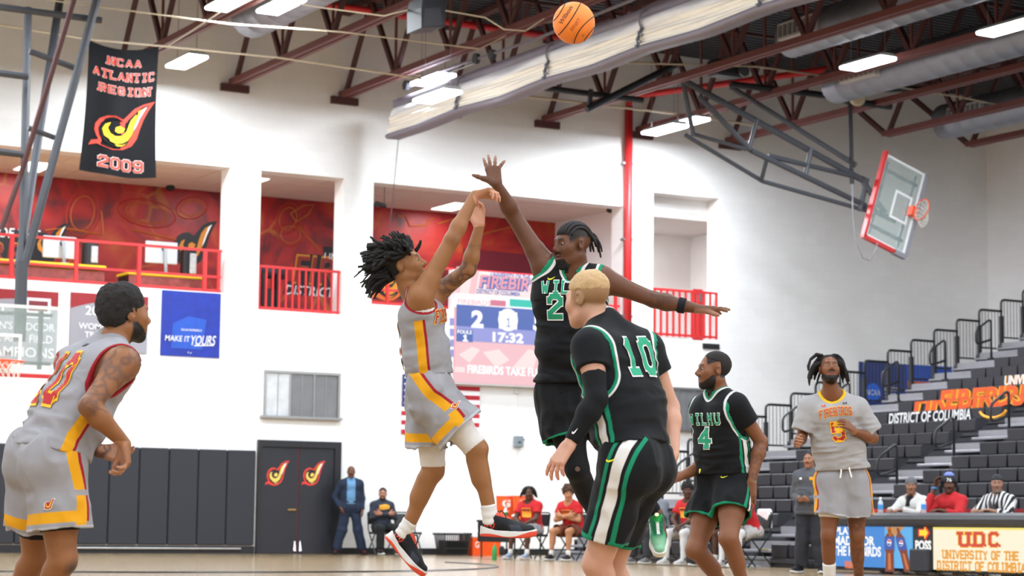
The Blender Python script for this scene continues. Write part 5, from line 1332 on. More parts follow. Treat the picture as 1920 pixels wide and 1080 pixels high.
from concurrent.futures import ThreadPoolExecutor
_pool = ThreadPoolExecutor(4)
_CO = np.array([[0, 0, 0], [1, 0, 0], [0, 1, 0], [1, 1, 0], [0, 0, 1], [1, 0, 1], [0, 1, 1], [1, 1, 1]])
_ED = [(0, 1), (2, 3), (4, 5), (6, 7), (0, 2), (1, 3), (4, 6), (5, 7), (0, 4), (1, 5), (2, 6), (3, 7)]
def polygonise(f, lo, hi, h, skip=()):
    """sparse surface nets of f<0 inside the box lo..hi with cell h; skip = boxes left to finer passes"""
    lo = np.asarray(lo, float); hi = np.asarray(hi, float); B = 8
    nb = np.maximum(1, np.ceil((hi - lo) / (h * B)).astype(int))
    g = np.stack(np.meshgrid(*[np.arange(n) for n in nb], indexing='ij'), -1).reshape(-1, 3)
    cen = lo + (g + .5) * B * h
    sk = g // 6; od_ = np.lexsort((sk[:, 2], sk[:, 1], sk[:, 0])); g = g[od_]; cen = cen[od_]
    d = np.concatenate([f(cen[i:i + 216]) for i in range(0, len(cen), 216)])
    g = g[np.abs(d) < h * B * .87 * 1.35]
    if len(g) == 0: return np.zeros((0, 3)), np.zeros((0, 4), int)
    k = np.arange(B + 1)
    loc = np.stack(np.meshgrid(k, k, k, indexing='ij'), -1).reshape(-1, 3)
    D = np.empty((len(g), (B + 1) ** 3), np.float32)
    sk = g // 3; od_ = np.lexsort((sk[:, 2], sk[:, 1], sk[:, 0])); g = g[od_]
    CH = 27
    def work(s):
        gi = g[s:s + CH, None, :] * B + loc[None]
        D[s:s + CH] = f(lo + gi.reshape(-1, 3) * h).reshape(-1, (B + 1) ** 3)
    if len(g) > 2 * CH: list(_pool.map(work, range(0, len(g), CH)))
    else:
        for s in range(0, len(g), CH): work(s)
    D = D.reshape(len(g), B + 1, B + 1, B + 1)
    C8 = np.stack([D[:, o[0]:B + o[0], o[1]:B + o[1], o[2]:B + o[2]] for o in _CO], -1)
    ins = C8 < 0; cnt = ins.sum(-1); act = (cnt > 0) & (cnt < 8)
    bi, x, y, z = np.nonzero(act)
    cell = g[bi] * B + np.stack([x, y, z], 1)
    c8 = C8[act]
    acc = np.zeros((len(cell), 3)); n = np.zeros(len(cell))
    for a, b in _ED:
        da, db = c8[:, a], c8[:, b]; m = (da < 0) != (db < 0)
        t = np.where(m, da / np.where(m, da - db, 1), 0)
        pt = _CO[a] + t[:, None] * (_CO[b] - _CO[a])
        acc += pt * m[:, None]; n += m
    V = lo + (cell + acc / np.maximum(n, 1)[:, None]) * h
    S = 1 << 20
    key = (cell[:, 0] * S + cell[:, 1]) * S + cell[:, 2]
    od = np.argsort(key); ks = key[od]
    Q = []
    s0 = ins[..., 0][act]
    for ax in range(3):
        u, v = (ax + 1) % 3, (ax + 2) % 3
        a = 1 << ax
        # edge from the cell's corner 0 along ax
        m = (c8[:, 0] < 0) != (c8[:, a] < 0)
        ce = cell[m]; flip = c8[m, 0] < 0
        eu = np.eye(3, dtype=int)[u]; ev = np.eye(3, dtype=int)[v]
        four = [ce, ce - eu, ce - eu - ev, ce - ev]
        idx = []; ok = np.ones(len(ce), bool)
        for q in four:
            kk = (q[:, 0] * S + q[:, 1]) * S + q[:, 2]
            i = np.searchsorted(ks, kk); i = np.minimum(i, len(ks) - 1); ok &= ks[i] == kk; idx.append(od[i])
        q4 = np.stack(idx, 1)[ok]; fl = flip[ok]
        q4[~fl] = q4[~fl][:, ::-1]
        Q.append(q4)
    Q = np.concatenate(Q)
    if skip and len(Q):
        c = V[Q].mean(1); keep = np.ones(len(Q), bool)
        for (a, b) in skip: keep &= ~((c > a) & (c < b)).all(1)
        Q = Q[keep]
    used = np.unique(Q); mp = np.full(len(V), -1); mp[used] = np.arange(len(used))
    return V[used], mp[Q]
def relax(V, Q, n=2, lam=.5):
    e = np.concatenate([Q[:, [0, 1]], Q[:, [1, 2]], Q[:, [2, 3]], Q[:, [3, 0]]]); a = np.concatenate([e[:, 0], e[:, 1]]); b = np.concatenate([e[:, 1], e[:, 0]])
    c = np.maximum(1, np.bincount(a, minlength=len(V)))
    for _ in range(n):
        W = np.stack([np.bincount(a, V[b, i], len(V)) for i in range(3)], 1) / c[:, None]; V = V + lam * (W - V)
    return V
def clip_quads(V, Q, lo, hi):
    c = V[Q].mean(1); keep = ((c > lo) & (c < hi)).all(1); Q = Q[keep]
    used = np.unique(Q); mp = np.full(len(V), -1); mp[used] = np.arange(len(used))
    return V[used], mp[Q]
def merge(parts):
    V = []; Q = []; n = 0
    for v, q in parts:
        if len(v) == 0: continue
        V.append(v); Q.append(q + n); n += len(v)
    return np.concatenate(V), np.concatenate(Q)
def np_mesh(name, V, Q, m, parent, base, masks=(), smooth=True):
    me = bpy.data.meshes.new(name)
    V = np.asarray(V, np.float32) - np.asarray(base, np.float32)
    nv, nq = len(V), len(Q)
    me.vertices.add(nv); me.vertices.foreach_set('co', V.ravel())
    me.loops.add(nq * 4); me.loops.foreach_set('vertex_index', Q.astype(np.int32).ravel())
    me.polygons.add(nq); me.polygons.foreach_set('loop_start', np.arange(0, nq * 4, 4, dtype=np.int32))
    me.update(calc_edges=True); me.validate()
    if smooth: me.polygons.foreach_set('use_smooth', np.ones(len(me.polygons), bool))
    for i, mk in enumerate(masks):
        at = me.attributes.new('m%d' % i, 'FLOAT', 'POINT'); at.data.foreach_set('value', np.asarray(mk, np.float32))
    me.materials.append(m)
    o = bpy.data.objects.new(name, me); COL.objects.link(o)
    if parent is not None: o.parent = parent
    else: o.location = tuple(base)
    return o

def frame(up, fwd):
    u = vn(up); f = vn(np.asarray(fwd, float) - u * (np.asarray(fwd, float) @ u)); r = np.cross(f, u)   # r = the person's right
    return r, f, u

# ------------------------------------------------------------------ head
def head_sdf(c, r, f, u, s=1.0, mouth=0.0, jaw=1.0):
    def L(x, y, z): return c + s * (r * x + f * y + u * z)
    E3 = (r, f, u)
    def el(x, y, z, a, b, d): return ellip(L(x, y, z), E3, (a * s, b * s, d * s))
    pr = [(el(0, -.018, .036, .0745, .095, .083), 0), (el(0, .03, -.02, .06, .06, .088), .03 * s), (el(0, .03, -.072, .05 * jaw, .05, .04), .03 * s),
          (capsule(L(-.04, -.01, -.062), L(-.012, .066, -.1), .024 * s, .017 * s), .03 * s), (capsule(L(.04, -.01, -.062), L(.012, .066, -.1), .024 * s, .017 * s), .03 * s),
          (capsule(L(0, .07, -.098), L(0, .074, -.102), .016 * s), .022 * s),
          (capsule(L(-.034, .078, .023), L(.034, .078, .023), .013 * s), .022 * s),
          (capsule(L(-.042, .058, -.022), L(-.034, .066, -.028), .026 * s), .03 * s), (capsule(L(.042, .058, -.022), L(.034, .066, -.028), .026 * s), .03 * s),
          (capsule(L(0, .086, .014), L(0, .112, -.026), .0075 * s, .0125 * s), .012 * s), (capsule(L(-.013, .097, -.034), L(-.011, .103, -.034), .0098 * s), .010 * s), (capsule(L(.013, .097, -.034), L(.011, .103, -.034), .0098 * s), .010 * s),
          (capsule(L(-.017, .083, -.06), L(.017, .083, -.06), .0105 * s), .014 * s), (capsule(L(-.015, .081, -.076 - mouth), L(.015, .081, -.076 - mouth), .0115 * s), .014 * s)]
    for sg in (-1, 1):
        pr += [(ellip(L(sg * .076, -.012, -.004), (vn(r + .35 * sg * f * -1), vn(f + .35 * sg * r), u), (.010 * s, .021 * s, .033 * s)), .008 * s)]
    base = union(pr)
    cuts = [capsule(L(-.032, .103, .004), L(-.034, .1, .004), .017 * s), capsule(L(.032, .103, .004), L(.034, .1, .004), .017 * s)]
    slit = capsule(L(-.019, .098, -.068 - mouth * .5), L(.019, .098, -.068 - mouth * .5), (.0045 + mouth * .6) * s)
    conch = [capsule(L(sg * .091, -.004, -.006), L(sg * .09, -.006, .004), .0115 * s) for sg in (-1, 1)]
    eyes = [capsule(L(sg * .032, .079, .004), L(sg * .032, .0795, .004), .0125 * s) for sg in (-1, 1)]
    def F_(p):
        d = base(p)
        lo_ = p.min(0); hi_ = p.max(0)
        if np.linalg.norm((lo_ + hi_) / 2 - c) - np.linalg.norm(hi_ - lo_) / 2 > .2 * s: return d
        for q in cuts: d = -smin(-d, q(p), .012 * s)
        for q in conch: d = -smin(-d, q(p), .006 * s)
        d = -smin(-d, slit(p), .004 * s)
        for e in eyes: d = smin(d, e(p), .003 * s)
        return d
    F_.b = (np.asarray(c), .16 * s)
    return F_
def head_masks(V, c, r, f, u, s, beard=None, gaze=(0, 1, 0), brow=1):
    q = (V - c) / s; x, y, z = q @ r, q @ f, q @ u; ax = np.abs(x)
    m = {}
    ex, ey, ez = .032, .079, .004
    de = np.sqrt((ax - ex) ** 2 + (y - ey) ** 2 + (z - ez) ** 2)
    lens = .0042 - np.abs(z - ez - .0005) - 10 * (ax - ex) ** 2
    m['sclera'] = np.minimum(np.where(y > .07, lens, -1), .0142 - de)
    g = np.asarray(gaze, float)
    gx, gz = ex + 0, ez
    dx = x - (np.sign(x) * ex + g[0] * .009); dz = z - (ez + g[2] * .008)
    m['iris'] = np.minimum(.0062 - np.sqrt(dx ** 2 + dz ** 2), m['sclera'])
    m['iris'] = np.where(y > .06, m['iris'], -1)
    lid = np.abs(z - ez - .0005 - (.0042 - 10 * (ax - ex) ** 2) * np.sign(z - ez))
    m['lid'] = np.where((y > .06) & (np.abs(ax - ex) < .021), .0014 - lid, -1)
    tb = np.clip((ax - .014) / .034, 0, 1); bz = .026 + .006 * np.sin(tb * 2.6) - .003 * tb
    m['brow'] = np.where((y > .045) & (ax > .011) & (ax < .05), .0042 * brow * (1.15 - .6 * tb) - np.abs(z - bz), -1)
    m['lips'] = np.where((y > .075), .017 - np.sqrt((z + .068) ** 2 * 1.6 + (ax * .72) ** 2), -1)
    m['mouth'] = np.where((y > .07) & (y < .1), .003 - np.abs(z + .068) - .12 * np.maximum(0, ax - .012), -1)
    # beard: jaw line, chin, moustache
    jl = np.minimum(-.028 - z + .25 * np.maximum(0, .055 - y) * 0, 1)
    low = -.048 - z - .9 * (y - .04) * 0
    side = np.where(y < .03, np.minimum(-.036 - z, y - .002), (-.04 - z - .8 * (y - .03)))
    chin = np.where((y > .05), -.083 - z, -1)
    jawz = np.where(y > -.03, side, -1)
    must = np.where(y > .07, np.minimum(.007 - np.abs(z + .0515), .03 - ax), -1)
    nolip = np.sqrt((z + .068) ** 2 * 1.6 + (ax * .72) ** 2) - .018
    b = np.maximum(np.maximum(chin, jawz), must)
    b = np.where(y < -.02, -1, b)
    m['beard'] = np.minimum(b, nolip)
    goat = np.maximum(np.where((y > .04) & (ax < .04), -.08 - z, -1), must)
    m['goatee'] = np.minimum(goat, nolip)
    m['stache'] = must
    m['local'] = (x, y, z)
    return m

# ------------------------------------------------------------------ hand
def hand_prims(W, hd, pn, sgn=1, s=1.0, curl=(.3, .35, .25), spread=.12, thumb=(.75, .35, .2), curls=None, spreads=None):
    """W wrist, hd towards fingers, pn the palm's facing, sgn +1 right hand, -1 left hand"""
    W = np.asarray(W, float); hd = vn(hd); pn = vn(np.asarray(pn) - hd * (np.asarray(pn) @ hd)); sd = np.cross(hd, pn) * sgn
    pr = []; K = .010 * s
    offs = (.030, .010, -.011, -.030); lens = (.074, .083, .077, .060); bl = (.092, .096, .092, .084)
    for k in range(4):
        b = W + s * (hd * bl[k] + sd * offs[k])
        pr.append((capsule(W + s * (hd * .012 + sd * offs[k] * .55), b, .017 * s, .0125 * s), K * 1.4))
        c3 = curls[k] if curls else curl
        sp_ = spreads[k] if spreads else spread * (1.5 - k)
        d0 = vn(hd * math.cos(sp_) + sd * math.sin(sp_)); p = b; a = 0
        for j, fr in enumerate((.46, .30, .24)):
            a += c3[j]
            dr = d0 * math.cos(a) + pn * math.sin(a)
            q = p + dr * lens[k] * fr * s
            pr.append((capsule(p, q, (.0098 - .0012 * j) * s, (.0088 - .0012 * j) * s), K * .55)); p = q
    t0 = W + s * (hd * .022 + sd * .022 + pn * .006); ang = thumb[0]
    d = vn(hd * math.cos(ang) + sd * math.sin(ang) + pn * thumb[1] * .5); q = t0 + d * .045 * s
    pr.append((capsule(t0, q, .019 * s, .013 * s), K * 1.6))
    d2 = vn(d + hd * thumb[2] + pn * thumb[1] * .5); q2 = q + d2 * .033 * s; pr.append((capsule(q, q2, .0125 * s, .0105 * s), K))
    d3 = vn(d2 + hd * thumb[2]); pr.append((capsule(q2, q2 + d3 * .026 * s, .0105 * s, .008 * s), K))
    return pr

# ------------------------------------------------------------------ body
def body_prims(J, s, bulk=1.0):
    """J: joints (arrays). returns list of (function, blend)"""
    tr, tf, tu = J['tr'], J['tf'], J['tu']; qr, qf, qu = J['qr'], J['qf'], J['qu']
    B = s * bulk
    pel, che, nk = J['pelvis'], J['chest'], J['neck']
    pr = []
    pr.append((capsule(pel + qr * .075 * s + qu * .0, pel - qr * .075 * s, .112 * B, .112 * B, (qf, .92)), 0))
    mid = pel * .5 + che * .5
    pr.append((capsule(pel + qu * .05 * s, mid, .125 * B, .128 * B, (tf, .78)), .06 * s))
    for sg in (1, -1):
        pr.append((capsule(mid + tr * sg * .045 * s, che + tr * sg * .075 * s + tu * .02 * s, .108 * B, .105 * B, (tf, .98)), .06 * s))
        pr.append((capsule(che + tr * sg * .07 * s + tf * .055 * s + tu * .02 * s, che + tr * sg * .09 * s + tf * .05 * s + tu * .03 * s, .06 * B), .06 * s))
        sh = J['shR'] if sg > 0 else J['shL']
        pr.append((capsule(nk + tu * .035 * s, sh, .05 * B, .052 * B), .05 * s))
        pr.append((capsule(che + tr * sg * .09 * s, sh, .085 * B, .066 * B), .05 * s))
        hp = J['hipR'] if sg > 0 else J['hipL']
        pr.append((capsule(hp - qf * .045 * s + qu * .0, hp - qf * .04 * s - qu * .04 * s, .094 * B), .05 * s))
    pr.append((capsule(nk - tu * .01 * s, J['head'] - J['hu'] * .07 * s - J['hf'] * .025 * s, .062 * B, .055 * B), .03 * s))
    for sd in 'RL':
        sh, el, wr, hp, kn, an = (J[q + sd] for q in ('sh', 'el', 'wr', 'hip', 'kn', 'an'))
        ua = el - sh; fa = wr - el
        pr.append((capsule(sh, sh + ua * .3, .066 * B, .056 * B), .035 * s))
        pr.append((capsule(sh + ua * .2, el, .056 * B, .041 * s), .02 * s))
        pr.append((capsule(el, el + fa * .3, .042 * s, .046 * B), .02 * s)); pr.append((capsule(el + fa * .28, wr, .045 * B, .027 * s), .02 * s))
        th = kn - hp; sn = an - kn
        pr.append((capsule(hp, hp + th * .55, .097 * B, .083 * B), .04 * s)); pr.append((capsule(hp + th * .5, kn, .083 * B, .058 * s), .025 * s))
        kf = vn(J['kf' + sd])
        pr.append((capsule(kn + kf * .012 * s, kn + kf * .014 * s - vn(th) * .01, .052 * s), .03 * s))
        back = vn(kf - vn(sn) * (kf @ vn(sn))) * -1
        pr.append((capsule(kn, an, .05 * s, .036 * s), .02 * s)); pr.append((capsule(kn + sn * .16 + back * .018 * s, kn + sn * .42 + back * .018 * s, .05 * B, .046 * B), .04 * s))
        pr.append((capsule(an, an + vn(J['ft' + sd]) * .1 * s + vn(sn) * .045 * s, .036 * s, .03 * s), .02 * s))
    return pr

class Person:
    """builds the body from joints; garments are children"""
    def __init__(s, label, J, scale=1.0, bulk=1.0, h=.0078, skin='#8a5a3c', hs=None, group=None, beard=None, beard_col='#1d1512', gaze=(0, 1, 0), extra_masks=None, mouth=0.0, lip=None, hairmask=None, hands=None, brow_col='#1a1310', name='person', skin_rough=.5, palm=None):
        s.J = J; s.s = scale; s.h = h; s.b = bulk
        for k in list(J): 
            if isinstance(J[k], (list, tuple)) and not k.startswith('hand'): J[k] = np.array(J[k], float)
        hs = hs or scale
        s.hs = hs
        prims = body_prims(J, scale, bulk)
        hd = head_sdf(J['head'], J['hr'], J['hf'], J['hu'], hs, mouth)
        s.head_f = hd
        bodyf = union(prims + [(hd, .02 * scale)])
        s.limbs = union(prims)
        hp = []
        boxes = []
        for sd in 'RL':
            if 'hand' + sd in J:
                pr = hand_prims(J['wr' + sd], *J['hand' + sd][:2], sgn=1 if sd == 'R' else -1, s=scale, **(J['hand' + sd][2] if len(J['hand' + sd]) > 2 else {}))
                hp.append(pr)
                c = J['wr' + sd] + vn(J['hand' + sd][0]) * .09 * scale
                boxes.append((c - .155 * scale, c + .155 * scale))
        allf = union(prims + [(hd, .02 * scale)] + [q for pr in hp for q in pr])
        s.f = allf
        jn = np.array([v for k, v in J.items() if isinstance(v, np.ndarray) and v.shape == (3,) and k[:2] in ('sh', 'el', 'wr', 'hi', 'kn', 'an', 'pe', 'he')])
        lo = jn.min(0) - .24; hi = jn.max(0) + .24
        hb = (J['head'] - .17 * hs, J['head'] + .17 * hs)
        fine = [hb] + boxes
        e = h
        parts = [polygonise(allf, lo, hi, h, skip=[(a + e, b - e) for a, b in fine])]
        h2 = h * .45
        for a, b in fine:
            v, q = polygonise(allf, a - 2 * h2, b + 2 * h2, h2)
            # leave overlap regions of later boxes to themselves
            v, q = clip_quads(v, q, a, b); parts.append((v, q))
        V, Q = merge(parts)
        s.base = A(J['pelvis'][0], J['pelvis'][1], J.get('floor', 0.0))
        far = np.sqrt(((V - J['head']) ** 2).sum(1)) > .165 * hs
        hm = head_masks(V, J['head'], J['hr'], J['hf'], J['hu'], hs, gaze=gaze)
        for _k in hm:
            if _k != 'local': hm[_k] = np.where(far | (hm['local'][1] > .125), -1, hm[_k])
        dark = tuple(x * .45 for x in srgb(skin)[:3])
        layers = []; masks = []
        def add(c, mk, soft): layers.append((c, soft)); masks.append(mk)
        if palm is not None:
            pm = np.full(len(V), -1.0)
            for sd in 'RL':
                if 'hand' + sd in J:
                    hd_, pn_ = J['hand' + sd][0], vn(J['hand' + sd][1]); q = V - (J['wr' + sd] + vn(hd_) * .05)
                    near = np.sqrt((q ** 2).sum(1)) < .17 * scale; pm = np.where(near & ((V - J['wr' + sd]) @ vn(hd_) > -.01), np.maximum(pm, q @ pn_ - .004), pm)
            add(palm, pm, .01)
        if hairmask is not None:
            c, fn, so = hairmask; x, y, z = hm['local']; add(c, np.where(np.abs(x) < .2, fn(x, y, z), -1), so)
        if beard: add(beard_col, np.where(np.abs(hm['local'][2]) < .2, hm[beard], -1), .006)
        if extra_masks:
            for c, fn, so in extra_masks: add(c, fn(V, s), so)
        sk = srgb(skin)
        add(lip or (min(1, sk[0] * .9), sk[1] * .55, sk[2] * .6), hm['lips'], .003)
        add(tuple(x * .3 for x in sk[:3]), hm['mouth'], .002)
        add(brow_col, hm['brow'], .0025); add(tuple(x * .35 for x in sk[:3]), hm['lid'], .0012); add('#b5a89e', hm['sclera'], .0012); add('#20120c', hm['iris'], .0012)
        m = mask_mat('skin_' + label.replace(' ', '_')[:40], skin, layers, rough=skin_rough, noise=.1, nscale=14, bump=.12, bscale=220)
        s.o = np_mesh(name, V, Q, m, None, s.base, masks)
        tag(s.o, label, 'person', group)
    def garment(s, name, f, lo, hi, mat_name, base, layers=(), masks_fn=None, h=None, parent=None, rough=.85, noise=.05, bump=.12):
        V, Q = polygonise(f, lo, hi, h or s.h * .9)
        if len(V) == 0: return None
        V = relax(V, Q)
        masks = masks_fn(V) if masks_fn else ()
        m = mask_mat(mat_name, base, list(layers), rough=rough, noise=noise, nscale=25, bump=bump, bscale=420, sheen=.03)
        return np_mesh(name, V, Q, m, parent or s.o, s.base, masks)
    # local coordinates in the torso / pelvis frame (metres)
    def tl(s, V):
        q = V - s.J['chest']; return q @ s.J['tr'], q @ s.J['tf'], q @ s.J['tu']
    def bbox(s, pts, m): pts = np.array(pts); return pts.min(0) - m, pts.max(0) + m

    def torso_f(s, off, loose=0.0, hem=None, kids=()):
        """inflated torso without arms; loose adds width toward the hem"""
        J, k, B = s.J, s.s, s.s * s.b
        tr, tf, tu, qr, qf, qu = (J[q] for q in ('tr', 'tf', 'tu', 'qr', 'qf', 'qu'))
        pel, che, nk = J['pelvis'], J['chest'], J['neck']; mid = pel * .5 + che * .5
        pr = [(capsule(pel + qr * .07 * k - qu * .03, pel - qr * .07 * k - qu * .03, .118 * B + off + loose, None, (qf, .95)), 0)]
        for sg in (1, -1):
            sh = J['shR'] if sg > 0 else J['shL']
            pr.append((capsule(pel + qr * sg * .05 * k, mid + tr * sg * .05 * k, .108 * B + off + loose, .108 * B + off + loose * .7, (tf, .97)), .07 * k))
            pr.append((capsule(mid + tr * sg * .045 * k, che + tr * sg * .078 * k + tu * .02 * k, .108 * B + off + loose * .6, .108 * B + off, (tf, 1.0)), .07 * k))
            pr.append((capsule(che + tr * sg * .07 * k + tf * .055 * k + tu * .02 * k, che + tr * sg * .09 * k + tf * .05 * k + tu * .03 * k, .06 * B + off), .06 * k))
            pr.append((capsule(nk + tu * .03 * k, sh, .046 * B + off * .7, .05 * B + off * .7), .05 * k))
            pr.append((capsule(che + tr * sg * .09 * k, sh, .086 * B + off, .064 * B + off * .7), .05 * k))
        return union(pr + list(kids))
    def top(s, name, mat_name, base, layers=(), masks_fn=None, off=.014, loose=.012, sleeve=None, hem_up=-.06, neck='round', armhole=.098, wr=.006, seed=1, hem_o=None, hem_n=None, depth_neck=0, sl_r=.078, parent=None, thick=.009, sl_end=None):
        J, k = s.J, s.s
        tr, tf, tu, qu = J['tr'], J['tf'], J['tu'], J['qu']
        kids = []
        if sleeve:
            for sd in 'RL':
                sh, el = J['sh' + sd], J['el' + sd]; e = sh + (el - sh) * (sleeve + .25)
                cap_ = capsule(sh, e, sl_r * k, (sl_end or sl_r * .97) * k); pc = plane(sh + (el - sh) * sleeve, el - sh)
                kids.append((isect(cap_, pc), .03 * k))
        core = s.torso_f(off, loose)
        full = s.torso_f(off, loose, kids=kids)
        hemp = plane(hem_o if hem_o is not None else J['pelvis'] + qu * hem_up * k, -(hem_n if hem_n is not None else qu))
        nk = J['neck']
        if neck == 'v': nf = union([(capsule(nk + tu * .12 * k - tf * .01 * k, nk + tf * .06 * k - tu * .075 * k, .085 * k, .012 * k), 0), (capsule(nk + tu * .15 * k, nk + tu * .02 * k, .07 * k, .066 * k), .02)])
        elif neck == 'high': nf = capsule(nk + tu * .2 * k, nk + tu * .09 * k, .066 * k)
        else: nf = union([(ellip(nk + tf * .035 * k + tu * .04 * k, (tr, tf, tu), (.088 * k, .085 * k, (.098 + depth_neck) * k)), 0)])
        ah = []
        if armhole and not sleeve:
            for sd, sg in (('R', 1), ('L', -1)):
                sh, el = J['sh' + sd], J['el' + sd]; o = sh + tr * sg * .02 * k + vn(el - sh) * .03 * k
                ah.append(capsule(o, o + vn(el - sh) * .1 * k, armhole * k, armhole * 1.05 * k))
        sc = np.array([1., 1., 1.], np.float32)
        def F_(p):
            d = full(p); P0 = p; D0 = d; near_ = np.abs(d) < .035
            if not near_.any(): return np.maximum(np.maximum(d, hemp(p)), -nf(p))
            p = p[near_]; d = d[near_]
            n1 = vnoise(p * np.float32(9) + 13, seed) * .6 + vnoise(p * np.float32(21) + 7, seed + 5) * .3
            q = np.stack([p @ tr * 5, p @ tf * 5, p @ tu * 22], 1).astype(np.float32)
            n1 = n1 * .6 + (.6 - 1.6 * np.abs(vnoise(q, seed + 9))) * .9 + (.5 - 1.5 * np.abs(vnoise((p * 7 + vnoise(q, seed + 2)[:, None]).astype(np.float32), seed + 3))) * .7
            low = np.clip((.12 - (p - J['chest']) @ tu) / .25, .15, 1)
            d = d - wr * n1 * low
            D0[near_] = d; p = P0; d = D0
            d = np.maximum(d, hemp(p)); d = np.maximum(d, -nf(p))
            for a in ah: d = np.maximum(d, -a(p))
            return d
        s.cut = {'hem': hemp, 'neck': nf, 'arm': ah}
        pts = [J['pelvis'], J['chest'], J['neck'], J['shR'], J['shL']]
        if sleeve: pts += [J['shR'] + (J['elR'] - J['shR']) * sleeve, J['shL'] + (J['elL'] - J['shL']) * sleeve]
        lo, hi = s.bbox(pts, .26 * k)
        return s.garment(name, F_, lo, hi, mat_name, base, layers, masks_fn, parent=parent)
    def pants(s, name, mat_name, base, layers=(), masks_fn=None, frac=.72, r0=.118, r1=.128, waist_up=.13, wr=.006, seed=3, h=None, thick=.016, legs='RL', hem_tilt=None, wk=1.0):
        """shorts (frac<1) or trousers (frac up to 2: hip..knee..ankle)"""
        J, k = s.J, s.s
        if frac > 1: thick = .07
        qr, qf, qu = J['qr'], J['qf'], J['qu']; pel = J['pelvis']
        outer = []; cutd = []
        pelf = union([(capsule(pel + qr * .072 * k, pel - qr * .072 * k, .13 * k * s.b * wk, None, (qf, .98)), 0), (capsule(pel + qu * .06 * k + qr * .05 * k, pel + qu * .12 * k + qr * .05 * k, .1 * k * s.b), .05), (capsule(pel + qu * .06 * k - qr * .05 * k, pel + qu * .12 * k - qr * .05 * k, .1 * k * s.b), .05)] +
                     [(capsule(J['hip' + sd] - qf * .04 * k, J['hip' + sd] - qf * .04 * k - qu * .03 * k, .113 * k * s.b), .05) for sd in 'RL'])
        uncut = [(pelf, 0)]; cut = [(pelf, 0)]; hems = []
        for sd in legs:
            hp, kn, an = J['hip' + sd], J['kn' + sd], J['an' + sd]
            if frac <= 1:
                e = hp + (kn - hp) * frac; e2 = hp + (kn - hp) * (frac + .3)
                rr2 = r0 + (r1 - r0) * (frac + .3) / frac
                c = capsule(hp, e2, r0 * k, rr2 * k); pn = plane(e, (kn - hp) if hem_tilt is None else vn(kn - hp) + np.asarray(hem_tilt[sd]))
                uncut.append((c, .04 * k)); cut.append((isect(c, pn), .04 * k)); hems.append((pn, e))
            else:
                e = kn + (an - kn) * (frac - 1)
                c1 = capsule(hp, kn, r0 * k, (r0 * .45 + r1 * .55) * k); c2 = capsule(kn, kn + (an - kn) * (frac - 1 + .2), (r0 * .45 + r1 * .55) * k, r1 * k); pn = plane(e, an - kn)
                uncut += [(c1, .04 * k), (c2, .03 * k)]; cut += [(c1, .04 * k), (isect(c2, pn), .03 * k)]; hems.append((pn, e))
        fu, fc = union(uncut), union(cut)
        wp = plane(pel + qu * waist_up * k, qu)
        def F_(p):
            a = fu(p); b = fc(p); nr = np.abs(a) < .04
            if nr.any():
                pp = p[nr]; q = np.stack([pp @ qr * 14, pp @ qf * 14, pp @ qu * 5], 1).astype(np.float32)
                n1 = ((.5 - 1.5 * np.abs(vnoise(q, seed))) * .8 + vnoise(pp * np.float32(7), seed + 2) * .7 + (.5 - 1.5 * np.abs(vnoise((pp * 11).astype(np.float32), seed + 4))) * .6) * wr
                a[nr] -= n1; b[nr] -= n1
            d = np.maximum(b, -(a + thick))
            return np.maximum(d, wp(p))
        pts = [pel, J['hipR'], J['hipL']] + [e for _, e in hems] + ([J['knR'], J['knL']] if frac > 1 else [])
        lo, hi = s.bbox(pts, .24 * k)
        s.hems = hems; s.waist = wp
        return s.garment(name, F_, lo, hi, mat_name, base, layers, masks_fn, h=h)
    def sleeve_on(s, name, mat_name, col, a, b, r1, r2, h=None, bulge=None, parent=None, wr=.0, layers=(), masks_fn=None):
        """fitted tube over a limb between two points"""
        a = np.asarray(a, float); b = np.asarray(b, float); t = vn(b - a)
        prs = [(capsule(a - t * .02, b + t * .02, r1, r2), 0)]
        if bulge: prs += bulge
        c = union(prs); p0, p1 = plane(a, -t), plane(b, t)
        def F_(p):
            d = np.maximum(np.maximum(c(p), p0(p)), p1(p))
            if wr: d = d - wr * np.sin((p - a) @ t * 160 + 2 * vnoise((p * 30).astype(np.float32)))
            return d
        lo, hi = s.bbox([a, b], max(r1, r2) + .05)
        return s.garment(name, F_, lo, hi, mat_name, col, layers, masks_fn, h=h, parent=parent)
    def fit_tube(s, name, mat_name, col, a, b, off=.006, rad=.14, h=None, layers=(), masks_fn=None):
        """cover the body itself between two planes (tights, sleeves)"""
        a = np.asarray(a, float); b = np.asarray(b, float); t = vn(b - a)
        p0, p1 = plane(a, -t), plane(b, t); lim = capsule(a, b, rad)
        def F_(p): return np.maximum(np.maximum(np.maximum(s.limbs(p) - off, p0(p)), p1(p)), lim(p))
        lo, hi = s.bbox([a, b], rad + .02)
        return s.garment(name, F_, lo, hi, mat_name, col, layers, masks_fn, h=h)

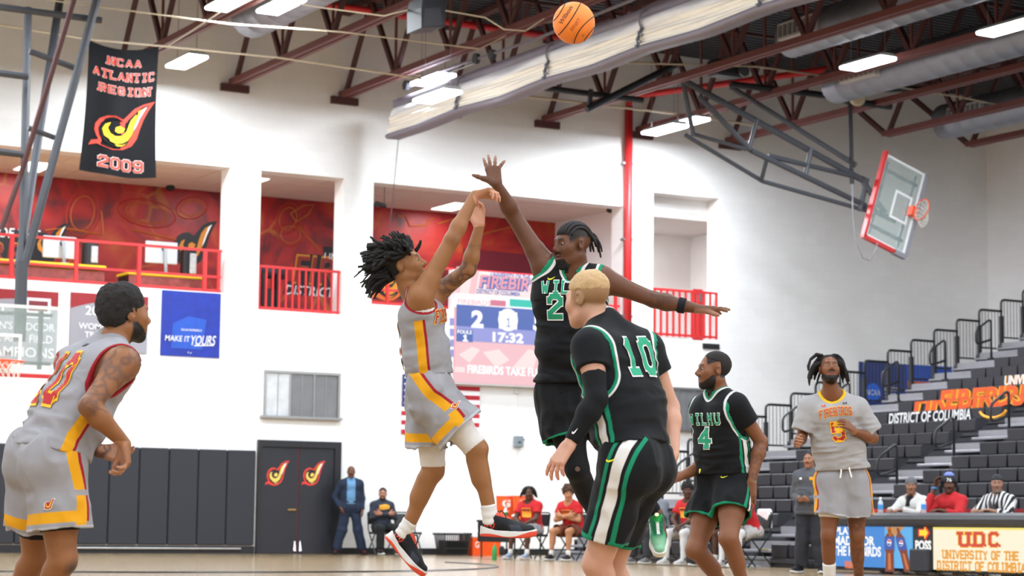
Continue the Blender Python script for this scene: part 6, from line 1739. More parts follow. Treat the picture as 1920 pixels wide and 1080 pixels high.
# ------------------------------------------------------------------ things on garments
def stick(name, v2, faces, c, xd, ud, w, h, target, m, parent, lift=.003, bend=0.0):
    """project flat artwork (unit box) onto a garment along its normal"""
    c = np.asarray(c, float); xd = vn(xd); ud = vn(ud); n = np.cross(xd, ud)
    me = target.data; base = org(target)
    bv = getattr(target, '_bv', None)
    key = target.name
    if key not in _bvh: _bvh[key] = BVHTree.FromPolygons([tuple(x.co) for x in me.vertices], [tuple(p.vertices) for p in me.polygons])
    bv = _bvh[key]; V = []; last = None
    for a, b in v2:
        o = c + xd * (a - .5) * w + ud * ((b - .5) * h + bend * (1 - (2 * a - 1) ** 2)) + n * .35 - base
        hit = bv.ray_cast(Vector(o), Vector(-n), .9)
        if hit[0] is not None: q = np.array(hit[0]) + n * lift; last = .35 - hit[3]
        else: q = o - n * (.35 - (last if last is not None else 0)) + n * lift
        V.append(q + base)
    return mesh_obj(name, V, faces, m, parent, smooth=True)
_bvh = {}
def refine(v2, f, maxlen=.06, asp=1.0):
    """subdivide long edges of flat artwork so it can follow a curved surface"""
    bm = bmesh.new(); vs = [bm.verts.new((a * asp, b, 0)) for a, b in v2]
    for q in f:
        try: bm.faces.new([vs[k] for k in q])
        except ValueError: pass
    for _ in range(3):
        ed = [e for e in bm.edges if e.calc_length() > maxlen]
        if not ed: break
        bmesh.ops.subdivide_edges(bm, edges=ed, cuts=1)
        bmesh.ops.triangulate(bm, faces=[q for q in bm.faces if len(q.verts) > 4])
    bm.verts.index_update()
    r = (np.array([(v.co.x / asp, v.co.y) for v in bm.verts]), [[v.index for v in q.verts] for q in bm.faces]); bm.free()
    return r
def stick_text(name, txt, c, xd, ud, w, h, target, parent, fill, edge=None, edge2=None, thick=1.35, ew=.55, serif=.55, gap=1.3, bend=0.0, lift=.003):
    lay = ([(edge2, thick + 2 * ew, 0)] if edge2 else []) + ([(edge, thick + ew, 1)] if edge else []) + [(fill, thick, 2)]
    for m, th, k in lay:
        v, f, (bw, bh) = block_mesh(txt, th, gap + thick, serif, sub=4); v = v / np.array([bw, bh])
        stick(name if k == 2 else name + '_outline', v, f, c, xd, ud, w, h, target, m, parent, lift + k * .0022, bend)
def stick_poly(name, pts, c, xd, ud, w, h, target, parent, m, lift=.004):
    v, f = refine(np.array(pts, float), [tuple(range(len(pts)))], .3)
    return stick(name, v, f, c, xd, ud, w, h, target, m, parent, lift)
SWOOSH = [(0, .35), (.12, .1), (.3, .02), (.55, .2), (1, .95), (.5, .5), (.25, .38), (.12, .5), (.08, .8)]
def px_at(px, py, z): return P(px, py, z), _r0, AZZ
def stick_flame(c, xd, ud, h, target, parent, lift=.004):
    for pts, col, k in [([((q[0]) * 1.18, (q[1] - .5) * 1.15 + .5) for q in FLAME_OUT], '#f4f0ec', 0), (FLAME_OUT, '#a32a26', 1)] + [(FLAME_YEL[0], '#f2b02a', 2)]:
        stick_poly('shorts_emblem', [(q[0] + .5, q[1]) for q in pts], c, xd, ud, h, h, target, parent, mat('emblem_patch_' + col, col, .7), lift + .0015 * k)

# ------------------------------------------------------------------ shoes
def shoe(person, heel, toe, up, upper_col, mid_col, out_col, L=None, h=None, side=None, accent=None, laces=None, logo=None, name='shoe', low=False, tongue=None, sock=None):
    """heel/toe: sole points in world space; up: direction out of the shoe"""
    heel = np.asarray(heel, float); toe = np.asarray(toe, float)
    x = vn(toe - heel); u = vn(np.asarray(up, float) - x * (np.asarray(up, float) @ x)); y = np.cross(u, x)
    L = L or np.linalg.norm(toe - heel); k = L / .31; h = h or person.h * .75
    def W(a, b, c): return heel + k * (x * a + y * b + u * c)
    def loc(p):
        q = (p - heel) / k; return (q @ x).astype(np.float32), (q @ y).astype(np.float32), (q @ u).astype(np.float32)
    circ = ((.042, .036), (.13, .036), (.215, .048), (.27, .036))
    def outline(a, b):
        d = None
        for i in range(len(circ) - 1):
            (x0, r0), (x1, r1) = circ[i], circ[i + 1]
            t = np.clip((a - x0) / (x1 - x0), 0, 1); e = np.sqrt((a - x0 - t * (x1 - x0)) ** 2 + b ** 2) - (r0 + (r1 - r0) * t)
            d = e if d is None else smin(d, e, .01)
        return d
    def bottom(a): return .9 * np.maximum(0, a - .21) ** 2 * 2.2 + .25 * np.maximum(0, .05 - a) ** 2
    def topz(a): return .036 + .022 * np.clip((.09 - a) / .09, 0, 1) + bottom(a)
    def sole(p):
        a, b, c = loc(p); d = outline(a, b)
        return np.maximum(np.maximum(d - .004 + .02 * np.abs(c - .02) , bottom(a) - c), c - topz(a)) * k
    up_pr = union([(capsule((.048, 0, .055), (.052, 0, .098), .036, .034), 0), (capsule((.09, 0, .075), (.2, 0, .05), .038, .036), .04), (capsule((.19, 0, .045), (.268, 0, .04), .04, .028), .03), (capsule((.1, 0, .1), (.135, 0, .088), .03, .026), .03)])
    hole = capsule((.058, 0, .1), (.05, 0, .22), .029, .04)
    def upper(p):
        a, b, c = loc(p); q = np.stack([a, b, c - bottom(a) * .8], 1)
        d = up_pr(q); d = np.maximum(d, outline(a, b) - .003); d = np.maximum(d, topz(a) - .006 - c)
        return np.maximum(d, -hole(q)) * k
    c0 = W(.15, 0, .06); lo, hi = c0 - .24 * k, c0 + .24 * k
    V, Q = polygonise(upper, lo, hi, h)
    a, b, c = loc(V)
    layers = []; masks = []
    if accent:
        for col, fn, so in accent: layers.append((col, so)); masks.append(fn(a, b, c))
    o = np_mesh(name, V, Q, mask_mat('shoe_upper_%s' % id(accent) if accent else 'shoe_upper_' + upper_col, upper_col, layers, rough=.6, noise=.15, nscale=60), person.o, person.base, masks)
    V, Q = polygonise(sole, lo, hi, h); a, b, c = loc(V)
    np_mesh('shoe_sole', V, Q, mask_mat('shoe_sole_%s_%s' % (mid_col, out_col), mid_col, [(out_col, .0012)], rough=.5, noise=.03), o, person.base, [.011 + .012 * np.clip((a - .2) / .08, 0, 1) + .006 * np.sin(a * 30) - (c - bottom(a))])
    if laces:
        for i in range(5):
            t = .1 + i * .024; z = .112 - (t - .1) * .42
            pts = [W(t + .01 * q, .024 * math.sin(q * 1.3), z + .012 * math.cos(q * 1.3) + .003) for q in np.linspace(-1, 1, 7)]
            MB().tube(pts, .0035 * k, 5).build('lace', laces, o)
        MB().tube([W(.1, .0, .128), W(.09, .03, .14), W(.11, .05, .12), W(.12, .055, .085)], .003 * k, 5).build('lace', laces, o); MB().tube([W(.1, .0, .128), W(.115, -.03, .145), W(.14, -.05, .12), W(.15, -.055, .1)], .003 * k, 5).build('lace', laces, o)
    return o, W
# ------------------------------------------------------------------ hair
def locs(person, roots, name='hair', col='#17120f', r=.0085, m=None):
    mb = MB()
    for pts, r0 in roots:
        n = len(pts); mb.tube(pts, [r0 * (1 - .45 * (i / (n - 1)) ** 2) for i in range(n)], 6)
    return mb.build(name, m or mat('hair_' + col, col, .75, noise=.25, nscale=90, bump=.6, bscale=160), person.o, smooth=True)
def cap_hair(person, fn, col, lo_=-.16, hi_=.2, h=None, name='hair', rough=.85, bump=.8, bscale=240):
    """hair volume: fn(x, y, z) signed distance in head units"""
    J = person.J; s = person.hs
    def F_(p):
        q = ((p - J['head']) / s).astype(np.float32); return fn(q @ J['hr'].astype(np.float32), q @ J['hf'].astype(np.float32), q @ J['hu'].astype(np.float32), q) * s
    V, Q = polygonise(F_, J['head'] - .22 * s, J['head'] + .24 * s, h or person.h * .7)
    if name == 'beard': V = relax(V, Q, 3)
    return np_mesh(name, V, Q, mat('hair_' + col, col, rough, noise=.35, nscale=120, bump=bump, bscale=bscale), person.o, person.base)
def ell(x, y, z, c, r):
    k = np.sqrt(((x - c[0]) / r[0]) ** 2 + ((y - c[1]) / r[1]) ** 2 + ((z - c[2]) / r[2]) ** 2); return (k - 1) * min(r)
# ================================================================== the cast
FH = A(math.sin(PSI), math.cos(PSI), 0)
def D(x, y, z=0.0): return vn(_r0 * x + FH * y + AZZ * z)
def joints(z0, pts, torso_f, head_f, pel_f=None, head_up=None, kf=None, ft=None, hands=None, roll=None):
    """pts: name -> (px, py, dz): picture position and depth offset of each joint"""
    J = {k: P(v[0], v[1], z0 + (v[2] if len(v) > 2 else 0)) for k, v in pts.items()}
    J['tr'], J['tf'], J['tu'] = frame(J['neck'] - J['pelvis'], torso_f)
    pu = vn(vn(J['neck'] - J['pelvis']) * .6 + AZZ * .5)
    J['qr'], J['qf'], J['qu'] = frame(pu, pel_f if pel_f is not None else torso_f)
    J['hr'], J['hf'], J['hu'] = None, None, None
    hf = vn(head_f); hu = AZZ if head_up is None else np.asarray(head_up, float)
    hu = vn(hu - hf * (hu @ hf)); J['hf'], J['hu'] = hf, hu; J['hr'] = np.cross(hf, hu)
    for sd in 'RL':
        J['kf' + sd] = (kf or {}).get(sd, pel_f if pel_f is not None else torso_f); J['ft' + sd] = (ft or {}).get(sd, J['kf' + sd])
        if hands and sd in hands: J['hand' + sd] = hands[sd]
    return J
def tattoo(a, b, r, seed=1, dens=.22, sc=22):
    c = capsule(a, b, r)
    def fn(V, s):
        p = V.astype(np.float32); reg = -c(p)
        n = dens * .8 - np.abs(vnoise(p * np.float32(sc * 1.5), seed)); n2 = dens * .7 - np.abs(vnoise(p * np.float32(sc), seed + 3))
        return np.minimum(np.maximum(n, n2) * .04, reg) - .001
    return fn
def patch(c, r):
    c = np.asarray(c)
    return lambda V, s: r - np.sqrt(((V - c) ** 2).sum(1))

YEL, RED_, GREY, GRN, WHT, BLK = '#f3ad16', '#a81f2a', '#a9a7ac', '#12906a', '#ece9e6', '#0b0d12'
def leg_coords(p, V):
    """nearest leg's (forward, outward, below-hem distance) for shorts masks"""
    J = p.J; best = None
    for i, sd in enumerate('RL'):
        hp, kn = J['hip' + sd], J['kn' + sd]; t = vn(kn - hp); w = V - hp; al = w @ t; w = w - al[:, None] * t
        o = J['qr'] * (1 if sd == 'R' else -1); o = vn(o - t * (o @ t)); f = J['kf' + sd]; f = vn(f - t * (f @ t) - o * (f @ o))
        d = np.sqrt((w ** 2).sum(1)); hem = -p.hems[i][0](V.astype(np.float32))
        cur = [w @ f, w @ o, hem, d, al]
        if best is None: best = cur
        else:
            m = d < best[3]
            best = [np.where(m, a, b) for a, b in zip(cur, best)]
    return best
def firebird_shorts(p, nm, **k):
    def mk(V):
        fw_, ot, hem, d, al = leg_coords(p, V)
        bend = np.clip((al - .02) / .3, 0, 1)
        y0 = .005 + .035 * np.sin(np.clip(al / .34, 0, 1) * 3.0)
        side = np.where(ot > .03, .026 - np.abs(fw_ - y0), -1)
        red = np.where(ot > .03, .008 - np.abs(fw_ - y0 - .034), -1)
        band = np.minimum(.024 - np.abs(hem - .052), np.where((fw_ < y0 + .03) , .02, -.02))
        band = np.where(ot > -.2, band, -1)
        gap = .012 - np.abs(al - .13)
        side = np.minimum(side, -gap); red = np.minimum(red, -gap)
        return [np.maximum(side, band), np.minimum(red, hem - .028), .008 - np.abs(hem - .004)]
    return p.pants('shorts', 'shorts_' + nm, GREY, [(YEL, .0015), (RED_, .0015), ('#c3c3cc', .002)], mk, **k)
def firebird_top(p, nm, y0=0.0, **k):
    def mk(V):
        x, y, z = p.tl(V); v = V.astype(np.float32)
        ar = np.minimum.reduce([a(v) for a in p.cut['arm']]) if p.cut['arm'] else np.full(len(V), 1.0)
        nk = p.cut['neck'](v)
        yy = y - y0 + .02 * np.clip((-.12 - z) / .2, -1, 1)
        lowz = .0 - z
        side = np.where(np.abs(x) > .06, .024 - np.abs(yy), -1); red = np.where(np.abs(x) > .06, .007 - np.abs(yy - .031), -1)
        return [np.minimum(side, lowz), np.minimum(red, lowz), .014 - ar, .012 - nk]
    return p.top('jersey', 'jersey_' + nm, GREY, [(YEL, .0015), (RED_, .0015), (RED_, .0015), (k.pop('neck_col', RED_), .0015)], mk, **k)
def wild_shorts(p, nm, stripe=True, wide=.022, y0=0.0, hem_w=.012, **k):
    def mk(V):
        fw_, ot, hem, d, al = leg_coords(p, V)
        yy = fw_ - y0
        w = np.where(ot > .02, wide - np.abs(yy), -1) if stripe else np.full(len(V), -1.0)
        g = np.where(ot > .02, .009 - np.abs(np.abs(yy) - wide - .026), -1) if stripe else np.full(len(V), -1.0)
        hm = hem_w - hem
        hm = np.where(np.abs(yy) + np.where(ot > .02, 0, 1) < wide + .012, -1, hm) if stripe else hm
        return [w, np.maximum(g, hm)]
    return p.pants('shorts', 'shorts_' + nm, BLK, [(WHT, .0015), (GRN, .0015)], mk, **k)
def wild_top(p, nm, wide=.02, y0=0.0, nt=1.0, **k):
    def mk(V):
        x, y, z = p.tl(V); v = V.astype(np.float32)
        if p.cut['arm']: ar = np.minimum.reduce([a(v) for a in p.cut['arm']])
        else:
            ar = np.minimum.reduce([np.abs(capsule(p.J['sh' + sd] + p.J['tr'] * sg * .03, p.J['sh' + sd] + p.J['tr'] * sg * .03 + vn(p.J['el' + sd] - p.J['sh' + sd]) * .12, .1 * p.s)(v)) for sd, sg in (('R', 1), ('L', -1))])
        nk = p.cut['neck'](v); yy = y - y0
        lo = -.03 - z
        w = np.where(np.abs(x) > .05, wide - np.abs(yy), -1); g = np.where(np.abs(x) > .05, .009 - np.abs(np.abs(yy) - wide - .022), -1)
        if p.cut['arm']: aw, ag = .008 - np.abs(ar - .008), .005 - np.abs(ar - .021)
        else: aw, ag = .0065 - np.abs(ar), np.full(len(V), -1.0)
        return [np.maximum(np.minimum(w, lo), np.maximum(.006 * nt - np.abs(nk - .02 * nt), ag if p.cut['arm'] else aw)), np.maximum(np.minimum(g, lo), np.maximum(.007 * nt - np.abs(nk - .007 * nt), aw if p.cut['arm'] else -1))]
    return p.top('jersey', 'jersey_' + nm, BLK, [(WHT, .0015), (GRN, .0015)], mk, **k)
M_SY = mat('print_yellow', '#f0c832', .7); M_SR = mat('jersey_red', '#b01c22', .7); M_SGN = mat('jersey_green', '#12906a', .7); M_SW = mat('jersey_white', '#f0eeea', .7); M_SG = mat('jersey_gold', '#f5b81e', .7)
M_SWOOSH = mat('swoosh_yellow', '#e8e01c', .6)

# ------------------------------------------------------------------ A: crouching player at the left, seen from behind
def player_left():
    z0 = 9.5
    J = joints(z0, dict(pelvis=(90, 860), chest=(174, 704, .14), neck=(206, 648, .2), head=(236, 589, .22), shR=(229, 682, -.01), shL=(134, 684, .29), elR=(166, 762, -.2), wrR=(234, 832, -.08), elL=(150, 800, .3), wrL=(184, 846, .05),
                        hipR=(106, 872, -.07), hipL=(72, 868, .07), knR=(116, 1052, -.12), knL=(66, 1046, .15), anR=(72, 1190, .05), anL=(20, 1180, .3)),
               D(.8, .6, -.1), D(.8, .6, .02), D(.75, .6, 0), kf={'R': D(.9, .3), 'L': D(.9, .3)},
               hands={'R': (D(.1, -.05, -1), D(-.85, -.45, 0), dict(curl=(.75, .7, .4), spread=.03, thumb=(.5, .6, .3))), 'L': (D(.95, -.15, -.22), D(-.1, -.5, .85), dict(curl=(.35, .4, .25), spread=.06, thumb=(.6, .4, .2)))})
    sh, el = J['shR'], J['elR']
    p = Person('player in grey crouching at the left edge, seen from behind', J, 1.0, 1.04, skin='#a06a44', beard='beard', beard_col='#1c130f', palm='#c08a6c',
               extra_masks=[('#6e4f42', tattoo(sh, sh + (el - sh) * .85, .085, 3, .2, 17), .006), ('#745040', tattoo(J['wrL'] - (J['wrL'] - J['elL']) * .5, J['wrL'], .06, 5, .25, 26), .006), ('#5b4640', patch(J['knR'] + D(.9, -.4) * .055 - AZZ * .03, .03), .02)])
    jr = firebird_top(p, 'A', y0=-.01, neck='round', hem_up=.02, off=.016, loose=.014, armhole=.1, wr=.013, seed=4)
    tr, tf, tu = J['tr'], J['tf'], J['tu']
    stick_text('number', '10', J['chest'] - tu * .10, tr, tu, .19, .22, jr, jr, M_SR, M_SG, thick=1.3, ew=.7, serif=.3)
    stick_poly('jersey_patch', [(0, 0), (1, 0), (1, 1), (0, 1)], J['chest'] + tu * .10 - tr * .0, tr, tu, .034, .022, jr, jr, mat('patch_dark', '#3a2a30', .7))
    so = firebird_shorts(p, 'A', frac=.68, r0=.128, r1=.142, waist_up=.11, wr=.014, seed=2, wk=1.06)
    p.fit_tube('compression_shorts', 'compression_black', '#1c1a1e', J['hipR'] + (J['knR'] - J['hipR']) * .5, J['hipR'] + (J['knR'] - J['hipR']) * .69, .006, .12)
    p.fit_tube('compression_shorts', 'compression_black', '#1c1a1e', J['hipL'] + (J['knL'] - J['hipL']) * .5, J['hipL'] + (J['knL'] - J['hipL']) * .76, .006, .12)
    c = onX  # emblem on the near leg
    stick_flame(*px_at(113, 946, z0), .045, so, so)
    cap_hair(p, lambda x, y, z, q: np.maximum(np.maximum(smin(ell(x, y, z, (0, -.028, .055), (.09, .112, .09)), ell(x, y, z, (0, -.06, .0), (.075, .075, .075)), .03) - .006 * vnoise(q * 45) - .003 * vnoise(q * 110), -.085 - z + .0 - (y + .02) * .4), (y - .075) - .0) * 1.0, '#1a1412')
    for sd, an in (('R', J['anR']), ('L', J['anL'])):
        f = D(.85, .3); shoe(p, an - f * .07 - AZZ * (an[2] - .005), an + f * .24 - AZZ * (an[2] - .005), AZZ, '#1d1d20', '#f0eeea', '#e8542c', h=.008)
    # ring on the finger
    return p
PA = player_left()

# ------------------------------------------------------------------ B: the shooter
def player_shooter():
    z0 = 12.0
    J = joints(z0, dict(pelvis=(808, 724), chest=(789, 600), neck=(773, 552), head=(759, 498, 0), shR=(789, 556, -.165), shL=(806, 560, .165), elR=(847, 450, -.14), wrR=(890, 366, -.06), elL=(878, 506, .13), wrL=(899, 424, .12),
                        hipR=(812, 742, -.085), hipL=(808, 744, .085), knR=(893, 842, -.12), knL=(811, 884, .1), anR=(921, 972, -.12), anL=(759, 1000, .14)),
               D(1, -.1, 0), D(.93, -.2, .33), D(1, -.1, 0), head_up=D(-.3, 0, 1), kf={'R': D(1, -.1), 'L': D(.9, 0, .3)}, ft={'R': D(1, 0, -.05), 'L': D(.65, 0, -.75)},
               hands={'R': (D(.93, -.1, .3), D(.2, 0, -1), dict(curls=((.75, .55, .3), (.85, .6, .3), (.95, .65, .35), (1.0, .7, .4)), spread=.06, thumb=(.5, .7, .4))),
                      'L': (D(-.05, .1, 1), D(-.55, -.8, 0), dict(curls=((.1, .1, .1), (.25, .3, .2), (.4, .5, .3), (.5, .6, .3)), spread=.1, thumb=(.65, .5, .5)))})
    eL = J['elL']
    p = Person('shooter in grey leaping with both arms raised', J, 1.0, .93, skin='#a8734a', palm='#d79a7c', gaze=(0.2, 1, .4),
               extra_masks=[('#6b4c3a', tattoo(J['shL'] + (eL - J['shL']) * .35, eL, .06, 7, .3, 24), .006), ('#5a463c', tattoo(eL + (J['wrL'] - eL) * .35, eL + (J['wrL'] - eL) * .55, .035, 9, .25, 30), .006), ('#8a5a3a', patch(J['elR'] + D(.2, -1, 0) * .035, .03), .025)])
    jr = firebird_top(p, 'B', y0=0.0, neck='round', hem_up=.06, off=.008, loose=.004, armhole=.112, wr=.011, seed=11)
    tr, tf, tu = J['tr'], J['tf'], J['tu']
    stick_text('team_name', 'FIREBIRDS', J['chest'] + tu * .0, -tr, tu, .30, .06, jr, jr, M_SR, M_SG, thick=1.0, ew=.9, serif=.3)
    stick_text('number', '11', J['chest'] - tu * .12, tr, tu, .17, .2, jr, jr, M_SR, M_SG, thick=1.3, ew=.7, serif=.3)
    # white shirt showing in the arm hole
    ca = capsule(J['shR'] + tr * .0, J['shR'] + vn(J['elR'] - J['shR']) * .1, .085); base = p.torso_f(.003); lim = plane(J['shR'] - tu * .07, tu)
    p.garment('undershirt', lambda q: np.maximum(np.maximum(base(q), capsule(J['shR'] - tu * .06, J['shR'] - tu * .17, .13)(q)), lim(q)), J['shR'] - .25, J['shR'] + .2, 'undershirt_white', '#f3efec')
    so = firebird_shorts(p, 'B', frac=.64, r0=.125, r1=.15, waist_up=.12, wr=.016, seed=12, hem_tilt={'R': D(.2, 0, -.1) * .25, 'L': D(0, 0, 0) * 0}, wk=1.05)
    stick_flame(*px_at(856, 763, z0), .045, so, so)
    stick_poly('waist_mark', [(0, 0), (1, 0), (1, 1), (0, 1)], J['pelvis'] + J['qu'] * .085 + J['qf'] * .1, D(1, .3), AZZ, .03, .015, so, so, mat('patch_red', '#a02028', .7))
    for sd, t0, t1 in (('R', .45, .97), ('L', .5, .93)):
        hp, kn = J['hip' + sd], J['kn' + sd]
        p.fit_tube('leg_sleeve', 'leg_sleeve_white', '#f3eeea', hp + (kn - hp) * t0, hp + (kn - hp) * t1, .006, .125)
    black = [('#3a3f4c', lambda a, b, c: np.minimum(.03 - np.abs(a - .2 + (c - .05) * .6), .07 - c), .004), ('#d8402c', lambda a, b, c: .0035 - np.abs(np.sqrt((a - .055) ** 2 + (c - .065) ** 2) - .026), .001), ('#111114', lambda a, b, c: .022 - np.sqrt((a - .055) ** 2 + (c - .065) ** 2), .001),
             ('#e2452f', lambda a, b, c: np.maximum(np.minimum(.0045 - np.abs(np.abs(a - .055) - .009), .012 - np.abs(c - .065)), np.minimum(.004 - np.abs(c - .065), .012 - np.abs(a - .055))), .001), ('#f0593f', lambda a, b, c: c - .122 + .2 * np.abs(a - .06), .002)]
    lm = mat('lace_black', '#15151a', .8)
    an = J['anR']; f = D(1, -.12, -.04); u = D(.02, 0, 1); heel = an - f * .062 - u * .1
    shoe(p, heel, heel + f * .315, u, '#1a1a1e', '#f3f1ee', '#f0533a', laces=lm, accent=black, h=.0045)
    p.sleeve_on('sock', 'sock_white', '#f6f3f0', an + (J['knR'] - an) * .20, an - u * .035, .042, .044, wr=.0018, h=.005)
    an = J['anL']; f = D(.66, .05, -.75); u = D(.75, 0, .66); heel = an - f * .062 - u * .1
    shoe(p, heel, heel + f * .315, u, '#1a1a1e', '#f3f1ee', '#f0533a', laces=lm, accent=black, h=.0045)
    p.sleeve_on('sock', 'sock_white', '#f6f3f0', an + (J['knL'] - an) * .2, an - u * .03 , .042, .044, wr=.0018, h=.005)
    # flying twists
    rnd = random.Random(5); roots = []
    hr, hf, hu, c = J['hr'], J['hf'], J['hu'], J['head']
    wind = vn(D(-1, 0, .05))
    for i in range(300):
        th = rnd.uniform(0, 2 * math.pi); ph = rnd.uniform(0, 1)
        n = A(math.cos(th) * math.sqrt(1 - ph * ph), math.sin(th) * math.sqrt(1 - ph * ph), ph)
        x, y, z = n[0] * .076, -.018 + n[1] * .097, .034 + n[2] * .085
        if y > .055 and z < .075: continue
        if z < .02 and y > -.02: continue
        rt = c + hr * x + hf * y + hu * z; nn = vn(hr * n[0] + hf * n[1] + hu * n[2])
        L = rnd.uniform(.07, .125) * (1.25 if y < -.03 else 1)
        pts = [rt - nn * .012]; d = vn(nn * 1.0 + wind * .35 + A(rnd.gauss(0, .25), rnd.gauss(0, .25), rnd.gauss(0, .2)))
        for k in range(6):
            d = vn(d + wind * .22 - AZZ * (.10 if y < -.02 else .0) + A(rnd.gauss(0, .22), rnd.gauss(0, .22), rnd.gauss(0, .22)))
            pts.append(pts[-1] + d * L / 6)
        roots.append((pts, rnd.uniform(.009, .014)))
    for i in range(70):   # back locks hanging towards the nape
        x = rnd.uniform(-.07, .07); z = rnd.uniform(-.05, .03); rt = c + hr * x - hf * rnd.uniform(.085, .1) + hu * z
        pts = [rt]; d = vn(wind + AZZ * rnd.uniform(-.6, .5) + hr * rnd.gauss(0, .2)); L = rnd.uniform(.1, .19)
        for k in range(6):
            d = vn(d - AZZ * .2 + A(rnd.gauss(0, .15), rnd.gauss(0, .15), rnd.gauss(0, .15))); pts.append(pts[-1] + d * L / 6)
        roots.append((pts, rnd.uniform(.0055, .009)))
    hair = cap_hair(p, lambda x, y, z, q: np.maximum(np.maximum(ell(x, y, z, (0, -.022, .042), (.084, .104, .092)) - .006 * vnoise(q * 60), -.05 - z + .35 * (y + .05) * 1.0 + np.where(y > -.02, .06, 0)), y - .07 + np.where(z < .06, .03, 0)), '#15110f')
    locs(p, roots, 'hair_twists', '#15110f')
    return p
PB = player_shooter()

# ------------------------------------------------------------------ C: number 23 contesting the shot
def player_defender():
    z0 = 12.35
    J = joints(z0, dict(pelvis=(1074, 730), chest=(1068, 566), neck=(1072, 512), head=(1073, 459, -.02), shR=(1022, 500, 0), shL=(1128, 524, 0), elR=(963, 404, .05), wrR=(930, 344, -.06), elL=(1226, 562, -.06), wrL=(1304, 578, -.1),
                        hipR=(1050, 746), hipL=(1100, 746), knR=(1082, 880, -.1), knL=(1160, 866, .0), anR=(1132, 1000, .2), anL=(1230, 964, .15)),
               D(-.18, -1, 0), D(-.86, -.5, -.06), D(-.1, -1, 0), head_up=D(.05, 0, 1), kf={'R': D(.1, -1), 'L': D(.3, -1)}, ft={'R': D(0, -.6, -.8), 'L': D(.05, -.55, -.83)},
               hands={'R': (D(-.2, .3, .93), D(.05, 1, -.2), dict(curls=((.05, .12, .1), (.05, .1, .1), (.1, .1, .1), (.1, .1, .1)), spreads=(.1, -.02, -.22, -.75), thumb=(1.0, .0, .0))),
                      'L': (D(1, -.05, .0), D(0, .1, -1), dict(curls=((.05, .12, .1), (.0, .1, .1), (.1, .15, .1), (.3, .3, .2)), spread=.04, thumb=(.25, .5, .3)))})
    p = Person('tall defender in black number 23 reaching up to block', J, 1.06, .97, skin='#6f4630', beard='goatee', beard_col='#120d0b', mouth=.006, lip=(.28, .11, .1), gaze=(-.2, 1, .1), palm='#a87a64', hs=1.04,
               hairmask=('#20160f', lambda x, y, z: np.where(y < .055, z - .035 + .55 * np.maximum(0, y - .0) - .0, -1), .012),
               extra_masks=[('#523526', tattoo(J['elL'] + (J['wrL'] - J['elL']) * .05, J['elL'] + (J['wrL'] - J['elL']) * .62, .06, 21, .2, 24), .008), ('#2a1a14', patch(J['shR'] - J['tu'] * .075 + J['tf'] * .03 - J['tr'] * -.01, .028), .02)])
    tr, tf, tu = J['tr'], J['tf'], J['tu']
    jr = wild_top(p, 'C', wide=.0, y0=-.01, neck='v', hem_up=.035, off=.016, loose=.016, armhole=.092, wr=.013, seed=21)
    stick_text('team_name', 'WILMU', J['chest'] + tu * .085 + tf * .0, -tr, tu, .27, .062, jr, jr, M_SGN, M_SW, thick=1.3, ew=.7, serif=.3)
    stick_text('number', '23', J['chest'] - tu * .025, -tr, tu, .185, .115, jr, jr, M_SGN, M_SW, thick=1.5, ew=.7, serif=0)
    stick_poly('maker_mark', SWOOSH, J['chest'] + tu * .135 + tr * .085, -tr, tu, .045, .022, jr, jr, M_SWOOSH)
    so = wild_shorts(p, 'C', stripe=False, frac=.56, r0=.13, r1=.142, waist_up=.14, wr=.016, seed=22, hem_w=.012)
    wb_ = p.fit_tube  # tights below the shorts
    for sd in 'RL':
        hp, kn, an = J['hip' + sd], J['kn' + sd], J['an' + sd]
        p.fit_tube('tights', 'tights_black', '#0e0e12', hp + (kn - hp) * .4, kn + vn(kn - hp) * .05, .006, .13); p.fit_tube('tights', 'tights_black', '#0e0e12', kn - vn(an - kn) * .05, an - (an - kn) * .06, .006, .11)
    stick_poly('knee_mark', [(0, .4), (.2, .1), (.6, .0), (.9, .2), (1, .5), (.8, .85), (.4, 1), (.1, .75)], J['knR'], D(1, 0), AZZ, .03, .03, p.o, p.o, mat('mark_tan', '#5e4338', .7), lift=.012)
    band_a = J['elL'] + (J['wrL'] - J['elL']) * .58; band_b = J['elL'] + (J['wrL'] - J['elL']) * .76
    p.sleeve_on('wrist_band', 'band_black', '#14161e', band_a, band_b, .047, .043, h=.005)
    an = J['anL']; f = D(.06, -.62, -.78); u = D(-.05, -.75, .62); heel = an - f * .06 - u * .095
    gr = [('#0c6b46', lambda a, b, c: np.minimum(.045 - np.abs(b), c - .085) + 0 * a, .004), ('#e9efe9', lambda a, b, c: np.minimum(.0085 - np.abs(b), np.minimum(c - .045, .2 - a)), .001), ('#8fcaa5', lambda a, b, c: a - .215, .02), ('#0a9e3c', lambda a, b, c: c - .118, .003)]
    o, W = shoe(p, heel, heel + f * .315, u, '#2fa56d', '#ecebe2', '#f2efe4', laces=mat('lace_green', '#0d4c38', .8), accent=gr, h=.0045)
    MB().lathe(W(.098, 0, .138), [(.013, 0), (.013, .004)], 16, u).build('tongue_badge', mat('badge_cream', '#e6dcae', .6), o)
    an = J['anR']; f = D(.0, -.6, -.8); u = D(0, -.8, .6); heel = an - f * .06 - u * .095
    shoe(p, heel, heel + f * .315, u, '#2fa56d', '#ecebe2', '#f2efe4', h=.009)
    # cornrows running back into short braids
    rnd = random.Random(9); roots = []; hr, hf, hu, c = J['hr'], J['hf'], J['hu'], J['head']; S = p.hs
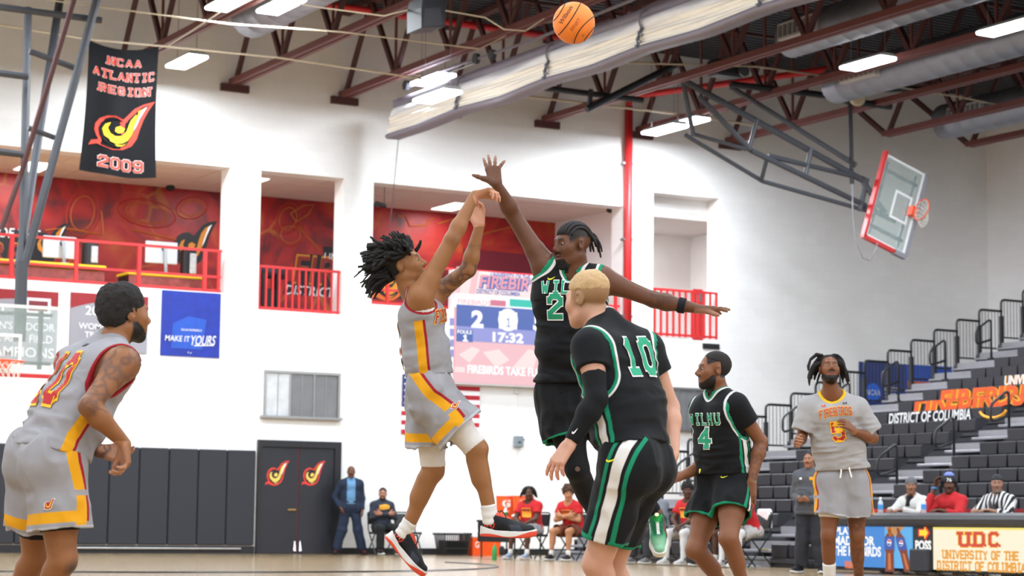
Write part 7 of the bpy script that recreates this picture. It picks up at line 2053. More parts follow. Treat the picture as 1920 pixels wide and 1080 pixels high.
    for i in range(9):
        x = -.062 + i * .0155
        pts = []
        for t in np.linspace(0, 1, 9):
            an_ = -.35 + t * 2.2
            yy = -.018 + .097 * math.cos(an_ + .55) ; zz = .036 + .0865 * math.sin(an_ + .55)
            sq = math.sqrt(max(.05, 1 - (x / .078) ** 2)); pts.append(c + S * (hr * x + hf * (-.018 + (yy + .018) * sq * 1.02) + hu * (.036 + (zz - .036) * sq * 1.03)))
        d = vn(pts[-1] - pts[-2]); L = rnd.uniform(.075, .12)
        for k in range(6):
            d = vn(d * .8 - AZZ * .33 - hf * .16 + A(rnd.gauss(0, .1), rnd.gauss(0, .1), rnd.gauss(0, .06))); pts.append(pts[-1] + d * L / 6)
        roots.append((pts, .0095))
    for i in range(12):
        x = rnd.uniform(-.055, .055); rt = c + S * (hr * x - hf * .105 + hu * rnd.uniform(.02, .07)); pts = [rt]; d = vn(-hf * .9 + AZZ * .1 + hr * rnd.gauss(0, .3)); L = rnd.uniform(.08, .13)
        for k in range(6): d = vn(d * .8 - AZZ * .38 + hr * rnd.gauss(0, .08)); pts.append(pts[-1] + d * L / 6)
        roots.append((pts, .0085))
    locs(p, roots, 'hair_braids', '#1b1417')
    cap_hair(p, lambda x, y, z, q: np.maximum(np.maximum(np.maximum(ell(x, y, z, (0, .058, -.105), (.04, .04, .036)) - .006 * vnoise(q * 70), -(ell(x, y, z, (0, .03, -.06), (.05, .06, .038)))), z + .085), -.16 - z), '#130e0c', name='beard')
    return p
PC = player_defender()

# ------------------------------------------------------------------ D: blond player seen from behind
def player_blond():
    z0 = 9.7
    J = joints(z0, dict(pelvis=(1190, 862), chest=(1156, 676, .13), neck=(1134, 612, .18), head=(1101, 561, .2), shR=(1212, 656, .23), shL=(1106, 650, .01), elR=(1256, 764, .26), wrR=(1262, 852, .1), elL=(1119, 748, -.1), wrL=(1068, 833, -.14),
                        hipR=(1202, 872, .08), hipL=(1172, 874, -.08), knR=(1144, 1064, .2), knL=(1120, 1058, -.02), anR=(1200, 1204, .3), anL=(1150, 1206, .1)),
               D(-.6, .78, -.05), D(-.77, .62, -.06), D(-.92, .42, 0), kf={'R': D(-.9, .4), 'L': D(-.9, .35)},
               hands={'R': (D(-.15, -.2, -.95), D(-.9, .1, .1), dict(curl=(.8, .9, .5), spread=.02, thumb=(.4, .6, .4))), 'L': (D(-.55, -.1, -.8), D(.55, .7, -.45), dict(curls=((.25, .3, .2), (.35, .35, .25), (.45, .4, .3), (.5, .45, .3)), spread=.1, thumb=(.4, .5, .5)))})
    p = Person('blond player in black number 10 seen from behind', J, 1.03, 1.0, skin='#dda78e', hs=1.0, brow_col='#b08a5c', palm='#e8a58c',
               hairmask=('#a37c58', lambda x, y, z: np.where(y < .045, z + .055 - np.maximum(0, y + .0) * .9, -1), .03))
    tr, tf, tu = J['tr'], J['tf'], J['tu']
    jr = wild_top(p, 'D', wide=.022, y0=-.03, nt=.4, neck='round', hem_up=.06, off=.016, loose=.012, armhole=.102, wr=.009, seed=31)
    sl = p.top('undershirt', 'undershirt_black', '#0c0e13', off=.007, loose=.002, sleeve=.42, hem_up=.2, wr=.004, seed=33, sl_r=.078, sl_end=.07)
    stick_text('number', '10', J['chest'] - tu * .025 + tr * .02, tr, tu, .15, .15, jr, jr, M_SGN, M_SW, thick=1.5, ew=.6, serif=.3)
    so = wild_shorts(p, 'D', wide=.026, y0=-.02, frac=.74, r0=.118, r1=.1, waist_up=.085, wr=.012, seed=34, hem_w=.016, wk=1.05)
    stick_poly('maker_mark', SWOOSH, *px_at(1142, 865, z0), .045, .02, so, so, M_SWOOSH)
    el, wr = J['elL'], J['wrL']; sh = J['shL']
    p.fit_tube('arm_sleeve', 'arm_sleeve_black', '#0d0e13', sh + (el - sh) * .52, el + vn(el - sh) * .045, .005, .1); p.fit_tube('arm_sleeve', 'arm_sleeve_black', '#0d0e13', el - vn(wr - el) * .045, el + (wr - el) * .94, .005, .075)
    stick_poly('sleeve_mark', SWOOSH, el + (wr - el) * .72, D(.7, -.2, .3), AZZ, .03, .02, p.o, p.o, M_SW, lift=.008)
    cap_hair(p, lambda x, y, z, q: np.maximum(np.maximum(ell(x, y, z, (0, -.016, .056), (.079, .1, .079)) - .003 * vnoise(q * np.array([60, 25, 40])) - .002 * vnoise(q * 120), .03 - z - .012 * vnoise(q * 30)), y - .085), '#b3946c', bump=.25, bscale=120)
    for sd in 'RL':
        an = J['an' + sd]; f = D(-.7, .6); shoe(p, an - f * .07 - AZZ * (an[2] - .005), an + f * .24 - AZZ * (an[2] - .005), AZZ, '#e8e8e8', '#f0eeea', '#dddddd', h=.01)
    return p
PD = player_blond()

# ------------------------------------------------------------------ E: number 4
def player_four():
    z0 = 14.0
    J = joints(z0, dict(pelvis=(1358, 896), chest=(1348, 782), neck=(1346, 742), head=(1338, 694, -.02), shR=(1315, 766, .13), shL=(1380, 760, -.13), elR=(1324, 870, .1), wrR=(1277, 893, -.05), elL=(1427, 828, -.08), wrL=(1409, 903, -.18),
                        hipR=(1340, 908, .07), hipL=(1378, 908, -.07), knR=(1304, 1032, -.1), knL=(1366, 1010, -.3), anR=(1375, 1118, .1), anL=(1400, 1115, -.2)),
               D(-.75, -.66, 0), D(-.98, -.2, .02), D(-.6, -.8, 0), kf={'R': D(-.9, -.4), 'L': D(-.6, -.8)},
               hands={'R': (D(-.85, -.3, .1), D(-.2, .6, -.7), dict(curl=(.7, .8, .4), spread=.02, thumb=(.5, .5, .4))), 'L': (D(-.12, -.1, -1), D(.3, .95, 0), dict(curl=(.2, .3, .2), spread=.05, thumb=(.45, .2, .3)))})
    p = Person('player in black number 4 looking left, mid right', J, 1.0, .98, skin='#8e5b3e', beard='beard', beard_col='#1d1411', palm='#b07a60', gaze=(0, 1, 0),
               hairmask=('#1c1310', lambda x, y, z: np.where(y < .06, np.maximum(z - .05 + .35 * np.maximum(0, y), np.where(y < -.025, z + .05, -1)), -1), .006),
               extra_masks=[('#6a4432', tattoo(J['elL'] + (J['wrL'] - J['elL']) * .1, J['elL'] + (J['wrL'] - J['elL']) * .8, .055, 41, .2, 30), .006)])
    tr, tf, tu = J['tr'], J['tf'], J['tu']
    jr = wild_top(p, 'E', wide=.018, y0=-.01, neck='v', hem_up=.03, off=.018, loose=.012, armhole=.1, wr=.012, seed=42)
    p.top('undershirt', 'undershirt_black', '#0c0e13', off=.007, loose=.002, sleeve=.5, hem_up=.2, wr=.004, seed=43, sl_r=.08, sl_end=.074)
    stick_text('team_name', 'WILMU', J['chest'] - tu * .0, -tr, tu, .25, .062, jr, jr, M_SGN, M_SW, thick=1.2, ew=.7, serif=.3)
    stick_text('number', '4', J['chest'] - tu * .12, -tr, tu, .085, .11, jr, jr, M_SGN, M_SW, thick=1.4, ew=.6, serif=.3)
    stick_poly('shield_mark', [(.1, 1), (.9, 1), (.9, .4), (.5, 0), (.1, .4)], J['pelvis'] + J['qu'] * .06 + tr * .06, -tr, tu, .022, .03, jr, jr, M_SWOOSH)
    so = wild_shorts(p, 'E', wide=.018, y0=.0, frac=.55, r0=.125, r1=.132, waist_up=.1, wr=.013, seed=44, hem_w=.014)
    stick_poly('maker_mark', SWOOSH, J['hipL'] + J['qf'] * .06 + AZZ * .05, -J['qr'], AZZ, .05, .016, so, so, M_SWOOSH)
    stick_poly('hem_mark', [(.4, 0), (.6, 0), (.6, 1), (.4, 1)], J['hipL'] + (J['knL'] - J['hipL']) * .5 + _r0 * .04, D(1, 0), AZZ, .03, .06, so, so, M_SW)
    cap_hair(p, lambda x, y, z, q: np.maximum(np.maximum(ell(x, y, z, (0, -.02, .038), (.0785, .0985, .087)) - .0012 * vnoise(q * 120), np.where(y > -.025, .052 - z + .3 * np.maximum(0, y), -.05 - z)), y - .058), '#1a1210')
    for sd in 'RL':
        an = J['an' + sd]; f = D(-.8, -.5); shoe(p, an - f * .07 - AZZ * (an[2] - .005), an + f * .24 - AZZ * (an[2] - .005), AZZ, '#e8e8e8', '#f0eeea', '#dddddd', h=.01)
    return p
PE = player_four()

# ------------------------------------------------------------------ F: number 5
def player_five():
    z0 = 17.4
    J = joints(z0, dict(pelvis=(1580, 894), chest=(1564, 780), neck=(1560, 741), head=(1555, 693, -.02), shR=(1518, 764), shL=(1608, 766), elR=(1503, 820, -.02), wrR=(1497, 832, -.24), elL=(1637, 822, .0), wrL=(1602, 809, -.2),
                        hipR=(1560, 904), hipL=(1603, 904), knR=(1553, 1005, -.06), knL=(1607, 1006, .0), anR=(1556, 1102, .05), anL=(1611, 1104, .15)),
               D(-.05, -1, 0), D(.03, -.93, .3), D(0, -1, 0), kf={'R': D(-.1, -1), 'L': D(.1, -1)},
               hands={'R': (D(-.3, -.8, .1), D(.9, -.2, -.2), dict(curl=(.6, .7, .4), spread=.05, thumb=(.5, .5, .4))), 'L': (D(-.55, -.35, .45), D(-.3, .7, -.5), dict(curl=(.45, .6, .3), spread=.06, thumb=(.5, .5, .4)))})
    p = Person('player in grey number 5 jogging towards the camera', J, 1.0, 1.0, h=.0085, skin='#8a5638', beard='beard', beard_col='#1a110e', palm='#b8805f', gaze=(.1, 1, .5),
               extra_masks=[('#62402e', tattoo(J['hipL'] + (J['knL'] - J['hipL']) * .5, J['hipL'] + (J['knL'] - J['hipL']) * .72, .1, 51, .25, 20), .008), ('#62402e', tattoo(J['knL'] + (J['anL'] - J['knL']) * .3, J['knL'] + (J['anL'] - J['knL']) * .75, .08, 52, .2, 22), .008), ('#54382c', tattoo(J['elR'], J['wrR'], .05, 53, .2, 30), .008)])
    tr, tf, tu = J['tr'], J['tf'], J['tu']
    def mk(V):
        nk = p.cut['neck'](V.astype(np.float32)); return [.024 - nk]
    jr = p.top('jersey', 'jersey_F', '#b5b2b3', [('#f4c31c', .002)], mk, off=.02, loose=.022, sleeve=.8, hem_up=.06, wr=.014, seed=52, sl_r=.092, sl_end=.1, neck='round')
    stick_text('team_name', 'FIREBIRDS', J['chest'] + tu * .032, -tr, tu, .255, .058, jr, jr, M_SR, M_SG, thick=1.0, ew=.9, serif=.3, bend=.014)
    stick_text('number', '5', J['chest'] - tu * .115 + tr * .0, -tr, tu, .075, .125, jr, jr, M_SR, M_SG, thick=1.3, ew=.8, serif=0)
    for sg in (1, -1): stick_poly('chest_mark', [(0, 0), (.4, .4), (.6, .4), (1, 0), (1, 1), (.6, .6), (.4, .6), (0, 1)], J['chest'] + tu * .10 + tr * .085 * sg, -tr, tu, .03, .022, jr, jr, mat('mark_red' if sg > 0 else 'mark_plum', '#c83a3a' if sg > 0 else '#4a1e34', .7))
    so = firebird_shorts(p, 'F', frac=.62, r0=.13, r1=.14, waist_up=.11, wr=.014, seed=53)
    for sg in (-1, 1):
        MB().tube([J['pelvis'] + J['qu'] * .1 + J['qf'] * .15 + J['qr'] * .03 * sg, J['pelvis'] + J['qu'] * .05 + J['qf'] * .165 + J['qr'] * .034 * sg, J['pelvis'] + J['qf'] * .165 + J['qr'] * .045 * sg], .006, 6).build('drawstring', M_SW, so)
    p.fit_tube('leg_sleeve', 'leg_sleeve_white', '#f3eeea', J['hipR'] + (J['knR'] - J['hipR']) * .4, J['hipR'] + (J['knR'] - J['hipR']) * .66, .006, .125)
    for sd in 'RL':
        an = J['an' + sd]; kn = J['kn' + sd]; p.sleeve_on('sock', 'sock_white', '#f6f3f0', an + (kn - an) * (.48 if sd == 'R' else .12), an, .056 if sd == 'R' else .045, .043)
        f = D(0, -1); shoe(p, an - f * .07 - AZZ * (an[2] - .005), an + f * .24 - AZZ * (an[2] - .005), AZZ, '#e8e8e8', '#f0eeea', '#dddddd', h=.01)
    rnd = random.Random(3); roots = []; hr, hf, hu, c = J['hr'], J['hf'], J['hu'], J['head']
    for i in range(70):
        th = rnd.uniform(-2.6, 2.6); ph = rnd.uniform(.1, .95); w = math.sqrt(1 - ph * ph)
        n = A(math.sin(th) * w, -math.cos(th) * w, ph)
        if n[1] > .45: continue
        rt = c + hr * n[0] * .078 + hf * (-.018 + n[1] * .098) + hu * (.034 + n[2] * .086); d = vn(hr * n[0] * 1.2 + hf * n[1] * .3 + hu * .3); L = rnd.uniform(.12, .2); pts = [rt]
        for k in range(7): d = vn(d * .85 - AZZ * .42 + A(rnd.gauss(0, .08), rnd.gauss(0, .08), 0)); pts.append(pts[-1] + d * L / 7)
        roots.append((pts, rnd.uniform(.010, .014)))
    for k in range(3):
        rt = c + hr * .05 + hu * .11 - hf * .0 + hf * .03 * k * .4
        roots.append(([rt, rt + hr * .05 + hu * .012, rt + hr * .10 - hu * .03, rt + hr * .125 - hu * (.09 + .02 * k)], .0135))
    cap_hair(p, lambda x, y, z, q: np.maximum(np.maximum(ell(x, y, z, (0, -.024, .042), (.083, .1, .09)) - .003 * vnoise(q * 60), -.02 - z + np.where(y > -.02, .06, 0)), y - .058 + np.where(z < .08, .02, 0)), '#15100f')
    locs(p, roots, 'hair_locks', '#15100f')
    return p
PF = player_five()
# ------------------------------------------------------------------ the people in the background
def seat_J(pos, yaw, lean=.12, arms='lap', head=None, knee=.42, zs=.56, s=1.0, spread=.12, foot=.0):
    f = A(math.cos(yaw), math.sin(yaw), 0); r = A(f[1], -f[0], 0); J = {}
    pel = A(pos[0], pos[1], zs); tu = vn(AZZ + f * lean)
    J['pelvis'] = pel; J['chest'] = pel + tu * .38 * s; J['neck'] = pel + tu * .5 * s
    J['tr'], J['tf'], J['tu'] = frame(tu, f); J['qr'], J['qf'], J['qu'] = frame(AZZ, f)
    hf = vn(f if head is None else head); hu = vn(AZZ - hf * hf[2]); J['hf'], J['hu'], J['hr'] = hf, hu, np.cross(hf, hu); J['head'] = J['neck'] + AZZ * .16 * s + f * .03
    for sd, sg in (('R', 1), ('L', -1)):
        J['sh' + sd] = J['chest'] + tu * .05 * s + r * sg * .18 * s; J['hip' + sd] = pel + r * sg * .09 * s; J['kn' + sd] = pel + f * knee * s + r * sg * (.09 + spread * .7) - AZZ * .04; J['an' + sd] = A(J['kn' + sd][0], J['kn' + sd][1], .09) + f * (.02 + foot) + r * sg * .01
        J['kf' + sd] = f; J['ft' + sd] = f
        if arms == 'lap':
            J['el' + sd] = J['sh' + sd] - AZZ * .24 * s + f * .14 * s + r * sg * .05; J['wr' + sd] = pel + f * .34 * s + r * sg * .04 + AZZ * .08; J['hand' + sd] = (vn(f * .5 - r * sg * .7 - AZZ * .3), vn(-AZZ - f * .2), dict(curl=(.5, .5, .3)))
        elif arms == 'crossed':
            J['el' + sd] = J['sh' + sd] - AZZ * .24 * s + f * .08 + r * sg * .07; J['wr' + sd] = J['chest'] - AZZ * .12 + f * .19 - r * sg * .08; J['hand' + sd] = (vn(-r * sg + AZZ * .15), vn(-f), dict(curl=(.4, .4, .3)))
        elif arms == 'table':
            J['el' + sd] = J['sh' + sd] - AZZ * .2 * s + f * .2 + r * sg * .08; J['wr' + sd] = (J['chest'] + f * .42 + r * sg * .1) * A(1, 1, 0) + AZZ * .89; J['hand' + sd] = (vn(f - r * sg * .4), -AZZ, dict(curl=(.4, .4, .3)))
    return J
def stand_J(pos, yaw, h=1.8, head=None, arms='side', stance=.1):
    s = h / 1.85; f = A(math.cos(yaw), math.sin(yaw), 0); r = A(f[1], -f[0], 0); J = {}
    pel = A(pos[0], pos[1], .96 * s); J['pelvis'] = pel; J['chest'] = pel + AZZ * .4 * s; J['neck'] = pel + AZZ * .53 * s
    J['tr'], J['tf'], J['tu'] = frame(AZZ, f); J['qr'], J['qf'], J['qu'] = frame(AZZ, f)
    hf = vn(f if head is None else head); hu = vn(AZZ - hf * hf[2]); J['hf'], J['hu'], J['hr'] = hf, hu, np.cross(hf, hu); J['head'] = J['neck'] + AZZ * .17 * s + f * .02
    for sd, sg in (('R', 1), ('L', -1)):
        J['sh' + sd] = J['chest'] + AZZ * .06 * s + r * sg * .18 * s; J['hip' + sd] = pel + r * sg * .09 * s - AZZ * .03; J['kn' + sd] = A(pos[0], pos[1], .5 * s) + r * sg * (.09 + stance * .4); J['an' + sd] = A(pos[0], pos[1], .09) + r * sg * (.09 + stance) - f * .03
        J['kf' + sd] = f; J['ft' + sd] = vn(f + r * sg * .3)
        J['el' + sd] = J['sh' + sd] - AZZ * .29 * s + r * sg * .06; J['wr' + sd] = J['el' + sd] - AZZ * .24 * s + f * .06; J['hand' + sd] = (vn(-AZZ + f * .1), vn(-r * sg), dict(curl=(.4, .4, .3)))
        if arms == 'front':
            J['el' + sd] = J['sh' + sd] - AZZ * .28 * s + r * sg * .06 - f * .03; J['wr' + sd] = pel + AZZ * .1 + f * .25 + r * sg * .05; J['hand' + sd] = (vn(f * .6 - r * sg * .7), vn(-r * sg * .3 + AZZ), dict(curl=(.6, .6, .4)))
    return J
def far_shoes(p, c, sole='#e8e6e2'):
    for sd in 'RL':
        an = p.J['an' + sd]; f = vn(p.J['ft' + sd] * A(1, 1, 0)); g = A(an[0], an[1], 0)
        shoe(p, g - f * .07 + AZZ * .003, g + f * .225 + AZZ * .003, AZZ, c, sole, sole, h=.013)
def short_hair(p, col, line=.03):
    cap_hair(p, lambda x, y, z, q: np.maximum(np.maximum(ell(x, y, z, (0, -.022, .042), (.081, .102, .09)) - .002 * vnoise(q * 90), np.where(y > -.03, line - z, -.05 - z)), y - .062), col, h=.008)
def tee(p, nm, col, **k):
    k.setdefault('sleeve', .6); k.setdefault('hem_up', -.02); k.setdefault('off', .016); k.setdefault('loose', .014); k.setdefault('sl_r', .08); k.setdefault('sl_end', .085)
    return p.top('t_shirt', 'tee_' + nm, col, wr=.012, seed=len(nm) + 60, **k)
HF = .016
CAMDIR = lambda x, y: vn(A(-x, -y, 0))
YB = math.pi        # bench sitters face -X
M_PRT = mat('shirt_print', '#f39a2a', .7); M_PRD = mat('shirt_print_dark', '#8a2a20', .7)
def shirt_print(p, o, tilt=0):
    J = p.J; c = J['chest'] - J['tu'] * .03
    for nm, m, w, h, dz in (('shirt_print', M_PRT, .2, .17, -.02), ('shirt_print_band', M_PRD, .18, .045, .03)):
        stick_poly(nm, [(0, 0), (1, 0), (1, 1), (0, 1)], c + J['tu'] * dz, -J['tr'], J['tu'], w, h, o, o, m, lift=.006 if 'band' not in nm else .009)

def bench_player(x, y, label, yaw, skin, hair, beard=None, head=None, shorts='#c9c6c4', legs=None, shoes='#d6d4d2', arms='lap', lean=.2, wide=.12, chair=None):
    folding_chair((x, y, 0), yaw, chair)
    J = seat_J((x, y), yaw, lean, arms, head, spread=wide)
    p = Person(label, J, 1.0, 1.0, h=HF, skin=skin, beard=beard)
    o = tee(p, label[:14], '#d3262c'); shirt_print(p, o)
    p.pants('shorts', 'bench_shorts_' + shorts, shorts, frac=.8, r0=.12, r1=.12, wr=.01, h=HF)
    for sd in 'RL':
        kn, an = J['kn' + sd], J['an' + sd]
        if legs:
            p.fit_tube('leggings', 'leggings_' + legs, legs, J['hip' + sd] + (kn - J['hip' + sd]) * .6, kn + (kn - J['hip' + sd]) * .1, .008, .13, h=HF); p.fit_tube('leggings', 'leggings_' + legs, legs, kn - vn(an - kn) * .05, an + vn(kn - an) * .02, .008, .12, h=HF)
        else: p.sleeve_on('sock', 'sock_white', '#f6f3f0', an + (kn - an) * .25, an, .048, .045, h=HF)
    far_shoes(p, shoes)
    hair(p)
    return p
def hair_locks(p, col, n=46, L0=.1, L1=.18, seed=1):
    rnd = random.Random(seed); roots = []; J = p.J; hr, hf, hu, c = J['hr'], J['hf'], J['hu'], J['head']
    for i in range(n * 2):
        th = rnd.uniform(-2.5, 2.5); ph = rnd.uniform(.05, .95); w = math.sqrt(1 - ph * ph); nv = A(math.sin(th) * w, -math.cos(th) * w, ph)
        if nv[1] > .5: continue
        rt = c + hr * nv[0] * .08 + hf * (-.018 + nv[1] * .1) + hu * (.034 + nv[2] * .09); d = vn(hr * nv[0] + hf * nv[1] * .4 + hu * .2); L = rnd.uniform(L0, L1); pts = [rt]
        for k in range(5): d = vn(d * .8 - AZZ * .5); pts.append(pts[-1] + d * L / 5)
        roots.append((pts, .016))
    short_hair(p, col); locs(p, roots, 'hair_locks', col)
def hair_curly(p, col, r=.035):
    cap_hair(p, lambda x, y, z, q: np.maximum(np.maximum(ell(x, y, z, (0, -.02, .06), (.095 + r * .6, .11 + r * .5, .1 + r * .4)) - .022 * vnoise(q * 42), np.where(y > .0, .035 - z, -.06 - z)), y - .085), col, h=.009)
bench_player(20.25, 34.9, 'seated player in red shirt with dark locks, beside the orange coolers', YB + .45, '#5e3d2c', lambda p: hair_locks(p, '#15100f'), head=CAMDIR(20, 38), arms='lap', shoes='#a9b9cf', shorts='#b9b6b8', chair='black folding chair under the seated player with dark locks')
bench_player(20.25, 33.4, 'seated player in red shirt with brown curly hair', YB + .4, '#c98d68', lambda p: hair_curly(p, '#4a3122'), head=vn(CAMDIR(20, 38) - AZZ * .15), arms='crossed', lean=.35, shoes='#24252a', shorts='#8a4a3a', chair='black folding chair under the curly haired player')
bench_player(20.3, 29.75, 'seated player in red shirt and white leggings, left of the bearded one', YB + .25, '#5a3a2a', lambda p: hair_curly(p, '#17110f', .012), head=CAMDIR(20, 36), legs='#eceaea', shoes='#e6e4e2', chair='black folding chair under the player in white leggings')
bench_player(20.3, 28.85, 'bearded seated player in red shirt beside number 4', YB + .25, '#5c3a29', lambda p: short_hair(p, '#15100e'), beard='beard', head=CAMDIR(20, 36), shoes='#1e1f22', shorts='#6a4030', chair='black folding chair under the bearded seated player')
bench_player(20.2, 28.0, 'seated player in red shirt whose head is hidden behind number 4', YB + .1, '#4c3226', lambda p: short_hair(p, '#15100e'), legs='#efeeee', shoes='#e0dede', lean=.5, chair='black folding chair draped with a towel beside the stanchion')
# grey shirted person half hidden behind number 10
folding_chair((20.3, 30.75, 0), YB + .2, 'black folding chair under the grey shirted sitter')
J = seat_J((20.3, 30.75), YB + .2, .15, 'lap', CAMDIR(20, 34)); p = Person('grey shirted sitter half hidden behind the blond player', J, 1.0, 1.0, h=HF, skin='#7d5440')
tee(p, 'greysit', '#868b95', sleeve=.95); p.pants('trousers', 'trousers_dark', '#3a3b40', frac=1.92, r0=.11, r1=.075, wr=.012, h=HF); short_hair(p, '#2a1d18'); far_shoes(p, '#8a8a8c')
# towel on the last chair
tw = MB().cbox((20.43, 27.85, .6), (20.53, 28.17, .92), .03).build('towel', mat('towel_white', '#f2f1ef'), smooth=False); tag(tw, 'white towel over the chair back beside the stanchion', 'towel')

# suited coach by the doors
pos = onZ(656, 1041.5, 0); X0 = onY(656, 1000, 39.75)[0]
J = stand_J((X0, 39.75), -math.pi / 2 - .35, 1.84, CAMDIR(19, 39), stance=.17)
J['wrR'] = J['pelvis'] + J['qr'] * .2 + J['qf'] * .08 - AZZ * .02; J['elR'] = J['shR'] - AZZ * .27 + J['qr'] * .14 - J['qf'] * .04; J['handR'] = (vn(-AZZ - J['qr'] * .3), -J['qr'], dict(curl=(.5, .5, .3)))
p = Person('bald man in a navy suit standing beside the double doors', J, 1.0, 1.0, h=.014, skin='#7a4e38', beard='stache')
SUIT = '#27334a'
sw = p.top('turtleneck', 'turtleneck_blue', '#6f9fcb', off=.008, loose=.004, sleeve=.3, sl_r=.06, neck='high', hem_up=.05, wr=.008, seed=71)
p.sleeve_on('collar', 'turtleneck_blue', '#6f9fcb', J['neck'] + AZZ * .1 + J['tf'] * .01, J['neck'] - AZZ * .02, .066, .075, h=.01)
full = None
p.pants('trousers', 'trousers_navy', SUIT, frac=1.97, r0=.108, r1=.085, wr=.012, h=.012, waist_up=.14)
def jacket(p, nm, col, open_w=.08, hem=-.14, h=.014):
    J = p.J; o = p.top('jacket', nm, col, off=.024, loose=.014, sleeve=.98, sl_r=.072, sl_end=.06, hem_up=hem, neck='round', depth_neck=.0, wr=.01, seed=73)
    return o
J_ = p.J
jf = p.torso_f(.024, .016, kids=[(isect(capsule(J_['sh' + sd], J_['el' + sd], .074, .062), plane(J_['el' + sd] + (J_['el' + sd] - J_['sh' + sd]) * .1, J_['el' + sd] - J_['sh' + sd])), .03) for sd in 'RL'] + [(isect(capsule(J_['el' + sd], J_['wr' + sd], .058, .046), plane(J_['wr' + sd] - vn(J_['wr' + sd] - J_['el' + sd]) * .02, J_['wr' + sd] - J_['el' + sd])), .02) for sd in 'RL'])
hp_ = plane(J_['pelvis'] - AZZ * .12, -AZZ); nkf = capsule(J_['neck'] + AZZ * .2, J_['neck'] - AZZ * .0, .07)
def jk(q):
    x = np.abs((q - J_['chest']) @ J_['tr']); y = (q - J_['chest']) @ J_['tf']; z = (q - J_['chest']) @ J_['tu']
    opn = np.where(y > 0, (.085 + .02 * np.clip(-z, -.2, .4)) - x, -1.0)
    n = vnoise((q * 9).astype(np.float32), 5) * .006
    return np.maximum(np.maximum(np.maximum(jf(q) - n, hp_(q)), -nkf(q)), opn)
lo, hi = p.bbox([J_[k] for k in ('pelvis', 'neck', 'shR', 'shL', 'elR', 'elL', 'wrR', 'wrL')], .22)
p.garment('suit_jacket', jk, lo, hi, 'jacket_navy', SUIT)
MB().obox(J_['pelvis'] + AZZ * .1 + J_['qf'] * .11, (J_['qr'], AZZ, J_['qf']), (.13, .018, .02)).build('belt', M_BLACK, p.o)
far_shoes(p, '#4a2226', '#2a1a1a')
# seated man with arms crossed by the wall
X0 = onY(718, 1000, 39.55)[0]; yw = -math.pi / 2 - .1
folding_chair((X0, 39.6, 0), yw, 'black folding chair under the man with crossed arms', True)
J = seat_J((X0, 39.62), yw, .02, 'crossed', CAMDIR(20, 38)); p = Person('seated man in dark pullover with arms crossed by the wall', J, 1.0, 1.0, h=.014, skin='#b98066', beard='beard', beard_col='#4a3328')
o = p.top('pullover', 'pullover_dark', '#343a48', off=.016, loose=.012, sleeve=.98, sl_r=.07, sl_end=.062, neck='high', hem_up=-.02, wr=.01, seed=75)
for sd in 'RL': p.sleeve_on('pullover_sleeve', 'pullover_dark', '#343a48', J['el' + sd] - vn(J['wr' + sd] - J['el' + sd]) * .04, J['wr' + sd], .062, .042, h=.012, parent=o)
stick_poly('pullover_print', [(0, .1), (.3, 0), (1, .2), (1, .8), (.6, 1), (0, .8)], J['chest'] + J['tu'] * .02, -J['tr'], J['tu'], .22, .12, o, o, mat('print_amber', '#d89a2c', .7), lift=.008)
p.pants('trousers', 'trousers_black', '#1e1f23', frac=1.92, r0=.108, r1=.075, wr=.012, h=HF); short_hair(p, '#241a16', .045); far_shoes(p, '#222326')
X1 = onY(768, 1000, 39.55)[0]; folding_chair((X1, 39.6, 0), yw, 'empty black folding chair with a printed back by the wall', True)
# coach in grey
pz = onZ(1519, 1076, 0)
J = stand_J((pz[0], pz[1]), math.atan2(-.55, -.83) + .0, 1.74, vn(A(-.8, -.55, 0)), 'front', stance=.06); p = Person('coach in grey pullover standing with clasped hands before the bleachers', J, .95, 1.04, h=.013, skin='#b07a5e', beard='stache')
o = p.top('pullover', 'pullover_grey', '#5b5d64', off=.018, loose=.014, sleeve=.98, sl_r=.075, sl_end=.066, neck='high', hem_up=-.1, wr=.012, seed=77)
for sd in 'RL': p.sleeve_on('pullover_sleeve', 'pullover_grey', '#5b5d64', J['el' + sd] - vn(J['wr' + sd] - J['el' + sd]) * .05, J['wr' + sd] - vn(J['wr' + sd] - J['el' + sd]) * .01, .066, .045, h=.011, parent=o)
stick_poly('chest_mark', [(0, 0), (1, 0), (1, 1), (0, 1)], J['chest'] + J['tu'] * .02 - J['tr'] * .08, -J['tr'], J['tu'], .07, .045, o, o, mat('print_amber', '#d89a2c'), lift=.008); stick_poly('chest_mark', [(0, 0), (1, 0), (1, 1), (0, 1)], J['chest'] + J['tu'] * .02 + J['tr'] * .08, -J['tr'], J['tu'], .035, .025, o, o, M_SW, lift=.008)
p.pants('trousers', 'trousers_charcoal', '#32343b', frac=1.97, r0=.112, r1=.09, wr=.014, h=.011, waist_up=.12); short_hair(p, '#2c2624', .045); far_shoes(p, '#1c1c1f', '#d8d6d2')
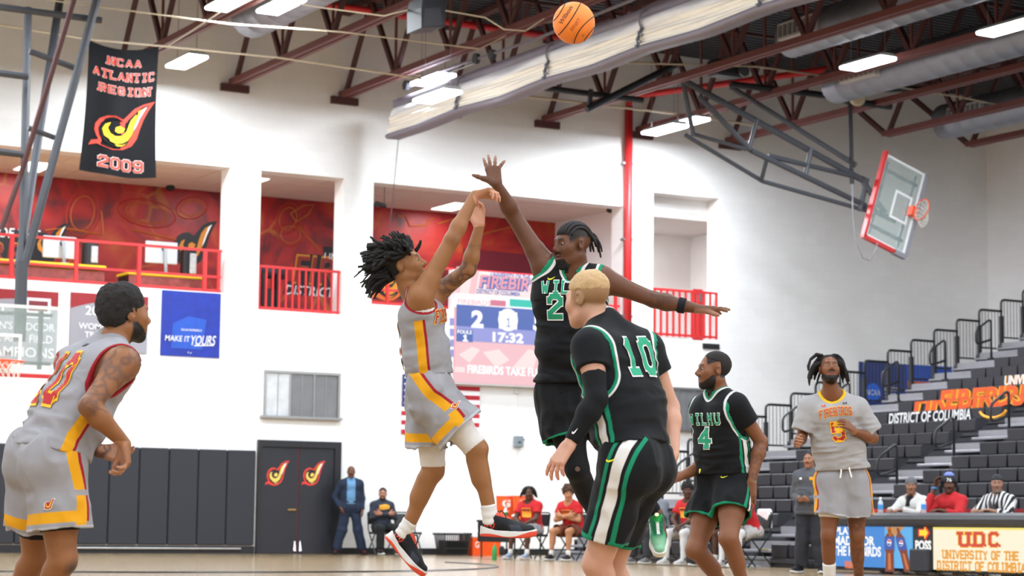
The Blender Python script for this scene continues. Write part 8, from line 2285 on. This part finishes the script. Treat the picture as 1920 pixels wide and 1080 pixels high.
# three officials behind the scorers' table
def table_sitter(px, label, skin, lean=.3, arms='table', yaw=YB + .25, **k):
    q = onX(px, 950, 20.55); J = seat_J((20.55, q[1]), yaw, lean, arms, CAMDIR(20.5, q[1]), zs=.6)
    folding_chair((20.6, q[1], 0), yaw, 'black folding chair behind the table under the ' + k.pop('who'))
    return J, q
J, q = table_sitter(1722, '', '', lean=.3, who='white hoodie'); p = Person('scorer in white hoodie and grey beanie behind the table', J, .95, 1.0, h=.013, skin='#a8765c')
o = p.top('hoodie', 'hoodie_white', '#e6e3df', off=.024, loose=.02, sleeve=.98, sl_r=.085, sl_end=.078, neck='round', hem_up=-.02, wr=.016, seed=81)
for sd in 'RL': p.sleeve_on('hoodie_sleeve', 'hoodie_white', '#e6e3df', J['el' + sd] - vn(J['wr' + sd] - J['el' + sd]) * .06, J['wr' + sd], .078, .052, h=.011, parent=o)
p.sleeve_on('inner_shirt', 'shirt_black', '#1c1c20', J['neck'] + AZZ * .03 + J['tf'] * .03, J['neck'] - AZZ * .12 + J['tf'] * .07, .06, .07, h=.013)
cap_hair(p, lambda x, y, z, q: np.maximum(np.maximum(ell(x, y, z, (0, -.018, .045), (.09, .108, .1)), .03 - z + .25 * np.minimum(0, y)), -.2 - z), '#5a5b60', h=.008, name='beanie', bump=.3)
p.pants('trousers', 'trousers_black', '#1e1f23', frac=1.9, r0=.11, r1=.08, h=HF); far_shoes(p, '#222326')
J, q = table_sitter(1790, '', '', lean=.2, who='red sweater')
J['elR'] = J['shR'] + J['qf'] * .26 - AZZ * .17 + J['qr'] * .08; J['wrR'] = J['head'] + J['qr'] * .17 + J['qf'] * .1 - AZZ * .02; J['handR'] = (vn(AZZ - J['qr'] * .3), vn(-J['qr']), dict(curl=(.4, .5, .3)))
p = Person('scorer in red sweater and dark knit hat resting on an elbow', J, 1.0, 1.02, h=.013, skin='#6a4432', beard='stache')
o = p.top('sweater', 'sweater_red', '#cf2a2f', off=.02, loose=.018, sleeve=.98, sl_r=.08, sl_end=.07, neck='v', hem_up=-.02, wr=.014, seed=83)
for sd in 'RL': p.sleeve_on('sweater_sleeve', 'sweater_red', '#cf2a2f', J['el' + sd] - vn(J['wr' + sd] - J['el' + sd]) * .06, J['el' + sd] + (J['wr' + sd] - J['el' + sd]) * .7, .07, .05, h=.011, parent=o)
cap_hair(p, lambda x, y, z, q: np.maximum(np.maximum(ell(x, y, z, (0, -.018, .05), (.105, .12, .12)), .035 - z + .2 * np.minimum(0, y)), -.2 - z), '#1c1d24', h=.008, name='knit_hat', bump=.3)
hc = J['head'] + J['hu'] * .17; MB().lathe(hc - J['hu'] * .05, [(.075, 0), (.07, .03), (.03, .06)], 16, J['hu']).build('hat_top', mat('hat_blue', '#6f7fc8', .9), p.o)
flat_text('hat_mark', '76', J['head'] + J['hu'] * .065 + J['hf'] * .122, -J['hr'], J['hu'], .07, .05, M_SW, p.o, bold=.03)
hair_l = [([J['head'] + J['hr'] * sg * .09 - J['hf'] * .02 + J['hu'] * .02, J['head'] + J['hr'] * sg * .12 - J['hf'] * .01 - J['hu'] * .05, J['head'] + J['hr'] * sg * .11 - J['hu'] * .12], .03) for sg in (-1, 1)]
locs(p, hair_l, 'hair', '#15100f'); MB().tube(arc(J['wrR'] - vn(J['wrR'] - J['elR']) * .03, J['qf'], J['qr'], .036, 0, 6.28, 14), .01, 6).build('wrist_strap', M_BLU, p.o)
p.pants('trousers', 'trousers_black', '#1e1f23', frac=1.9, r0=.11, r1=.08, h=HF); far_shoes(p, '#222326')
J, q = table_sitter(1880, '', '', lean=.2, who='striped shirt'); p = Person('official in black and white striped shirt at the right end', J, 1.0, 1.0, h=.013, skin='#a87b64', beard='goatee', beard_col='#8a8078')
def stripes(V):
    x, y, z = p.tl(V); return [.018 * np.cos(x * 2 * math.pi / .062)]
o = p.top('striped_shirt', 'shirt_striped', '#eceae8', [('#1b1b1f', .006)], stripes, off=.018, loose=.016, sleeve=.98, sl_r=.08, sl_end=.074, neck='v', hem_up=-.02, wr=.008, seed=85)
for sd in 'RL':
    p.sleeve_on('shirt_sleeve', 'shirt_striped', '#eceae8', J['el' + sd] - vn(J['wr' + sd] - J['el' + sd]) * .06, J['el' + sd] + (J['wr' + sd] - J['el' + sd]) * .6, .074, .055, h=.011, parent=o, layers=[('#1b1b1f', .006)], masks_fn=lambda V: [.018 * np.cos(((V - J['elR']) @ J['tr']) * 2 * math.pi / .062)])
MB().tube([J['neck'] + J['tr'] * .09 + J['tf'] * .02, J['neck'] + J['tr'] * .06 + J['tf'] * .12 - AZZ * .06, J['neck'] + J['tf'] * .15 - AZZ * .2], .022, 6).build('collar_scarf', M_BLACK, o); MB().tube([J['neck'] - J['tr'] * .09 + J['tf'] * .02, J['neck'] - J['tr'] * .06 + J['tf'] * .12 - AZZ * .06, J['neck'] + J['tf'] * .15 - AZZ * .2], .022, 6).build('collar_scarf', M_BLACK, o)
cap_hair(p, lambda x, y, z, q: np.maximum(np.maximum(ell(x, y, z, (0, -.018, .04), (.086, .106, .096)), .05 - z), -.2 - z), '#202124', h=.008, name='cap', bump=.3)
p.pants('trousers', 'trousers_black', '#1e1f23', frac=1.9, r0=.11, r1=.08, h=HF); far_shoes(p, '#222326')

# ------------------------------------------------------------------ the basketball in the air
def basketball():
    R = .12; c = P(1076, 43, 12.4); to = vn(EYE - c)
    t = thing('basketball', 'orange basketball in the air under the roof', 'ball', c)
    # axes seen by the camera: seams run from lower left to upper right
    ex = vn(RT * math.cos(.95) + UP * math.sin(.95)); ey = vn(np.cross(to, ex))
    bm = bmesh.new(); bmesh.ops.create_uvsphere(bm, u_segments=48, v_segments=32, radius=R)
    bm.verts.index_update()
    V = [np.array(v.co) + c for v in bm.verts]; Fc = [[v.index for v in f.verts] for f in bm.faces]; bm.free()
    mesh_obj('skin', V, Fc, mat('ball_orange', '#ee7f22', .5, noise=.12, nscale=9, bump=.35, bscale=900), t, smooth=True)
    M_SEAM = mat('ball_seam', '#2a1710', .7)
    def on_s(a, b):   # a along ex, b along ey, in units of R on the visible side
        z = math.sqrt(max(0, 1 - a * a - b * b)); return c + (R + .0006) * vn(ex * a + ey * b + to * z)
    for b0, bow, in ((.20, .10), (-.42, -.25), (.80, .1), (-.88, -.02)):
        pts = []
        for s_ in np.linspace(-1, 1, 33):
            lim = math.sqrt(max(1e-4, 1 - b0 * b0)); a = s_ * lim * .995; b = b0 + bow * (s_ * s_) * (1 if b0 > 0 else 1) * .8
            if a * a + b * b < .995: pts.append(on_s(a, b))
        MB().tube(pts, .0028, 6).build('seam', M_SEAM, t)
    M_BL = mat('ball_print', '#7a4526', .7)
    for txt, a0, a1, b0, h, m in (('Wilson', -.42, .55, .53, .2, M_BL), ('EVNXT', -.38, .32, -.1, .17, mat('ball_print_faint', '#b25a26', .7)), ('75', -.3, -.16, -.72, .07, M_BL)):
        v, f, _ = font_mesh(txt, .03, .15); v, f = refine(v, f, .12)
        PT = [on_s(a0 + (a1 - a0) * q[0], b0 + (q[1] - .5) * h) + to * .0008 for q in v]
        mesh_obj('ball_lettering', PT, f, m, t)
basketball()
